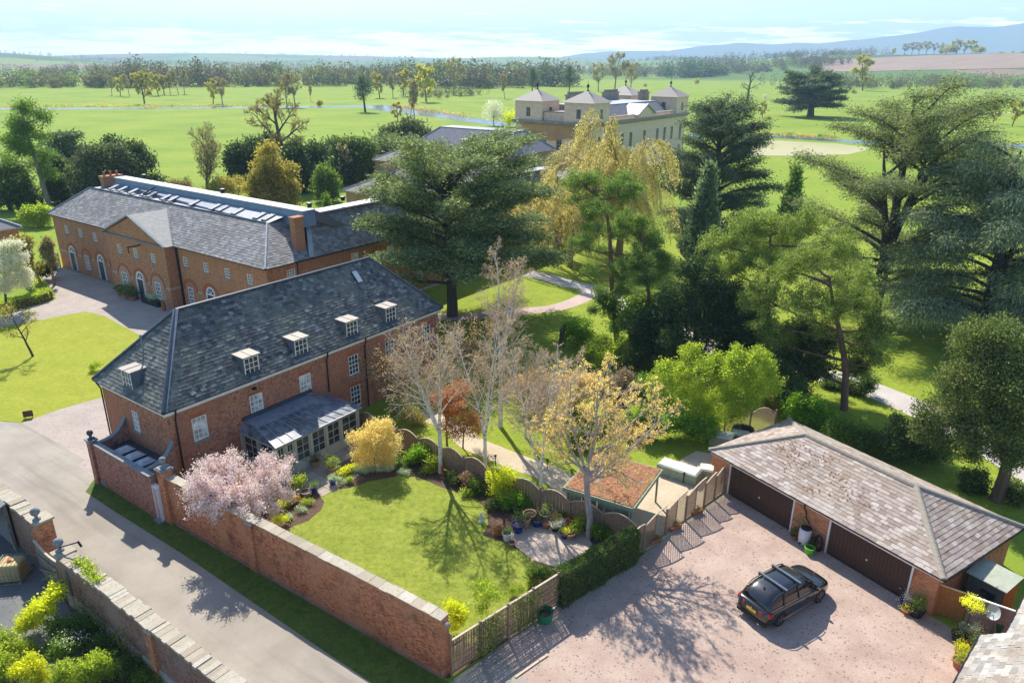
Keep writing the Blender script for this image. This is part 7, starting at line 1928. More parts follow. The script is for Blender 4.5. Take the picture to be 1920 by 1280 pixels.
for i, (lab, b, cl, m, n) in enumerate([('upright fresh green bush on the park lawn below the tall pine', (6.27, 64.31, 0.00), [(-0.08, 0.01, 2.13, 1.20), (-0.54, 0.05, 1.05, 1.10), (0.70, -0.07, 1.10, 1.00)], L_laurel, 6000),
          ('yellow green bush between the birches and the laurel thicket', (8.57, 60.43, -0.00), [(-0.54, 0.08, 1.50, 1.05), (0.41, -0.06, 1.05, 1.05), (1.07, -0.15, 1.60, 0.86)], L_bright, 6000),
          ('dark bush under the park pines at the edge of the lawn', (10.77, 59.26, 0.00), [(-0.53, 0.10, 1.22, 1.12), (0.61, -0.11, 1.06, 1.03)], L_dark, 5000)]):
 o = plant('garden_bush', lab, 'shrub', b); t_mass(o, 190 + i, ell(cl, 60 + i, n=6), m, n, .20, up=.6)
o = plant('tree_stump', 'tall dead ivy grown trunk standing on the park lawn behind the birches', 'tree stump', (4.68, 64.55, 0.00))
rs = np.random.RandomState(9)
link('trunk', tubes_mesh('trunk', [(limb(rs, (0, 0, -.1), (.02, 0, 1), 2.45, 6, .15, 0), np.array([.35, .3, .28, .26, .25, .24, .1]), 0)], B_dark), o)
FILL = [('dark green hollies hiding the drive beside the foot of the tall bent pine', (10.75, 65.11, 0.00), [(-1.31, 0.22, 3.81, 1.22), (0.40, -0.07, 3.76, 1.42), (-2.21, 0.36, 4.22, 0.76), (-0.47, 0.08, 2.12, 1.42), (1.46, -0.24, 2.51, 1.32), (1.81, -0.30, 4.36, 1.22)], L_shrub, 14000, .26),
  ('brown twiggy thicket behind the third birch and the budding tree', (1.68, 50.68, 0.00), [(-0.65, 0.02, 2.22, 1.06), (0.56, -0.02, 2.47, 1.15), (-0.02, 0.00, 1.13, 1.06)], L_catkin, 9000, .22),
  ('brown twiggy thicket behind the middle of the amber budding tree', (4.75, 50.74, 0.00), [(-0.68, 0.06, 2.21, 1.15), (0.71, -0.07, 2.50, 1.15), (-0.04, 0.00, 1.13, 1.15)], L_catkin, 9000, .22),
  ('purplish brown thicket between budding tree and laurel', (7.77, 50.34, 0.00), [(-0.71, 0.11, 2.17, 1.22), (0.64, -0.10, 2.50, 1.14), (0.13, -0.02, 1.13, 1.14)], lm('purple_twigs', [(0, (.13, .10, .08)), (1, (.23, .18, .13))], .2), 9000, .22),
  ('mid green shrub just left of the laurel thicket', (10.09, 50.84, 0.00), [(-0.54, 0.11, 2.19, 1.15), (0.31, -0.06, 1.16, 1.07)], L_shrub, 5000, .18),
  ('tall green shrubs below the slender leaning pine', (12.32, 61.52, 0.00), [(-1.63, 0.33, 3.55, 1.25), (-0.23, 0.05, 3.16, 1.35), (0.87, -0.17, 3.75, 1.25), (-1.04, 0.21, 1.56, 1.35), (0.59, -0.12, 1.45, 1.35)], L_shrub, 12000, .24),
  ('dark green shrubs along the drive behind the garage pine', (29.64, 53.62, 0.00), [(-1.02, 0.57, 1.15, 0.86), (-1.77, 0.98, 0.24, 0.86), (-3.11, 1.72, -0.35, 1.03)], L_dark, 7000, .2),
  ('pale green sunlit bush right of the tall bent pine foot', (7.49, 59.19, -0.00), [(-0.53, 0.07, 1.48, 0.93), (0.64, -0.08, 1.05, 0.93), (-1.19, 0.15, 0.94, 0.84)], L_bright, 6000, .18),
  ('fresh green bushes at the foot of the laurel beside the terrace', (11.22, 46.18, 0.00), [(-0.81, 0.20, 1.16, 0.83), (0.22, -0.05, 1.72, 0.98), (1.32, -0.32, 1.24, 0.91), (2.39, -0.58, 1.18, 0.76)], L_laurel, 11000, .19),
  ('dark green bush between the amber tree and the laurel thicket', (9.07, 46.94, 0.00), [(-0.62, 0.12, 1.00, 0.84), (0.27, -0.05, 1.52, 0.92), (0.69, -0.13, 0.72, 0.77)], L_shrub, 8000, .19),
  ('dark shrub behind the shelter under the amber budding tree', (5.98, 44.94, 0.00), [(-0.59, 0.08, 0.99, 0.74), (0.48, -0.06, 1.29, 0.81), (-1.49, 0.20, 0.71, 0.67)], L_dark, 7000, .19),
  ('grey brown thicket at the end wall of the house behind the birches', (-3.64, 57.78, 0.00), [(-0.65, -0.04, 1.98, 1.01), (0.70, 0.04, 2.20, 1.01)], L_catkin, 4000, .18),
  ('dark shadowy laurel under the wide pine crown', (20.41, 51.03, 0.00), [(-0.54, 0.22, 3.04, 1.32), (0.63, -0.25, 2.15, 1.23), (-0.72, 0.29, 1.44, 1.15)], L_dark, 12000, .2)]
for i, (lab, b, cl, m, n, ls) in enumerate(FILL):
 o = plant('undergrowth_bush', lab, 'shrub', b); t_mass(o, 700 + i, ell(cl, 80 + i, n=8, size=.5), m, n, ls, up=.5, shell=.4)
# ------------------------------------------------------------ the car
def car():
 a = np.array((12.76, 27.95, 0.00)[:2]); b = np.array((15.33, 29.64, 0.00)[:2])
 d = (b - a) / np.linalg.norm(b - a)
 ang = math.atan2(d[1], d[0])
 n = np.array([-d[1], d[0]])            # towards the far side
 c = (a + b) / 2 + n * .84
 H = thing('parked_car', 'black estate car with roof bars parked on the gravel in front of the garage', 'car', (c[0], c[1], 0), ang)
 t = NT('black_car_paint'); w_ = t.coord()
 paint = t.done(t.bsdf((.010, .011, .012), .22, 0, .55, None, Coat_Weight=1.0, Coat_Roughness=.04))
 g_dark = plain('car_glass', (.010, .012, .014), None, 3, .05, spec=.8)
 tyre = plain('tyre_rubber', (.012, .012, .012), (.022, .022, .022), 9, .8)
 alloy = plain('alloy_wheel', (.34, .34, .35), (.26, .26, .27), 6, .3, metal=.8)
 trim = plain('matt_black_trim', (.018, .018, .018), None, 3, .6)
 chrome = plain('bright_trim', (.5, .5, .5), None, 3, .2, metal=1.)
 redl = plain('tail_lamp_red', (.42, .01, .012), (.30, .008, .01), 8, .15, spec=.7)
 lampg = plain('headlamp_glass', (.45, .47, .50), (.3, .3, .32), 8, .1, spec=.8)
 plate = plain('yellow_plate', (.75, .52, .03), None, 3, .5)
 st = [(-2.50, .70, .62, .34, .56, .80), (-2.46, .84, .80, .30, .70, .98), (-2.30, .93, .92, .26, .78, 1.04), (-1.9, .965, .95, .24, .82, 1.06), (-1.2, .97, .95, .23, .82, 1.05), (-.4, .97, .94, .23, .80, 1.03), (.4, .97, .94, .23, .79, 1.01), (1.0, .97, .935, .23, .78, 1.00), (1.5, .965, .93, .24, .77, .985), (1.95, .94, .90, .25, .74, .94), (2.25, .88, .82, .27, .69, .87), (2.42, .76, .68, .30, .62, .76), (2.50, .55, .50, .36, .54, .62)]
 V = []; F = []
 for x, ws, wb, zs, zm, zt in st:
  ring = [(ws * .90, zs), (ws, zs + .10), (ws * 1.0, (zs + zm) / 2 + .05), (ws * 1.01, zm), (wb, zt - .04), (wb * .90, zt), (wb * .5, zt + .035), (0, zt + .045)]
  full = [(y, z) for y, z in ring] + [(-y, z) for y, z in ring[-2::-1]]
  V += [(x, y, z) for y, z in full]
 k = 15
 for i in range(len(st) - 1):
  for j in range(k - 1): F.append((i * k + j, i * k + j + 1, (i + 1) * k + j + 1, (i + 1) * k + j))
  F.append((i * k + k - 1, i * k, (i + 1) * k, (i + 1) * k + k - 1))
 F.append(tuple(range(k))[::-1]); F.append(tuple((len(st) - 1) * k + j for j in range(k)))
 me = bpy.data.meshes.new('body'); me.from_pydata(V, [], F); me.materials.append(paint)
 bm = bmesh_fix(me)
 body = link('body', me, H)
 body.modifiers.new('sub', 'SUBSURF').levels = 2; body.modifiers['sub'].render_levels = 2
 me.polygons.foreach_set('use_smooth', [True] * len(me.polygons))
 cs = [(-2.28, .80, 1.02, .72, 1.16), (-2.02, .84, 1.03, .70, 1.44), (-1.6, .86, 1.03, .68, 1.62), (-.9, .875, 1.02, .67, 1.68), (-.1, .88, 1.01, .67, 1.69), (.5, .875, 1.0, .66, 1.63), (.95, .85, .99, .68, 1.38), (1.42, .80, .975, .76, 1.02)]
 V = []; F = []
 for x, wb, zb, wt, zt in cs: V += [(x, wb, zb), (x, (wb + wt) / 2 + .03, (zb + zt) / 2), (x, wt, zt), (x, 0, zt + .03), (x, -wt, zt), (x, -(wb + wt) / 2 - .03, (zb + zt) / 2), (x, -wb, zb)]
 k = 7
 for i in range(len(cs) - 1):
  for j in range(k - 1): F.append((i * k + j, i * k + j + 1, (i + 1) * k + j + 1, (i + 1) * k + j))
 F.append((0, 1, 2, 3, 4, 5, 6)); F.append(tuple((len(cs) - 1) * k + j for j in range(k))[::-1])
 me = bpy.data.meshes.new('windows'); me.from_pydata(V, [], F); me.materials.append(g_dark); bmesh_fix(me)
 me.polygons.foreach_set('use_smooth', [True] * len(me.polygons))
 win = link('windows', me, H)
 rs_ = [(-2.26, .66, 1.30), (-2.06, .715, 1.47), (-1.6, .705, 1.645), (-.9, .695, 1.705), (-.1, .695, 1.712), (.42, .69, 1.665), (.60, .67, 1.60)]
 V = []; F = []
 for x, w2, z in rs_: V += [(x, w2 + .015, z - .06), (x, w2 - .02, z), (x, w2 * .55, z + .035), (x, 0, z + .045), (x, -w2 * .55, z + .035), (x, -w2 + .02, z), (x, -w2 - .015, z - .06)]
 for i in range(len(rs_) - 1):
  for j in range(6): F.append((i * 7 + j, i * 7 + j + 1, (i + 1) * 7 + j + 1, (i + 1) * 7 + j))
 me = bpy.data.meshes.new('roof'); me.from_pydata(V, [], F); me.materials.append(paint); bmesh_fix(me)
 me.polygons.foreach_set('use_smooth', [True] * len(me.polygons))
 roof = link('roof', me, H)
 for s in (1, -1):
  for p, q in (((.55, s * .70, 1.60), (1.38, s * .82, 1.02)), ((-2.0, s * .74, 1.42), (-2.22, s * .83, 1.04)), ((-.25, s * .70, 1.66), (-.18, s * .90, 1.03)), ((-1.25, s * .71, 1.62), (-1.30, s * .89, 1.04))):
   MB().bar(p, q, .07, .05).build('pillar', trim if abs(p[0]) < 1.3 and p[0] != .55 else paint, H)
  MB().tube([(-2.0, s * .72, 1.53), (-1.7, s * .72, 1.69), (.2, s * .71, 1.75), (.45, s * .70, 1.69)], .022, 6).build('roof_rail', trim, H)
  MB().tube([(-2.2, s * .875, 1.055), (-.9, s * .905, 1.05), (.6, s * .90, 1.03), (1.3, s * .83, 1.0)], .014, 5).build('window_trim', chrome, H)
  MB().tube([(-1.35, s * .985, .34), (1.05, s * .985, .34)], .022, 6).build('sill_trim', chrome, H)
  m = MB(); m.hexa([(.98, s * .90, .98), (1.16, s * .90, .98), (1.16, s * 1.12, 1.0), (1.02, s * 1.12, 1.0), (.98, s * .90, 1.04), (1.14, s * .90, 1.07), (1.14, s * 1.12, 1.16), (1.02, s * 1.12, 1.14)])
  m.build('wing_mirror', paint, H)
  for x in (-.62, .42): MB().bar((x - .11, s * .985, .80), (x + .11, s * .985, .80), .03, .03).build('door_handle', paint, H)
  for x in (-.27, .85): MB().bar((x, s * .978, .36), (x, s * .955, .98), .012, .006).build('door_gap', trim, H)
  MB().hexa([(-2.525, s * .44, .76), (-2.36, s * .955, .78), (-2.16, s * .985, .80), (-2.40, s * .44, .76), (-2.515, s * .42, .94), (-2.34, s * .945, .98), (-2.08, s * .975, .99), (-2.38, s * .42, .94)]).build('tail_lamp', redl, H)
  MB().hexa([(2.46, s * .52, .62), (2.22, s * .86, .66), (2.10, s * .88, .66), (2.30, s * .52, .62), (2.43, s * .50, .75), (2.18, s * .84, .81), (2.08, s * .86, .81), (2.28, s * .50, .75)]).build('headlamp', lampg, H)
  MB().tube([(-2.55, s * .5, .26), (-2.35, s * .5, .26)], .05, 8).build('exhaust', chrome, H)
 for x in (-1.15, -.15):
  cb = MB().hexa([(x - .06, -.82, 1.80), (x + .06, -.82, 1.80), (x + .06, .82, 1.80), (x - .06, .82, 1.80), (x - .045, -.82, 1.845), (x + .045, -.82, 1.845), (x + .045, .82, 1.845), (x - .045, .82, 1.845)]).build('roof_bar', alloy, H)
  for s in (1, -1): MB().box(x - .07, s * .74 - .05, 1.70, x + .07, s * .74 + .05, 1.80).build('bar_foot', trim, cb)
 for x in (-1.5, 1.5):
  for s in (1, -1):
   m = MB(); arc = [(x + .43 * math.cos(t), .36 + .43 * math.sin(t)) for t in np.linspace(-.35, PI + .35, 15)]
   m.poly([(p, s * .976, q) for p, q in arc]); m.poly([(p, s * .70, q) for p, q in arc][::-1])
   for (p, q), (p2, q2) in zip(arc[:-1], arc[1:]): m.poly([(p, s * .976, q), (p2, s * .976, q2), (p2, s * .70, q2), (p, s * .70, q)])
   m.build('wheel_arch', trim, H)
   Mx = Matrix.Translation((x, s * .86, .37)) @ Matrix.Rotation(-s * PI / 2, 4, 'X')
   wh = MB().lathe(0, 0, [(.22, -.12), (.34, -.12), (.37, -.08), (.37, .08), (.34, .125), (.26, .125), (.25, .10)], 24).build('wheel', tyre, H, mw=Mx)
   r = MB().lathe(0, 0, [(.255, .09), (.255, .12), (.235, .12), (.23, .07)], 24)
   for q in range(5):
    t = q * 2 * PI / 5 + .2
    r.bar((.04 * math.cos(t), .04 * math.sin(t), .115), (.24 * math.cos(t), .24 * math.sin(t), .105), .055, .02)
   r.lathe(0, 0, [(.06, .09), (.06, .13), (.01, .135)], 12)
   r.build('rim', alloy, wh)
 MB().box(-2.528, -.27, .68, -2.50, .27, .80).build('number_plate', plate, H)
 MB().lathe(0, 0, [(.05, 0), (.05, .02), (.01, .025)], 12).build('badge', chrome, H, mw=Matrix.Translation((-2.50, .0, .88)) @ Matrix.Rotation(-PI / 2, 4, 'Y'))
 MB().box(-2.34, -.35, 1.02, -2.30, .35, 1.05).build('rear_wiper', trim, H)
 MB().hexa([(-2.52, -.80, .28), (-2.40, -.88, .26), (-2.40, .88, .26), (-2.52, .80, .28), (-2.54, -.80, .46), (-2.42, -.93, .48), (-2.42, .93, .48), (-2.54, .80, .46)]).build('rear_bumper', trim, H)
 MB().box(2.40, -.5, .40, 2.53, .5, .64).build('grille', trim, H)
 MB().lathe(-1.75, 0, [(.05, 0), (.03, .06), (.005, .07)], 8, 0, 1.67).build('aerial', trim, H)
 MB().bar((.95, -.6, 1.36), (1.34, .1, 1.06), .02, .02).build('wiper', trim, H)
def bmesh_fix(me):
 import bmesh
 b = bmesh.new(); b.from_mesh(me); bmesh.ops.recalc_face_normals(b, faces=b.faces); b.to_mesh(me); b.free()
car()
# ------------------------------------------------------------ pots, tubs, garden odds and ends
def pot(label, loc, r, h, mat, plantmat=None, ph=.35, n=350, taper=.72, group=None, name='plant_pot', ls=.09, spread=1.4):
 o = thing(name, label, 'plant pot', (loc[0], loc[1], loc[2] if len(loc) > 2 else .014), 0, group)
 MB().lathe(0, 0, [(r * taper, 0), (r * .95, h * .8), (r * 1.06, h * .82), (r * 1.08, h), (r * .92, h), (r * .88, h * .86)], 16).build('pot', mat, o, smooth=False)
 MB().lathe(0, 0, [(.001, h * .86), (r * .9, h * .86)], 12).poly([(r * .89 * math.cos(t), r * .89 * math.sin(t), h * .865) for t in np.linspace(0, 2 * PI, 13)[:-1]]).build('compost', m_soil, o)
 if plantmat:
  rs = np.random.RandomState(int(abs(loc[0] * 91 + loc[1] * 37)) % 9999)
  V, F = blob_leaves(rs, [(0, 0, h + ph * .45, r * spread, r * spread, ph * .55), (r * .3, 0, h + ph * .7, r * .8, r * .8, ph * .35)], n, ls, ls * .5, .3, .6)
  link('foliage', nmesh('foliage', V, F, plantmat), o)
 return o
POTS = [
 ('white cylindrical pot with small leafy plant at the left end of the pot gravel', (-0.18, 34.40, 0.00), .27, .50, m_plastic_white, L_shrub, .3),
 ('small terracotta pot lying low beside the white cylindrical pot', (0.09, 33.92, -0.00), .20, .22, m_terra_old, None, .2),
 ('large royal blue glazed pot with a leafy shrub left of the tall terracotta pot', (0.42, 35.21, 0.00), .36, .55, m_blue, L_shrub, .9),
 ('tall wide terracotta pot empty but for soil at the back of the pot corner', (1.11, 36.15, 0.00), .38, .62, m_terra_old, None, .2),
 ('narrow terracotta pot in front of the tall empty terracotta pot', (0.89, 35.62, 0.00), .26, .62, m_terra_old, L_dark, .2),
 ('squat blue glazed bowl between the terracotta pots and the grey urn', (1.54, 35.84, 0.00), .36, .42, m_blue, L_dark, .15),
 ('pale grey urn with bright green shrub at the back of the pot corner', (1.99, 36.27, 0.00), .32, .55, m_grey_pot, L_bright, .65),
 ('small terracotta pot in front of the pale grey urn', (2.05, 35.59, 0.00), .24, .40, m_terra, None, .2),
 ('ochre pot with pale rim in the middle of the pot row', (2.62, 35.96, 0.00), .34, .50, m_yellow_pot, L_gold, .15),
 ('tiny dark pot in front of the ochre pot', (2.53, 35.29, 0.00), .20, .28, m_black, L_flower_w, .2),
 ('small blue pot with white flowers right of the ochre pot', (2.90, 35.50, 0.00), .24, .34, m_blue, L_flower_w, .25),
 ('teal green glazed pot behind the white flowers', (3.19, 36.13, 0.00), .28, .45, plain('teal_glaze', (.02, .16, .15), None, 3, .25), L_shrub, .3),
 ('rounded deep purple blue pot at the front of the pot row', (3.04, 34.69, 0.00), .27, .38, plain('purple_glaze', (.03, .015, .16), None, 3, .2, spec=.6), L_lime, .12),
 ('pale terracotta bowl beside the deep purple blue pot', (3.36, 34.65, 0.00), .29, .36, m_terra_old, None, .2),
 ('yellow pot with dark red leaves at the right of the pot row', (3.42, 35.45, 0.00), .34, .48, m_yellow_pot, lm('dark_red_leaf', [(0, (.10, .02, .02)), (1, (.22, .05, .04))], .3), .35),
]
for i, (lab, loc, r, h, m, pm, ph) in enumerate(POTS): pot(lab, loc, r, h, m, pm, ph, group='pots on the gravel corner')
pot('blue glazed pot at the right corner of the flagged patio by the lawn', (-11.23, 40.00, 0.00), .24, .40, m_blue, L_silver, .25)
pot('blue pot by the lawn edge left of the flagged patio', (-12.15, 39.12, 0.00), .25, .45, m_blue, L_shrub, .25)
pot('large terracotta tub with a broad leafy shrub beside the conservatory step', (-11.59, 41.40, 0.00), .34, .45, m_terra_old, L_bright, .75, 700, spread=2.0)
pot('terracotta bowl with dark trailing plant against the conservatory front', (-12.88, 42.26, 0.00), .34, .40, m_terra_old, L_dark, .5, 600, spread=2.2)
pot('shallow pale stone bowl on the left flower bed', (-12.58, 38.76, 0.00), .32, .30, m_stone, None, .1)
o = thing('clipped_bush_tub', 'rounded bright green bush in a tub at the left of the flagged patio', 'shrub', (-13.30, 39.35, 0.00))
t_mass(o, 301, ell([(0.04, 0.01, 0.49, 0.43), (-0.09, -0.03, 0.71, 0.30), (0.24, 0.08, 0.64, 0.30)], 71, n=5), L_bright, 2200, .12, up=.5)
for i, (lab, p) in enumerate([('terracotta trough below the first lattice panel beside the ivy hedge', (8.04, 34.27, -0.00)), ('terracotta trough with dark plants in the middle of the lattice fence', (9.43, 35.54, 0.00)), ('terracotta trough nearest the garage along the lattice fence', (11.05, 37.10, 0.00))]):
 o = thing('trough', lab, 'planter', p, R(30), 'terracotta troughs along the lattice fence')
 MB().hexa([(-.36, -.13, 0), (.36, -.13, 0), (.36, .13, 0), (-.36, .13, 0), (-.42, -.17, .28), (.42, -.17, .28), (.42, .17, .28), (-.42, .17, .28)]).build('trough', m_terra, o)
 rs = np.random.RandomState(i); V, F = blob_leaves(rs, [(0, 0, .33, .42, .18, .14)], 260, .09, .045, .2, .5)
 link('foliage', nmesh('foliage', V, F, L_dark if i != 0 else L_shrub), o)
o = thing('water_butt', 'white plastic water butt with black lid against the garage pier', 'water butt', GW(7.35, -.02), GZ)
MB().lathe(0, 0, [(.25, 0), (.32, .12), (.34, .5), (.33, .9), (.28, 1.02)], 20).build('barrel', m_plastic_white, o, smooth=True)
MB().lathe(0, 0, [(.29, 1.02), (.30, 1.06), (.25, 1.09), (.02, 1.10)], 20).build('lid', m_black, o)
MB().box(-.05, -.42, .15, .05, -.3, .22).build('tap', m_black, o)
o = pot('lime green bucket on the gravel in front of the water butt', GW(8.05, -.50), .27, .40, m_plastic_green, None, .3, taper=.8, name='bucket'); o['category'] = 'bucket'
o = thing('hose_reel', 'green coiled garden hose hanging on the garage pier left of the water butt', 'hose', GW(6.72, .22, 1.15), GZ)
for k in range(3): MB().tube([(.26 * math.cos(t), -.03 - k * .035, .26 * math.sin(t)) for t in np.linspace(0, 2 * PI, 18)], .022, 5, cap=False).build('coil', plain('green_hose', (.20, .30, .10), None, 3, .5) if k == 0 else bpy.data.materials['green_hose'], o)
o = thing('leaning_hose', 'black hooped hose or tyres leaning on the garage pier right of the water butt', 'hose', GW(8.12, .12, .5), GZ)
for k in range(2): MB().tube([(.22 * math.cos(t) + k * .08, -.03 - k * .05, .48 * math.sin(t)) for t in np.linspace(0, 2 * PI, 18)], .045, 6, cap=False).build('hoop', m_black, o)
for i, (lab, q, r, h, m, pm) in enumerate([('small terracotta pot left of the water butt', (6.75, -.12), .18, .25, m_terra, L_dark), ('terracotta pot with dark leaves between water butt and green bucket', (7.85, -.05), .22, .3, m_terra, L_yew)]):
 pot(lab, GW(*q), r, h, m, pm, .45)
pot('dark pot of tall strappy daffodil leaves against the right hand garage pier', GW(13.9, -.28), .36, .42, m_black, L_shrub, .75, 700, spread=1.3)
pot('blue pot with white and yellow flowers beside the strappy leaves', GW(13.3, -.15), .27, .36, m_blue, L_flower_w, .35, 220)
pot('small terracotta pot of yellow flowers at the foot of the garage door edge', GW(13.55, -.55), .2, .25, m_terra, L_flower_y, .25, 140)
o = thing('flowering_shrub', 'small yellow flowering tree in a pot in front of the grey panel fence', 'shrub', (21.45, 27.51, -0.00))
MB().lathe(0, 0, [(.2, 0), (.27, .35), (.29, .4), (.2, .4)], 14).build('pot', m_grey_pot, o)
MB().tube([(0, 0, .3), (.03, 0, 1.0), (0, .02, 1.55)], [.035, .028, .02], 6).build('trunk', B_brown, o)
rs = np.random.RandomState(77); V, F = blob_leaves(rs, [(0, 0, 1.75, .48, .48, .34), (.3, -.1, 1.55, .28, .3, .22), (-.25, .1, 1.8, .25, .25, .2)], 900, .08, .06, .35, .1)
link('blossom', nmesh('blossom', V, F, L_flower_y), o)
for i, (lab, p, r, h, m, pm, ph) in enumerate([
 ('black tub with dark evergreen in the corner by the panel fence', (20.88, 27.02, 0.00), .34, .40, m_black, L_dark, .6),
 ('terracotta pot with grey green shrub under the yellow flowering tree', (21.31, 26.83, -0.00), .38, .40, m_terra, L_silver, .75),
 ('terracotta pot of dark shrub below the near slate roof', (21.20, 26.30, 0.00), .34, .36, m_terra, L_shrub, .6),
 ('bright terracotta pot beside the eave of the near slate roof', (20.43, 26.10, 0.00), .26, .36, m_terra, L_lime, .3),
 ('terracotta pot of yellow green leaves at the lower right beside the near roof', (19.98, 25.40, 0.00), .30, .40, m_terra, L_bright, .45)]):
 pot(lab, p, r, h, m, pm, ph, 500, spread=1.5, group='pots in the corner by the panel fence')
o = thing('garden_shed', 'small dark boarded shed with pale green felt roof and one window beyond the panel fence', 'shed', GW(14.62, 2.62), GZ)
sw, sl_, z0, z1 = 1.62, 1.35, 1.78, 1.95
m = MB(); wall_holes(m, (0, 0), (sw, 0), 0, z0, [(.55, 1.35, .75, 1.35)], .04); wall_holes(m, (sw, 0), (sw, sl_), 0, z0, []); wall_holes(m, (sw, sl_), (0, sl_), 0, z1, []); wall_holes(m, (0, sl_), (0, 0), 0, z0, [])
m.build('wall', m_wood_dark, o)
for k in range(12): MB().box(.0, -.018, .04 + k * .14, .55, -.002, .17 + k * .14).build('board', m_wood_dark, o)
for k in range(12): MB().box(1.35, -.018, .04 + k * .14, sw, -.002, .17 + k * .14).build('board', m_wood_dark, o)
for k in range(12): MB().box(sw + .002, .02, .04 + k * .14, sw + .02, sl_ - .02, .17 + k * .14).build('board', m_wood_gate, o)
window(o, (.55, -.005, .75), (1, 0), .8, .6, 1, 1, m_wood_dark, None, .04, .05, False)
MB().hexa([(-.12, -.15, z0), (sw + .12, -.15, z0), (sw + .12, sl_ + .1, z1 + .02), (-.12, sl_ + .1, z1 + .02), (-.12, -.15, z0 + .05), (sw + .12, -.15, z0 + .05), (sw + .12, sl_ + .1, z1 + .07), (-.12, sl_ + .1, z1 + .07)]).build('roof', m_felt, o)
for x in (.62, 1.28): MB().box(x - .02, -.14, z0 + .06, x + .02, .0, z0 + .075).build('felt_seam', m_wood, o)
o = thing('satellite_dish', 'grey satellite dish on a bracket in front of the shed', 'satellite dish', GW(16.6, 1.35), GZ)
MB().tube([(0, 0, 0), (0, 0, 1.3)], .03, 8).bar((0, 0, 1.3), (-.05, -.22, 1.42), .04, .04).build('mast', m_galv, o)
MB().lathe(0, 0, [(.001, -.10), (.15, -.085), (.28, -.03), (.36, .03), (.355, .035), (.27, -.02), (.001, -.085)], 18).build('dish', plain('dish_grey', (.42, .46, .50), None, 3, .4), o, mw=Matrix.Translation((-.06, -.30, 1.5)) @ Matrix.Rotation(R(70), 4, 'X') @ Matrix.Rotation(R(-20), 4, 'Y'))
MB().bar((-.06, -.30, 1.35), (-.10, -.72, 1.42), .025, .025).box(-.15, -.80, 1.39, -.05, -.70, 1.46).build('receiver_arm', m_galv, o)
o = thing('green_bin', 'low green plastic bin behind the panel fence under the satellite dish', 'bin', GW(16.55, 1.75), GZ)
MB().hexa([(-.3, -.25, 0), (.3, -.25, 0), (.3, .25, 0), (-.3, .25, 0), (-.36, -.3, .7), (.36, -.3, .7), (.36, .3, .7), (-.36, .3, .7)]).build('tub', plain('bottle_green_plastic', (.02, .10, .06), None, 3, .4), o)
MB().hexa([(-.38, -.32, .70), (.38, -.32, .70), (.38, .32, .70), (-.38, .32, .70), (-.34, -.28, .76), (.34, -.28, .76), (.34, .28, .78), (-.34, .28, .78)]).build('lid', bpy.data.materials['bottle_green_plastic'], o)
o = thing('garden_bag', 'green woven garden waste bag standing open on the gravel against the trellis fence', 'bag', (1.67, 28.09, 0.00))
rs = random.Random(4); m = MB()
prof = [(.30, 0), (.36, .15), (.37, .38), (.40, .60)]
k = 12
for r, h in prof:
 for j in range(k):
  t = 2 * PI * j / k; rr = r * (1 + rs.uniform(-.08, .08)); m.v.append((rr * math.cos(t), rr * math.sin(t), h + (rs.uniform(-.05, .06) if h > .5 else 0)))
for i in range(3):
 for j in range(k): m.f.append((i * k + j, i * k + (j + 1) % k, (i + 1) * k + (j + 1) % k, (i + 1) * k + j)); m.m.append(0)
m.f.append(tuple(range(k))[::-1]); m.m.append(0)
m.build('bag', m_bag, o)
MB().poly([(.33 * math.cos(t), .33 * math.sin(t), .34) for t in np.linspace(0, 2 * PI, 13)[:-1]]).build('contents', m_soil, o)
for s in (1, -1): MB().tube([(s * .30, -.2, .58), (s * .34, -.08, .72), (s * .34, .08, .72), (s * .30, .2, .58)], .014, 5).build('handle', m_bag, o)
for i, (p, q) in enumerate([((0.26, 24.59, 0.00), (1.71, 25.89, -0.00))]):
 o = thing('sunlit_edge_strip', 'pale strip standing in for the bright light along the edge of the drive shadow', 'light strip', p)
 MB().bar((0, 0, .03), (q[0] - p[0], q[1] - p[1], .03), .10, .06).build('board', m_wood_pale, o)  # bar, no real board: light along the shadow's edge put in as pale colour
o = thing('open_trailer', 'grey metal open trailer, only its corner showing at the bottom edge', 'trailer', (6.75, 22.75, 0.00), R(-25))
m = MB()
for q in [((-.9, .60), (.9, .60)), ((.9, .60), (.9, -.9)), ((.9, -.9), (-.9, -.9)), ((-.9, -.9), (-.9, .60))]:
 m.bar((*q[0], .55), (*q[1], .55), .05, .45)
m.build('sides', m_galv, o)
MB().box(-.88, -.88, .33, .88, .58, .36).build('floor', m_lead_dark, o)
for x in (-1.0, 1.0): MB().lathe(0, 0, [(.1, -.08), (.26, -.08), (.28, 0), (.26, .08), (.1, .08)], 16).build('wheel', bpy.data.materials['tyre_rubber'], o, mw=Matrix.Translation((x, -.2, .28)) @ Matrix.Rotation(PI / 2, 4, 'Y'))
for x in (-1, 1): MB().bar((x * .3, .6, .35), (0, 1.4, .38), .05, .05).build('drawbar', m_galv, o)
k = 0
rs = random.Random(8)
pt = tag(MB().poly([(*EW(x, y)[:2], .013) for x, y in ((4.0, -3.25), (12.1, -3.25), (12.1, -4.2), (9.4, -4.6), (8.6, -6.4), (6.2, -7.0), (4.9, -5.6))]).build('patio', plain('patio_bedding', (.16, .12, .09), None, 3, .95)), kind='structure')
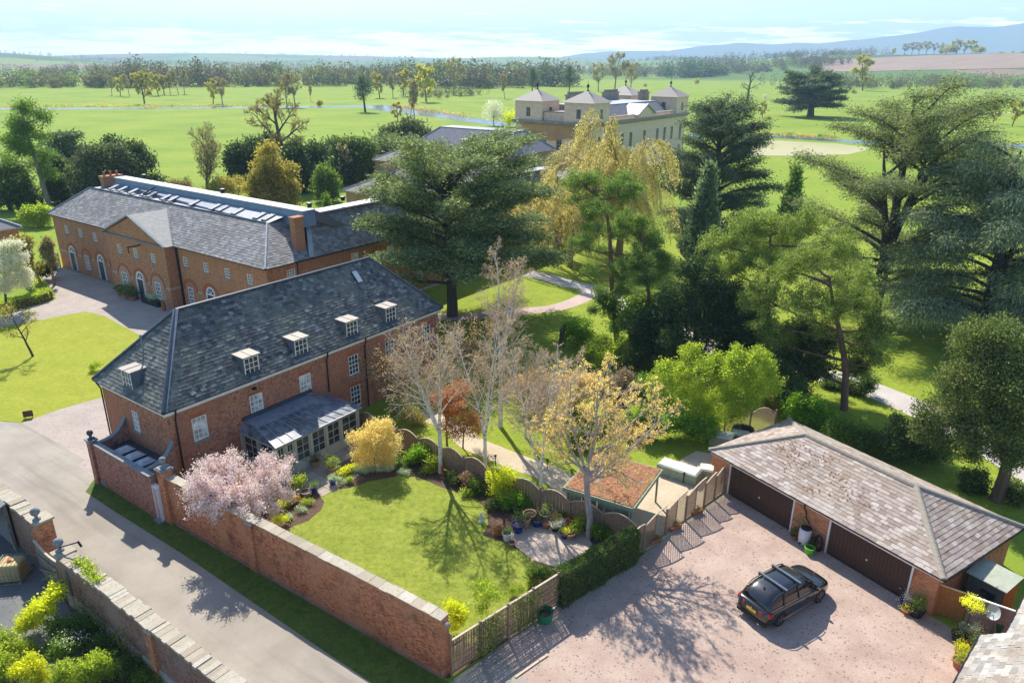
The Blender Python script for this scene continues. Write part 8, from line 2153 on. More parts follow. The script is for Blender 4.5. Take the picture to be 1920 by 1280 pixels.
for i in range(9):
 for j in range(5):
  a, b = 5.0 + i * .78, -3.55 - j * .72
  if b < -4.3 and a > 8.7: continue
  if b < -5.4 and a < 5.5: continue
  x0, y0, x1, y1 = a - .375, b - .345, a + .375, b + .345
  z = .030 + rs.uniform(-.004, .004)
  q = [EW(x0, y0), EW(x1, y0), EW(x1, y1), EW(x0, y1)]
  MB().hexa([(p[0], p[1], .012) for p in q] + [(p[0], p[1], z) for p in q]).build('paving_flag', m_flag, pt)
o = thing('statue', 'small white stone bird figure standing on the lawn near the flower bed', 'ornament', (*(-1.71, 36.06, 0.00)[:2], .011))
MB().lathe(0, 0, [(.16, 0), (.16, .06), (.06, .10), (.05, .22), (.11, .32), (.12, .42), (.07, .52), (.06, .60), (.02, .66)], 12).build('body', m_plastic_white, o, smooth=True)
MB().hexa([(.05, -.03, .38), (.28, -.02, .30), (.28, .02, .30), (.05, .03, .38), (.05, -.03, .46), (.26, -.02, .36), (.26, .02, .36), (.05, .03, .46)]).build('wing', m_plastic_white, o)
o = thing('red_marker', 'small red garden marker post at the foot of the left birch', 'garden marker', (-4.39, 41.06, 0.00))
MB().tube([(0, 0, 0), (0, 0, .4)], .03, 8).box(-.07, -.07, .4, .07, .07, .75).build('post', m_red, o)
# ------------------------------------------------------------ shelter, covered furniture, fire pit behind the fence
o = thing('garden_shelter', 'square garden shelter with a leaf covered flat roof and green painted fascia', 'shelter', EW(12.55, -24.05), TH + R(6))
X, Y = 4.6, 4.1
MB().box(-.12, -.12, 2.02, X + .12, Y + .12, 2.24).box(-.06, -.06, 1.96, X + .06, Y + .06, 2.02).build('fascia', m_green_frame, o)
MB().box(0, 0, 2.24, X, Y, 2.275).build('roof', m_sedum, o)
for x, y in ((.05, .05), (X - .15, .05), (.05, Y - .15), (X - .15, Y - .15)): MB().box(x, y, 0, x + .1, y + .1, 1.96).build('post', m_green_frame, o)
for i in range(8): MB().box(.15, .25 + i * .48, 0, .18, .25 + i * .48 + .45, 1.96).build('panel', m_green_frame, o)
rs = np.random.RandomState(3); n = 2400
C = np.stack([rs.rand(n) * X, rs.rand(n) * Y, np.full(n, 2.285) + rs.rand(n) * .02], 1)
V, F = flat_quads(rs, C, rs.randn(n, 3), .09, .06, .3)
tag(link('fallen_leaves', nmesh('fallen_leaves', V, F, leaf('roof_leaves', [(0, (.20, .08, .05)), (.6, (.33, .17, .08)), (1, (.50, .32, .12))], .1)), o), kind='stuff')
def covered(lab, p, rz, l, w, h):
 o = thing('covered_furniture', lab, 'covered furniture', p, rz, 'covered garden furniture on the terrace')
 m = MB(); rs = random.Random(int(l * 100))
 b = [(-l / 2, -w / 2), (0, -w / 2 - .03), (l / 2, -w / 2), (l / 2, w / 2), (0, w / 2), (-l / 2, w / 2)]
 m.prism([(x * 1.03, y * 1.03) for x, y in b], 0, h * .9); m.build('cover', m_cover, o)
 MB().hexa([(-l / 2, -w / 2, h * .9), (l / 2, -w / 2, h * .9), (l / 2, w / 2, h * .9), (-l / 2, w / 2, h * .9), (-l / 2 + .06, -w / 2 + .06, h), (l / 2 - .06, -w / 2 + .06, h * .98), (l / 2 - .06, w / 2 - .06, h), (-l / 2 + .06, w / 2 - .06, h * .97)]).build('cover_top', m_cover_top, o)
covered('long green covered garden table on the sandy terrace behind the shelter', (10.89, 41.37, 0.00), TH - R(90), 2.6, 1.1, .75)
covered('small green covered stool between the two larger covers', (12.20, 41.32, 0.00), TH - R(90), .5, .5, .6)
covered('green covered bench beside the corner of the garage', (12.89, 41.33, 0.00), TH - R(70), 1.3, .9, .7)
covered('blue green covered box under the screen fence behind the garage', (14.77, 45.70, 0.00), TH - R(80), 1.5, 1.1, .8)
covered('second blue green covered box partly hidden by the garage hip', (16.14, 46.19, 0.00), TH - R(80), 1.2, .9, .7)
o = thing('log_store', 'round black cover like a fire pit in front of the screen fence', 'fire pit', (16.67, 47.07, 0.00))
MB().lathe(0, 0, [(.75, 0), (.82, .35), (.75, .55), (.3, .68), (.02, .7)], 18).build('cover', m_black, o, smooth=True)
for i, p in enumerate([(-1.03, 42.52, 0.00), (10.99, 40.53, 0.00), (3.75, 38.76, 0.00), (2.38, 42.03, 0.00)]):
 o = thing('path_light', ['short dark path light beside the sandy path', 'path light on the terrace just beyond the lattice fence', 'path light standing by the shelter near the garden fence', 'path light half hidden behind the third birch'][i], 'path light', p, 0, 'path lights')
 MB().tube([(0, 0, 0), (0, 0, .65)], .03, 8).lathe(0, 0, [(.05, 0), (.09, .02), (.09, .12), (.02, .15)], 10, 0, .65).build('post', m_black, o)
rs = random.Random(6)
for i in range(16):
 a, b = 12.75 + rs.uniform(0, 1.6), -19.5 - rs.uniform(0, 4.2)
 if a > 13.0 and b < -19.8 and rs.random() < .5: continue
 s = rs.uniform(.14, .30); p = EW(a, b)
 m = MB(); k = 7
 pts = [(s * rs.uniform(.7, 1.1) * math.cos(t), s * rs.uniform(.7, 1.1) * math.sin(t)) for t in np.linspace(0, 2 * PI, k + 1)[:-1]]
 m.prism(pts, 0, s * rs.uniform(.5, .9))
 tag(m.build('rock', m_stone, loc=(p[0], p[1], 0)), ['pale', 'flat pale', 'rounded pale', 'larger grey', 'small grey'][i % 5] + ' rock in the rockery beside the shelter, ' + ['nearest the fence', 'on the path side', 'at its near end', 'at its far end'][i % 4], 'rock', 'rocks beside the shelter')
# ------------------------------------------------------------ yard things at the lower left
o = thing('water_tank', 'yellowed plastic tank in a steel cage in the yard behind the old wall', 'tank', (-25.47, 30.85, 0.00), R(8))
rr_ = [(x * .55 + .16 * math.cos(t) - x * .16, y * .5 + .16 * math.sin(t) - y * .16) for x, y, t0 in ((1, 1, 0), (-1, 1, PI / 2), (-1, -1, PI), (1, -1, 3 * PI / 2)) for t in np.linspace(t0, t0 + PI / 2, 4)]
tk = MB().prism(rr_, .16, .98); tk.v += [(x * .86, y * .86, 1.07) for x, y in rr_]; tk.f += [(16 + k, 16 + (k + 1) % 16, 32 + (k + 1) % 16, 32 + k) for k in range(16)] + [tuple(range(32, 48))]; tk.m += [0] * 17
tk.lathe(0, 0, [(.16, 0), (.16, .06), (.02, .08)], 14, 0, 1.06).build('tank', m_ibc, o)
MB().box(-.6, -.55, 0, .6, .55, .05).box(-.6, -.55, .05, -.45, .55, .15).box(.45, -.55, .05, .6, .55, .15).build('pallet', m_wood_old, o)
for i in range(7):
 x = -.57 + i * .19
 MB().tube([(x, -.535, .1), (x, -.535, 1.08), (x, .535, 1.08), (x, .535, .1)], .014, 5).build('cage_bar', m_galv, o)
for z in (.3, .55, .8, 1.08):
 MB().tube([(-.575, -.54, z), (.575, -.54, z), (.575, .54, z), (-.575, .54, z), (-.575, -.54, z)], .014, 5).build('cage_bar', m_galv, o)
MB().lathe(0, 0, [(.11, 0), (.11, .05), (.02, .06)], 12, 0, 1.12).build('cap', m_red, o)
o = thing('yard_shed', 'weathered grey boarded lean-to with sloping slatted roof at the left edge', 'shed', (-29.75, 33.04, 0.00), TH - PI / 2); o.scale = (1, 1, 1.2)
n = 8
for i in range(n):
 z0, z1 = 2.35 - i * .13, 2.35 - (i + 1) * .13 + .03; y0, y1 = 1.9 - i * .27, 1.9 - (i + 1) * .27
 MB().hexa([(-1.6, y0, z0), (2.2, y0, z0), (2.2, y1, z1), (-1.6, y1, z1), (-1.6, y0, z0 + .03), (2.2, y0, z0 + .03), (2.2, y1, z1 + .03), (-1.6, y1, z1 + .03)]).build('roof_board', m_corr, o)
for x in (-1.5, 2.05):
 MB().box(x, -.2, 0, x + .1, -.1, 1.35).build('post', m_wood_old, o); MB().box(x, 1.75, 0, x + .1, 1.85, 2.3).build('post', m_wood_old, o)
MB().box(-1.5, 1.86, 0, 2.15, 1.9, 2.3).build('wall', m_corr, o)
for i, (p, q, z) in enumerate([((-25.50, 30.56, 0.00), (-26.66, 33.18, 0.00), 2.1), ((-24.89, 30.99, 0.00), (-25.74, 32.73, 0.00), 1.9)]):
 o = thing('leaning_pole', ['long thin pole leaning across the caged tank', 'shorter thin pole leaning beside the yard gate'][i], 'pole', p)
 MB().tube([(0, 0, 0), (q[0] - p[0], (q[1] - p[1]) * .35, z)], .022, 6).build('pole', m_wood_old, o)
pot('small terracotta pot on the yard gravel by the gate', (-25.01, 31.63, 0.00), .14, .22, m_terra, None, .2)
o = thing('lawn_sign', 'small dark board standing at the lawn corner beside the road', 'sign board', (-35.86, 48.82, 0.00), R(25))
MB().box(-.32, -.03, .1, .32, .02, .58).build('board', plain('brown_board', (.10, .055, .035), None, 3, .7), o)
for x in (-.25, .2): MB().box(x, -.02, 0, x + .05, .01, .1).build('post', m_wood_dark, o)
# ------------------------------------------------------------ beds, hedges, climbers
def row_hedge(name, label, p, q, w, h, mat, n, ls, cat='hedge', seed=1):
 """clipped hedge: leaves on the faces of a long box, uneven"""
 rs = np.random.RandomState(seed)
 ang = math.atan2(q[1] - p[1], q[0] - p[0]); L = math.hypot(q[0] - p[0], q[1] - p[1])
 o = thing(name, label, cat, (p[0], p[1], 0), ang)
 a = np.array([L * h, L * h, L * w * 1.3, w * h, w * h]); k = rs.choice(5, n, p=a / a.sum()); u, v = rs.rand(n), rs.rand(n)
 C = np.zeros((n, 3)); N = np.zeros((n, 3))
 for f in range(5):
  m = k == f
  if f < 2: C[m] = np.stack([u[m] * L, np.full(m.sum(), (f - .5) * w), v[m] * h], 1); N[m] = (0, f * 2 - 1, 0)
  elif f == 2: C[m] = np.stack([u[m] * L, (v[m] - .5) * w, np.full(m.sum(), h)], 1); N[m] = (0, 0, 1)
  else: C[m] = np.stack([np.full(m.sum(), (f - 3) * L), (u[m] - .5) * w, v[m] * h], 1); N[m] = ((f - 3) * 2 - 1, 0, 0)
 C += rs.randn(n, 3) * .03 + N * (.05 * np.sin(C[:, :1] * 3.1) + .04 * np.sin(C[:, 2:] * 7 + C[:, :1] * 5))
 V, F = leaf_quads(rs, C, N * .6 + rs.randn(n, 3) * .6 + (0, 0, .4), ls, ls * .6)
 core = MB().box(.04, -w / 2 + .06, 0, L - .04, w / 2 - .06, h - .06)
 core.build('stems', m_soil, o)
 link('foliage', nmesh('foliage', V, F, mat), o)
 return o
row_hedge('ivy_hedge', 'dense dark green ivy hedge between the trellis fence and the lattice fence', EW(5.85, -23.55), EW(11.3, -24.95), .62, 1.95, lm('ivy_leaf', [(0, (.035, .06, .018)), (.6, (.06, .095, .026)), (1, (.12, .15, .04))], .25), 16000, .13, seed=2)
row_hedge('box_hedge', 'low clipped green hedge along the stable court at the left edge', (-55.37, 70.36, 0.00), (-51.45, 77.27, 0.00), 1.3, .95, L_bright, 6500, .16, seed=3)
row_hedge('box_hedge', 'short return of the clipped hedge running back towards the white blossom tree', (-51.45, 77.27, 0.00), (-56.86, 83.59, 0.00), 1.3, .95, L_bright, 4000, .16, seed=4)
row_hedge('golden_edging', 'low golden yellow clipped edging right of the flagged patio', (-11.03, 40.63, 0.00), (-10.04, 41.96, 0.00), .5, .42, L_lime, 1500, .10, seed=5)
row_hedge('golden_edging', 'low golden yellow clipped edging left of the flagged patio by the pink cherry', (-14.09, 36.63, 0.00), (-12.99, 38.10, -0.00), .5, .42, L_lime, 1900, .10, seed=6)
rs = np.random.RandomState(12); n = 2600
o = thing('climbing_ivy', 'patchy dark climber on the trellis fence by the green bag', 'climber', EW(-.7, -22.2), math.atan2(EW(5.8, -23.55)[1] - EW(-.7, -22.2)[1], EW(5.8, -23.55)[0] - EW(-.7, -22.2)[0]))
c = np.array([1.8, 2.5, 4.1, 4.9])[rs.randint(4, size=n)] + rs.randn(n) * .35
C = np.stack([np.clip(c, .1, 6.5), rs.randn(n) * .08 - .05, rs.rand(n) ** 1.3 * 1.95], 1)
V, F = leaf_quads(rs, C, rs.randn(n, 3) + (0, -.5, -.2), .10, .07)
link('foliage', nmesh('foliage', V, F, L_shrub), o)
rs = np.random.RandomState(14); n = 700
o = thing('wall_plant', 'bright green creeper growing over the coping of the old wall', 'climber', EW(-8.0, -6.6, 2.85), TH - PI / 2)
t_ = rs.rand(n); C = np.stack([t_ * 2.4 - 1.2, rs.randn(n) * .14 + .12 * np.sin(t_ * 5), .05 + np.abs(rs.randn(n)) * .10], 1)
V, F = leaf_quads(rs, C, rs.randn(n, 3) + (0, 0, .5), .13, .08)
link('foliage', nmesh('foliage', V, F, L_bright), o)
for i, (b, h, lab) in enumerate([(-7.2, 1.9, 'trained wall shrub with bare brown stems on the old brick wall'), (-10.2, 1.8, 'second trained shrub on the old wall, near its pilaster'), (-4.8, 2.3, 'thin dark climber beside the old gate pillar')]):
 rs = np.random.RandomState(60 + i); o = plant('climbing_shrub', lab, 'climber', EW(-8.45, b), rz=TH)
 ps = []; tp = []
 for k in range(7):
  d = np.array([-.05, rs.uniform(-.9, .9), .9]); grow(rs, [dict(n=6, wig=.25, trop=.0, kids=(3, 5), t0=.3, ang=(30, 60), lr=(.4, .6), rr=.6), dict(n=4, wig=.3)], (0, 0, 0), d, h * rs.uniform(.7, 1.1), .02, 0, ps, tp)
 ps = [(P * np.array([.25, 1, 1]) - np.array([.05, 0, 0]), R_, l) for P, R_, l in ps]; tp = [P * np.array([.25, 1, 1]) - np.array([.05, 0, 0]) for P in tp]
 link('trunk', tubes_mesh('trunk', ps, B_brown, minr=.008), o)
 C, D = along(rs, tp, 300, .1, .06); crown(o, [leaf_quads(rs, C, D + rs.randn(300, 3), .11, .06)], L_shrub if i != 1 else L_olive, 'foliage')
def bush(label, base, cl, mat, n, ls, seed, name='garden_bush', cat='shrub', up=.5, shell=.4, group=None):
 o = plant(name, label, cat, base, group); t_mass(o, seed, ell(cl, seed, n=5, size=.5), mat, n, ls, up=up, shell=shell); return o
bush('bright yellow green shrub in front of the yard gravel at lower left', (-21.73, 27.22, 0.00), [(0.50, 0.40, 1.67, 0.45), (0.11, 0.09, 1.32, 0.55), (-0.29, -0.23, 0.83, 0.50), (-0.65, -0.52, 0.62, 0.40)], L_lime, 5000, .15, 401)
bush('yellow green feathery shrub at the left edge of the bed', (-22.17, 25.56, 0.00), [(-0.01, -0.01, 0.92, 0.62), (0.27, 0.23, 0.24, 0.57), (-0.22, -0.19, 0.03, 0.52)], L_bright, 5000, .14, 402)
bush('big bright green shrub at the bottom edge below the dark border', (-18.00, 23.81, 0.00), [(-0.28, -0.21, 1.37, 0.63), (0.37, 0.28, 0.90, 0.68), (-0.07, -0.05, 0.64, 0.68), (0.83, 0.63, 0.11, 0.50)], L_bright, 8000, .13, 403)
bush('spreading fresh green shrub at the left edge below the yard gravel', (-21.65, 24.21, 0.00), [(0.05, 0.05, 0.84, 0.60), (0.24, 0.22, 0.17, 0.60), (-0.20, -0.18, 0.56, 0.60)], L_bright, 5000, .13, 405)
bush('bushy yellow green plant in the lower left corner', (-20.28, 24.22, 0.00), [(-0.02, -0.01, 0.90, 0.50), (0.20, 0.17, 0.34, 0.55), (-0.36, -0.30, 0.60, 0.50)], L_lime, 5000, .12, 404)
for i, (x, y, r, m, lab) in enumerate([(110, 1195, 20, L_shrub, 'dark leafy plant in the shaded border below the old wall, beside the yellow shrub'), (150, 1205, 22, L_dark, 'dark ground covering plant in the middle of the shaded border'), (190, 1230, 24, L_dark, 'dark clump in the shaded border below the wall shrubs'), (225, 1215, 18, L_shrub, 'dark green clump close to the rendered plinth of the old wall'), (245, 1255, 22, L_dark, 'dark plant near the pilaster of the old wall at the bottom edge'), (120, 1225, 16, L_shrub, 'green perennial with small white flowers in the shaded border'), (280, 1290, 22, L_shrub, 'green shrub below the pilaster at the bottom edge'), (170, 1175, 16, L_shrub, 'small green shrub by the old wall below the creeper')]):
 bush(lab, G(x, y) if False else [(-20.82, 26.72, 0.00), (-19.65, 26.40, 0.00), (-18.26, 25.61, 0.00), (-17.67, 26.09, -0.00), (-16.58, 24.85, 0.00), (-20.01, 25.75, 0.00), (-15.29, 23.84, 0.00), (-19.71, 27.41, 0.00)][i], [(0, 0, .35, .55, )[:3] + (.55,), (.5, .3, .3, .45), (-.5, .2, .3, .45)], m, 1800, .13, 410 + i)
rs = np.random.RandomState(5); n = 160
V, F = leaf_quads(rs, np.stack([rs.randn(n) * .5, rs.randn(n) * .35, .72 + rs.rand(n) * .15], 1), rs.randn(n, 3), .07, .07)
o = plant('white_flowers', 'scatter of small white flowers in the shaded border', 'flowers', (-19.74, 25.91, 0.00)); link('flowers', nmesh('flowers', V, F, L_flower_w), o)
BED = [
 ((-5.95, 42.58, 0.00), [(-0.32, -0.04, 0.83, 0.60), (0.21, 0.03, 0.99, 0.57), (-0.68, -0.09, 0.45, 0.50)], L_laurel, 3200, .15, 'glossy bright green laurel right of the golden shrub'),
 ((-5.07, 41.57, 0.00), [(-0.04, -0.01, 0.80, 0.49), (0.22, 0.03, 0.50, 0.42), (-0.40, -0.05, 0.22, 0.35)], L_bright, 2200, .14, 'bright green bush against the left birch trunk'),
 ((-9.87, 41.30, 0.00), [(-0.05, -0.01, 0.32, 0.31), (0.27, 0.06, 0.12, 0.31)], L_silver, 900, .10, 'pale silvery shrub at the right end of the golden edging'),
 ((-9.19, 41.51, 0.00), [(-0.08, -0.02, 0.29, 0.38), (0.24, 0.05, 0.17, 0.35)], L_silver, 1100, .10, 'silver leaved perennial below the golden shrub'),
 ((-8.19, 41.59, 0.00), [(-0.05, -0.01, 0.40, 0.35), (0.28, 0.06, 0.29, 0.31)], L_silver, 1100, .10, 'bluish grey perennial below the right side of the golden shrub'),
 ((-7.44, 41.87, 0.00), [(-0.08, -0.01, 0.49, 0.42), (0.25, 0.04, 0.30, 0.35)], L_shrub, 1300, .12, 'mid green perennial between the silver plants and the laurel'),
 ((-6.93, 41.21, 0.00), [(-0.06, -0.01, 0.24, 0.28), (0.28, 0.05, 0.17, 0.24)], L_silver, 700, .09, 'small grey green plant at the curve of the lawn'),
 ((-10.73, 40.19, 0.00), [(-0.11, -0.03, 0.29, 0.27), (0.26, 0.07, 0.08, 0.27)], L_silver, 800, .09, 'silver plant beside the blue patio pot'),
 ((-10.22, 40.33, 0.00), [(-0.02, -0.00, 0.24, 0.24)], L_bright, 500, .09, 'small bright green plant in the bed right of the patio'),
 ((-3.78, 40.30, 0.00), [(-0.02, -0.00, 0.47, 0.41), (0.34, 0.03, 0.33, 0.41)], L_dark, 1500, .12, 'dark evergreen at the foot of the left birch'),
 ((-2.78, 39.88, 0.00), [(-0.09, -0.01, 0.66, 0.50), (0.37, 0.03, 0.45, 0.44)], lm('purple_brown_leaf', [(0, (.10, .06, .05)), (1, (.22, .15, .12))], .3), 1600, .13, 'purplish brown shrub between the left and second birch'),
 ((-2.07, 39.09, 0.00), [(-0.16, -0.01, 0.50, 0.43), (0.17, 0.01, 0.38, 0.40)], L_shrub, 1700, .13, 'broad leaved green shrub below the slim birch'),
 ((-2.72, 38.90, 0.00), [(-0.09, -0.01, 0.23, 0.30), (0.30, 0.02, 0.10, 0.26)], L_bright, 900, .12, 'bright foxglove like leaves at the edge of the lawn'),
 ((-0.41, 38.53, 0.00), [(-0.33, -0.00, 1.50, 0.72), (0.32, 0.00, 1.69, 0.65), (0.16, 0.00, 0.76, 0.72), (0.81, 0.01, 0.76, 0.59), (-0.49, -0.01, 0.57, 0.52)], L_lime, 5200, .14, 'large yellow flowering shrub between the second and third birch'),
 ((-0.08, 37.39, 0.00), [(-0.32, -0.00, 0.56, 0.57), (0.47, 0.00, 0.56, 0.54), (0.95, 0.00, 0.38, 0.45)], L_laurel, 3400, .14, 'green bush below the yellow flowering shrub'),
 ((-1.03, 37.37, 0.00), [(-0.16, -0.00, 0.37, 0.38), (0.16, 0.00, 0.26, 0.35)], L_dark, 1300, .12, 'dark shrub at the right hand curve of the lawn'),
 ((-0.81, 34.89, -0.00), [(-0.06, -0.00, 0.32, 0.33), (0.24, 0.01, 0.21, 0.27)], L_orange, 1100, .09, 'reddish tipped bush beside the white cylindrical pot'),
 ((3.79, 35.05, 0.00), [(-0.08, 0.01, 0.53, 0.33), (0.09, -0.01, 0.79, 0.30)], L_bright, 1300, .12, 'bright green shrub left of the budding tree trunk'),
 ((5.03, 34.47, 0.00), [(-0.11, 0.02, 0.48, 0.36), (0.24, -0.04, 0.45, 0.33), (-0.24, 0.04, 0.75, 0.27)], L_laurel, 2000, .12, 'dark and bright leaved camellia right of the budding tree trunk'),
 ((6.15, 35.09, 0.00), [(-0.08, 0.01, 0.35, 0.27), (0.20, -0.04, 0.56, 0.24)], L_gold, 700, .10, 'small golden shrub in the angle of the two fences'),
 ((1.53, 30.82, 0.00), [(-0.07, 0.00, 0.73, 0.49), (-0.34, 0.02, 0.45, 0.36), (0.31, -0.02, 0.55, 0.36)], L_shrub, 3600, .11, 'rounded dark green bush at the corner of the lawn beside the ivy hedge'),
 ((1.14, 30.41, 0.00), [(-0.06, 0.00, 0.20, 0.22)], L_bright, 600, .09, 'small bright bush beside the rounded dark bush'),
 ((-2.51, 27.27, 0.00), [(-0.22, -0.02, 1.41, 0.45), (0.20, 0.02, 1.23, 0.50), (-0.11, -0.01, 0.63, 0.40)], L_lime, 3600, .12, 'vivid yellow green shrub in the corner of the brick wall and the trellis fence'),
 ((-1.31, 28.53, 0.00), [(-0.25, -0.01, 1.44, 0.52), (0.26, 0.01, 1.58, 0.57), (0.01, 0.00, 0.80, 0.52), (0.52, 0.02, 0.94, 0.41)], L_bright, 3000, .11, 'airy yellow green shrub along the trellis fence'),
 ((0.24, 29.76, 0.00), [(-0.14, 0.00, 0.33, 0.21), (0.26, -0.00, 0.46, 0.19)], L_bright, 800, .09, 'low green plants at the foot of the trellis fence'),
 ((-13.24, 35.58, -0.00), [(-0.04, -0.01, 0.48, 0.28), (0.17, 0.06, 0.36, 0.25)], L_lime, 900, .10, 'yellow green euphorbia behind the coping of the garden wall'),
 ((-13.25, 37.76, -0.00), [(-0.03, -0.01, 0.27, 0.29), (0.32, 0.11, 0.34, 0.29)], L_orange, 1000, .10, 'copper coloured shrub in the left flower bed'),
 ((-12.29, 37.77, 0.00), [(-0.07, -0.02, 0.20, 0.22), (0.28, 0.09, 0.21, 0.19)], L_bright, 600, .09, 'bright green perennials in the left flower bed'),
 ((-12.38, 36.93, 0.00), [(-0.07, -0.02, 0.20, 0.22), (0.21, 0.07, 0.10, 0.19)], L_silver, 600, .09, 'silver perennial near the edge of the left flower bed'),
 ((-12.83, 36.27, 0.00), [(-0.07, -0.02, 0.16, 0.19)], L_silver, 400, .09, 'small grey perennial by the wall end of the left flower bed'),
 ((-35.71, 57.57, 0.00), [(-0.09, -0.06, 0.32, 0.36), (0.28, 0.17, 0.52, 0.36)], L_bright, 900, .13, 'strappy green plant in the stone edged bed at the back corner of the house'),
]
for i, (b, cl, m, n, ls, lab) in enumerate(BED): bush(lab, b, cl, m, n, ls, 430 + i, group='plants in the garden borders' if i < 30 else None)
for i, (lab, b, r, m, pm, ph) in enumerate([('terracotta pots of palm like leaves left of the middle stable door', (-42.99, 78.29, 0.00), .55, m_terra, L_shrub, .9), ('large terracotta pot beside the middle stable door', (-42.03, 77.53, 0.00), .45, m_terra, L_dark, .5), ('small terracotta pot at the corner of the stable porch', (-44.31, 79.26, -0.00), .4, m_terra, L_dark, .5)]):
 pot(lab, b, r, .5, m, pm, ph, 500, ls=.2, spread=1.6)
o = thing('stable_planter', 'black raised planter with grey flowers right of the middle stable door', 'planter', (-39.17, 76.08, 0.00), TH - PI / 2)
MB().box(-1.6, -.4, 0, 1.6, .4, .6).build('trough', m_black, o)
V, F = blob_leaves(np.random.RandomState(2), [(0, 0, .75, 1.5, .35, .25)], 700, .16, .08, .2, .5); link('foliage', nmesh('foliage', V, F, L_silver), o)
o = thing('timber_post', 'short square timber post at the corner of the stable porch', 'post', (-36.91, 73.75, 0.00)); MB().box(-.15, -.15, 0, .15, .15, 1.1).build('post', m_wood_gate, o)
o = thing('wicket_gate', 'narrow pale boarded gate beside the left corner of the stable block', 'gate', (-57.51, 90.30, 0.00), TH - PI / 2)
for k in range(7): MB().box(-1.3 + k * .2, 0, .1, -1.3 + k * .2 + .18, .04, 1.9).build('board', m_wood_pale, o)
MB().box(-1.42, -.06, 0, -1.3, .06, 2.05).build('post', m_wood_pale, o)
MB().box(.1, -.06, 0, .2, .06, 2.05).build('post', m_wood_pale, o)
rs = random.Random(3)
for i, (x, y) in enumerate([(2.6, 10.9), (2.2, 11.4), (3.0, 12.0), (3.8, 12.2), (4.6, 12.1)]):
 p = EW(x, y); s = rs.uniform(.25, .4)
 m = MB(); m.prism([(s * rs.uniform(.7, 1.1) * math.cos(t), s * rs.uniform(.7, 1.1) * math.sin(t)) for t in np.linspace(0, 2 * PI, 8)[:-1]], 0, s * .8)
 tag(m.build('rock', m_stone, loc=(p[0], p[1], 0)), ['first', 'second', 'third', 'fourth', 'last'][i] + ' rough stone round the small bed at the back corner of the brick house', 'rock', 'stones round the corner bed')
# ------------------------------------------------------------ parkland trees in the middle distance: a few kinds, copied
def ground_at(p, off=0.):
 return (p[0], p[1], float(hz(p[0], p[1])) * (1 if math.hypot(p[0], p[1]) > 1000 else 0) + off)
PROTO = {}
def proto(kind):
 if kind in PROTO: return PROTO[kind]
 o = thing('parkland_tree', 'x', 'tree', (0, 0, -900))
 if kind == 'oak': t_broadleaf(o, 501, 10, .46, B_brown, L_olive, 3600, .5, .22, kids=(9, 10), levels=3, r0=.30, up=.03, minr=.045)
 elif kind == 'bare': t_broadleaf(o, 502, 10, .44, B_grey, L_haze, 1900, .42, .25, kids=(9, 11), levels=3, r0=.24, up=.05, minr=.03)
 elif kind == 'tall': t_broadleaf(o, 503, 10, .26, B_grey, L_haze, 1400, .40, .3, kids=(10, 12), levels=3, r0=.17, up=.08, ang=(25, 45), minr=.03)
 elif kind == 'green': t_broadleaf(o, 504, 10, .40, B_brown, lm('pale_spring_leaf', [(0, (.20, .19, .04)), (1, (.34, .31, .08))], .4), 4200, .5, .2, kids=(9, 11), levels=3, r0=.26, up=.04, minr=.04)
 elif kind == 'dead': t_broadleaf(o, 505, 10, .36, B_dark, L_haze, 0, .4, .35, kids=(6, 7), levels=2, r0=.42, up=.05, minr=.05)
 elif kind == 'pine': t_pine(o, 506, 10, [(0, 0, 9.2, 1.2), (.8, .3, 8.2, 1.3), (-.9, -.2, 7.7, 1.3), (.3, -.9, 6.8, 1.4), (1.2, .1, 6.2, 1.2), (-1.1, .5, 5.6, 1.3), (.4, .9, 4.8, 1.2), (1.0, -.6, 4.0, 1.0)], L_cedar_far, 2600, .55, r0=.25, barkm=B_dark, dead=2)
 elif kind == 'cone': t_conifer(o, 507, 10, 2.4, L_shrub, 1500, .8, pw=1.1)
 elif kind == 'bush': t_mass(o, 508, ell([(0, 0, 4, 4), (3, 1, 3, 3), (-3, -1, 3, 3.2)], 5, n=6), L_olive, 1500, 1.0)
 elif kind == 'white': t_mass(o, 509, ell([(0, 0, 5.5, 3.4), (1.5, .5, 4, 2.6), (-1.5, 0, 4.4, 2.8)], 6, n=7), L_whiteb, 2600, .5, B_brown, (4, .2))
 elif kind == 'gold': t_mass(o, 510, ell([(0, 0, 5, 3.6), (1.5, .5, 3.6, 3.0), (-1.5, 0, 3.8, 3.0)], 7, n=7), L_lime, 2600, .6, B_brown, (3, .2))
 PROTO[kind] = o
 return o
first = set()
ORD = 'first second third fourth fifth sixth seventh eighth ninth tenth last'.split()
rsF = np.random.RandomState(77)
def far(kind, p, top, label, group=None, wide=1.0):
 """one tree of a kind; p base, top height"""
 src = proto(kind)
 if kind in first: o = copy_tree(src)
 else: o = src; first.add(kind)
 s = top / 10.
 o.location = ground_at(p, -.1); o.scale = (s * wide, s * wide, s); o.rotation_euler = (0, 0, rsF.rand() * 6.28)
 o['label'] = label
 if group: o['group'] = group
 elif 'group' in o: del o['group']
 return o
g = 'clump of trees in the left meadow'; 
for i, (p, t, k) in enumerate((((-289.20, 555.22, 0.00), 13.35, 'tall'), ((-279.59, 548.30, 0.00), 12.12, 'green'), ((-269.86, 541.60, 0.00), 15.13, 'tall'), ((-267.37, 568.57, 0.00), 13.30, 'green'), ((-254.83, 553.03, -0.00), 14.37, 'green'), ((-258.35, 570.35, 0.00), 13.34, 'oak'), ((-254.00, 571.21, 0.00), 14.83, 'tall'), ((-248.54, 572.28, 0.00), 17.06, 'tall'), ((-248.20, 581.82, 0.00), 17.71, 'tall'))):
 far(k, p, t, ORD[i] + ' tree from the left in the clump standing in the left meadow', g)
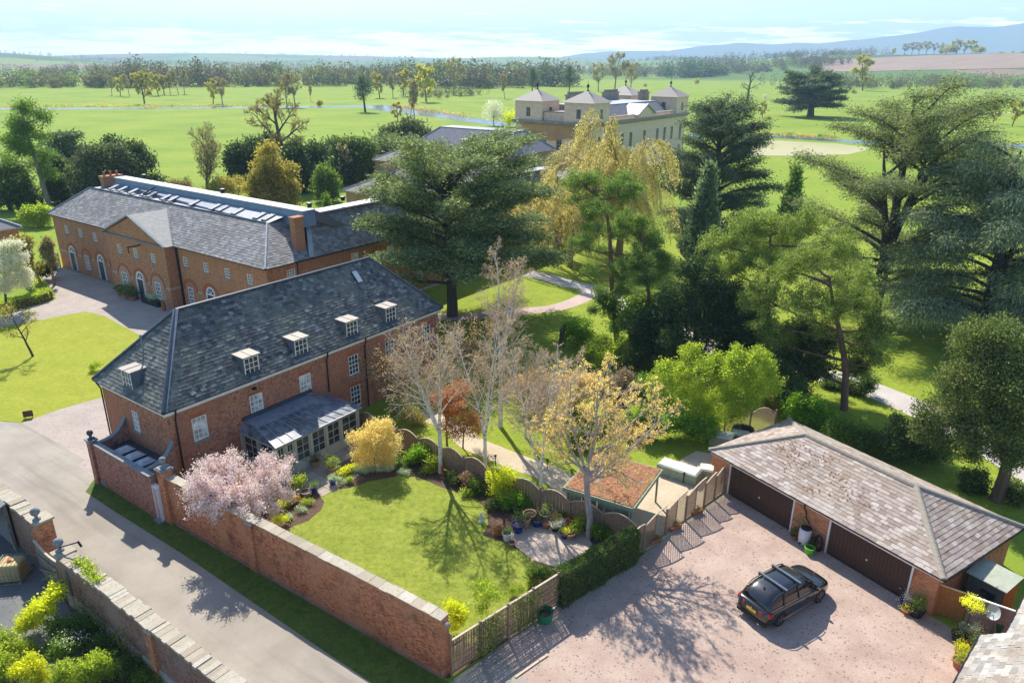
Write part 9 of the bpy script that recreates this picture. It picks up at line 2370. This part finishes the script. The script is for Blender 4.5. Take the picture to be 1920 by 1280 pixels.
far('oak', (-217.45, 452.59, 0.00), 16.81, 'leaning brownish oak in front of the clump in the left meadow by the river')
far('green', (-179.22, 458.51, 0.00), 12.89, 'rounded yellow green oak, the left one of the pair on the river bank')
far('bare', (-167.81, 443.18, 0.00), 14.48, 'darker bare oak, the right one of the pair on the river bank')
far('bare', (-127.97, 433.02, 0.00), 16.68, 'tall bare tree on the river bank, left of two standing close together')
far('bare', (-123.34, 433.69, 0.00), 17.27, 'tall bare tree on the river bank, right of two standing close together')
far('tall', (-131.24, 497.88, 0.00), 9.77, 'thin bare tree on the river bank between the bare pair and the dark pine', wide=.8)
far('bush', (-111.23, 440.70, 0.00), 5.23, 'pale bush on the river bank left of the dark pine')
far('bush', (-133.95, 427.05, 0.00), 3.95, 'low pale bush on the river bank left of the bare pair')
far('pine', (-77.03, 397.49, 0.00), 17.94, 'dark spreading pine on the bend of the river', wide=1.35)
far('green', (-95.50, 548.80, 0.00), 15.69, 'yellow green oak right behind the dark riverside pine')
far('tall', (-87.52, 558.53, 0.00), 15.60, 'thin tree in the row beyond the river bend', wide=1.2)
far('green', (-82.78, 576.79, 0.00), 17.57, 'tall yellow green tree in the row beyond the river bend')
far('green', (-57.38, 503.20, 0.00), 21.21, 'largest yellow green oak beyond the river bend', wide=1.05)
far('bare', (-48.06, 611.80, 0.00), 25.62, 'tallest bare tree in front of the wood left of the mansion')
far('tall', (-44.54, 342.14, 0.00), 17.11, 'slim bare poplar on the near bank of the river bend, left stem', wide=1.0)
far('tall', (-47.03, 348.34, 0.00), 15.15, 'slim bare poplar on the near bank of the river bend, right stem', wide=.9)
far('green', (-50.92, 335.18, 0.00), 7.58, 'pale rounded willow by the near bank of the river bend', wide=1.2)
far('white', (-8.28, 316.64, 0.00), 12.19, 'white blossom tree left of the mansion', wide=.95)
far('gold', (-1.61, 311.99, 0.00), 8.74, 'bright yellow tree against the left end of the mansion', wide=.95)
far('tall', (-6.75, 548.45, -0.00), 16.38, 'dark bare tree left of the two dark pines behind the mansion')
far('pine', (13.82, 585.85, 0.00), 20.47, 'dark pine behind the left tower of the mansion', wide=1.0)
far('pine', (42.09, 591.09, -0.00), 22.15, 'dark pine rising behind the middle of the mansion roof', wide=1.0)
far('bare', (76.74, 705.07, 0.00), 22.71, 'broad bare tree behind the mansion, left of the tallest bare one')
far('bare', (91.72, 708.34, -0.00), 30.90, 'tallest broad bare tree behind the mansion roofs', wide=1.05)
far('bare', (110.89, 739.05, 0.00), 23.76, 'broad bare tree behind the mansion, right of the tallest bare one')
far('dead', (165.27, 546.90, 0.00), 19.15, 'dead stag headed oak in the park left of the flat topped cedar', wide=1.3)
far('white', (186.77, 573.98, 0.00), 4.88, 'little white blossom bush right of the dead oak')
far('bush', (230.44, 985.40, 0.00), 9.53, 'small bare thorn tree in the park right of the mansion')
far('bush', (145.04, 858.37, 0.00), 5.00, 'small dark bush in the park above the mansion roof')
far('cone', (99.66, 372.03, -0.00), 7.88, 'young fir, left of two behind the dark conifer by the mansion', wide=1.1)
far('cone', (104.90, 379.95, 0.00), 6.03, 'young fir, right of two behind the dark conifer by the mansion', wide=1.1)
far('cone', (110.38, 376.90, 0.00), 4.75, 'small dark fir in the row of saplings left of the flat topped cedar', wide=1.1)
far('cone', (119.78, 397.29, 0.00), 6.82, 'green sapling fir in the middle of the row of saplings', wide=1.3)
far('green', (121.45, 374.55, -0.00), 7.43, 'bushy sapling at the right end of the row of saplings')
far('bush', (122.05, 367.53, 0.00), 2.20, 'low hedge like bush at the right end of the row of saplings', wide=1.4)
far('green', (356.74, 794.63, 0.00), 31.57, 'tall yellow green tree in front of the wood right of the flat topped cedar')
far('bush', (308.76, 705.02, 0.00), 5.03, 'grey bush below the tall yellow green tree right of the cedar')
far('bush', (381.13, 634.51, 0.00), 2.88, 'lone small bush in the open park at right')
far('green', (222.02, 340.18, 0.00), 9.88, 'young green tree at the right edge beyond the deodar', wide=1.1)
far('green', (220.71, 352.05, 0.00), 7.44, 'smaller pale tree left of the young one at the right edge')
far('bush', (463.68, 818.80, 0.00), 10.57, 'dark bush at the front of the wood at right')
for i, (p, t) in enumerate([((112.18, 441.24, 0.00), 12), ((188.93, 456.84, 0.00), 4)]): pass
for a, r, h, k, lab, gr in [(21.9, 1900, 16, 'bare', 'lone tree on the hill top left of the skyline copse', None), (24.2, 1900, 9, 'bush', 'low bush on the hill top hedge', None), (25.6, 1900, 14, 'green', 'tree at the left end of the skyline copse', None)] + \
  [(26.3 + .42 * i, 1915 + 20 * (i % 2), (22, 24, 23, 25, 21, 23, 26, 27, 24, 25, 20)[i], ('bare', 'bare', 'bare', 'bare', 'bare', 'cone', 'bush', 'oak', 'green', 'green', 'bush')[i], ORD[i] + ' tree from the left in the copse on the hill top', 'copse on the hill top') for i in range(11)] + \
  [(31.7 + .55 * i, 2080, (12, 10, 14, 11, 13, 18, 10, 12, 24, 12, 14)[i], ('bush', 'green', 'bush')[i % 3], ORD[i] + ' tree from the left on the right skyline beyond the green field', 'trees on the right skyline') for i in range(11)]:
 x, y = r * math.sin(R(a)), r * math.cos(R(a))
 far(k, (x, y), h, lab, gr, 1.2)
# ------------------------------------------------------------ woods that read as one mass
def wood(label, p, q, h, depth, n, mats, seed, ls=1.7, per=46, bare=.0):
 """crowns scattered between two ground points and back from them"""
 rs = np.random.RandomState(seed)
 if h > 5: n = int(n * 1.7); ls *= 1.3
 p, q = np.array(p[:2]), np.array(q[:2]); d = q - p; nn = np.array([-d[1], d[0]]); nn = nn / np.linalg.norm(nn)
 if nn.dot(p) < 0: nn = -nn
 u, v = rs.rand(n), rs.rand(n)
 X = p + d * u[:, None] + nn * (v * depth)[:, None]
 ok = (np.sin(u * 31 + seed) + np.sin(u * 12.7 + seed * 2) + rs.randn(n) * .5) > (-1.0 if h > 5 else -9)
 X = X[ok]; u = u[ok]; n = len(u)
 hh = h * rs.uniform(.5, 1.15, n) * (.85 + .3 * np.sin(u * 23 + seed) * np.sin(u * 7.3))
 Z = hz(X[:, 0], X[:, 1])
 w_ = hh * rs.uniform(.26, .42, n)
 cum = np.cumsum([m[1] for m in mats]); key = np.sin(u * 47 + seed * 3) * .35 + np.sin(u * 19 + seed) * .35 + rs.randn(n) * .3
 mi = np.searchsorted(cum / cum[-1], np.clip(np.argsort(np.argsort(key)) / n, 0, .999))
 k = np.repeat(np.arange(n), per); N = n * per
 dd = rs.randn(N, 3); dd /= np.linalg.norm(dd, axis=1)[:, None]; rad = rs.rand(N) ** .4
 C = np.stack([X[k, 0] + dd[:, 0] * rad * w_[k], X[k, 1] + dd[:, 1] * rad * w_[k], Z[k] + hh[k] * (.56 + .44 * dd[:, 2] * rad)], 1)
 low = rs.rand(N) < .16
 C[low, 2] = Z[k[low]] + hh[k[low]] * rs.rand(low.sum()) * .35
 V, F = leaf_quads(rs, C, dd + rs.randn(N, 3) * .8, ls * h / 20, ls * .7 * h / 20)
 me = nmesh('woods', V, F, [m[0] for m in mats], midx=mi[k])
 o = link('woods', me); tag(o, label, 'woodland', kind='stuff')
L_w1 = lm('bare_wood_twigs', [(0, (.055, .045, .032)), (1, (.10, .085, .05))], .1)
L_w2 = lm('spring_wood_leaf', [(0, (.075, .075, .028)), (1, (.15, .14, .04))], .15)
W_mix = [(L_w1, .5), (L_w2, .24), (L_dark, .13), (L_cedar_far, .13)]
W_bare = [(L_w1, .72), (L_w2, .2), (L_cedar_far, .08)]
W_dark = [(L_cedar_far, .8), (L_dark, .2)]
W_green = [(L_w2, .5), (L_w1, .35), (L_shrub, .15)]
wood('hedgerow and mixed wood along the far edge of the left meadow', (-464.35, 658.05, 0.00), (-359.76, 697.59, 0.00), 17, 90, 170, W_green, 1, per=60)
wood('belt of bare trees behind the clump in the left meadow', (-363.87, 682.57, 0.00), (-251.51, 755.49, 0.00), 24, 90, 150, W_bare, 2, per=60)
wood('dark plantation with tall pines beyond the meadow in the middle', (-256.29, 754.25, 0.00), (-145.20, 800.14, 0.00), 22, 110, 130, W_mix, 3, per=60)
wood('wood of tall bare trees left of the mansion', (-156.89, 833.35, 0.00), (-64.27, 899.93, 0.00), 24, 120, 110, W_bare, 4, per=70)
wood('tall bare wood close behind the two dark pines', (-57.10, 728.17, 0.00), (80.32, 859.91, 0.00), 27, 120, 170, W_mix, 5, per=70)
wood('undergrowth at the foot of the wood left of the mansion', (-53.70, 540.25, 0.00), (-18.69, 617.59, 0.00), 8, 40, 60, W_green, 6, per=50)
wood('long bare wood along the far edge of the park at right', (211.67, 1370.07, 0.00), (677.20, 1558.30, 0.00), 26, 140, 240, W_bare, 7, per=60)
wood('block of dark conifers at the far edge of the park', (291.47, 1315.28, 0.00), (381.87, 1392.82, 0.00), 33, 60, 60, W_dark, 8, per=70)
wood('mixed spring wood behind the tall cedar at right', (323.63, 817.53, 0.00), (655.78, 931.37, 0.00), 17, 110, 210, W_green, 9, per=70)
wood('brown bare hanger on the slope below the ploughed field', (457.80, 1832.77, 0.00), (1272.87, 2154.69, 0.00), 24, 160, 260, W_bare, 10, per=44)
wood('farther tree belts across the plain at left', (-749.86, 981.28, 0.00), (-339.85, 1228.41, 0.00), 20, 260, 300, W_mix, 11, per=34)
wood('farther tree belts across the plain in the middle', (-372.71, 1172.62, -0.00), (305.32, 1562.93, 0.00), 20, 260, 320, W_mix, 12, per=34)
wood('low wooded rise at the far left skyline', (-2300, 3300), (-1300, 3700), 20, 300, 220, W_dark, 13, per=26)
for i, (a, b) in enumerate([((-1900, 2250), (2100, 2350)), ((-2600, 2900), (1500, 3100)), ((-3400, 4100), (2300, 4300)), ((-4500, 5600), (2600, 5900)), ((-5600, 6900), (1500, 7100))]):
 wood(('tree lines on the plain about two kilometres out', 'tree lines on the plain beyond those', 'hazy tree lines far out on the plain', 'pale blue tree lines near the horizon', 'faint woods on the horizon')[i], a, b, (18, 20, 22, 24, 26)[i], (250, 350, 500, 600, 600)[i], 330, W_mix, 20 + i, per=22, ls=2.4)
wood('wooded knoll with tall pines on the horizon right of the mansion', (600, 3250), (1250, 3350), 22, 260, 240, W_mix, 31, per=30)
wood('reeds and rough growth along the far bank of the river at left', (-289.83, 407.27, 0.00), (-146.58, 436.61, 0.00), 1.6, 5, 420, [(L_catkin, .6), (L_olive, .4)], 40, ls=6, per=14)
wood('reeds along the far bank of the river bend', (-71.69, 451.93, 0.00), (-21.05, 361.56, 0.00), 2.2, 4, 160, [(L_catkin, .7), (L_olive, .3)], 41, ls=5, per=14)
wood('dark reedy bank beyond the pond at right', (83.46, 288.85, 0.00), (117.49, 273.16, 0.00), 1.5, 4, 220, [(L_catkin, .7), (L_dark, .3)], 42, ls=5, per=14)
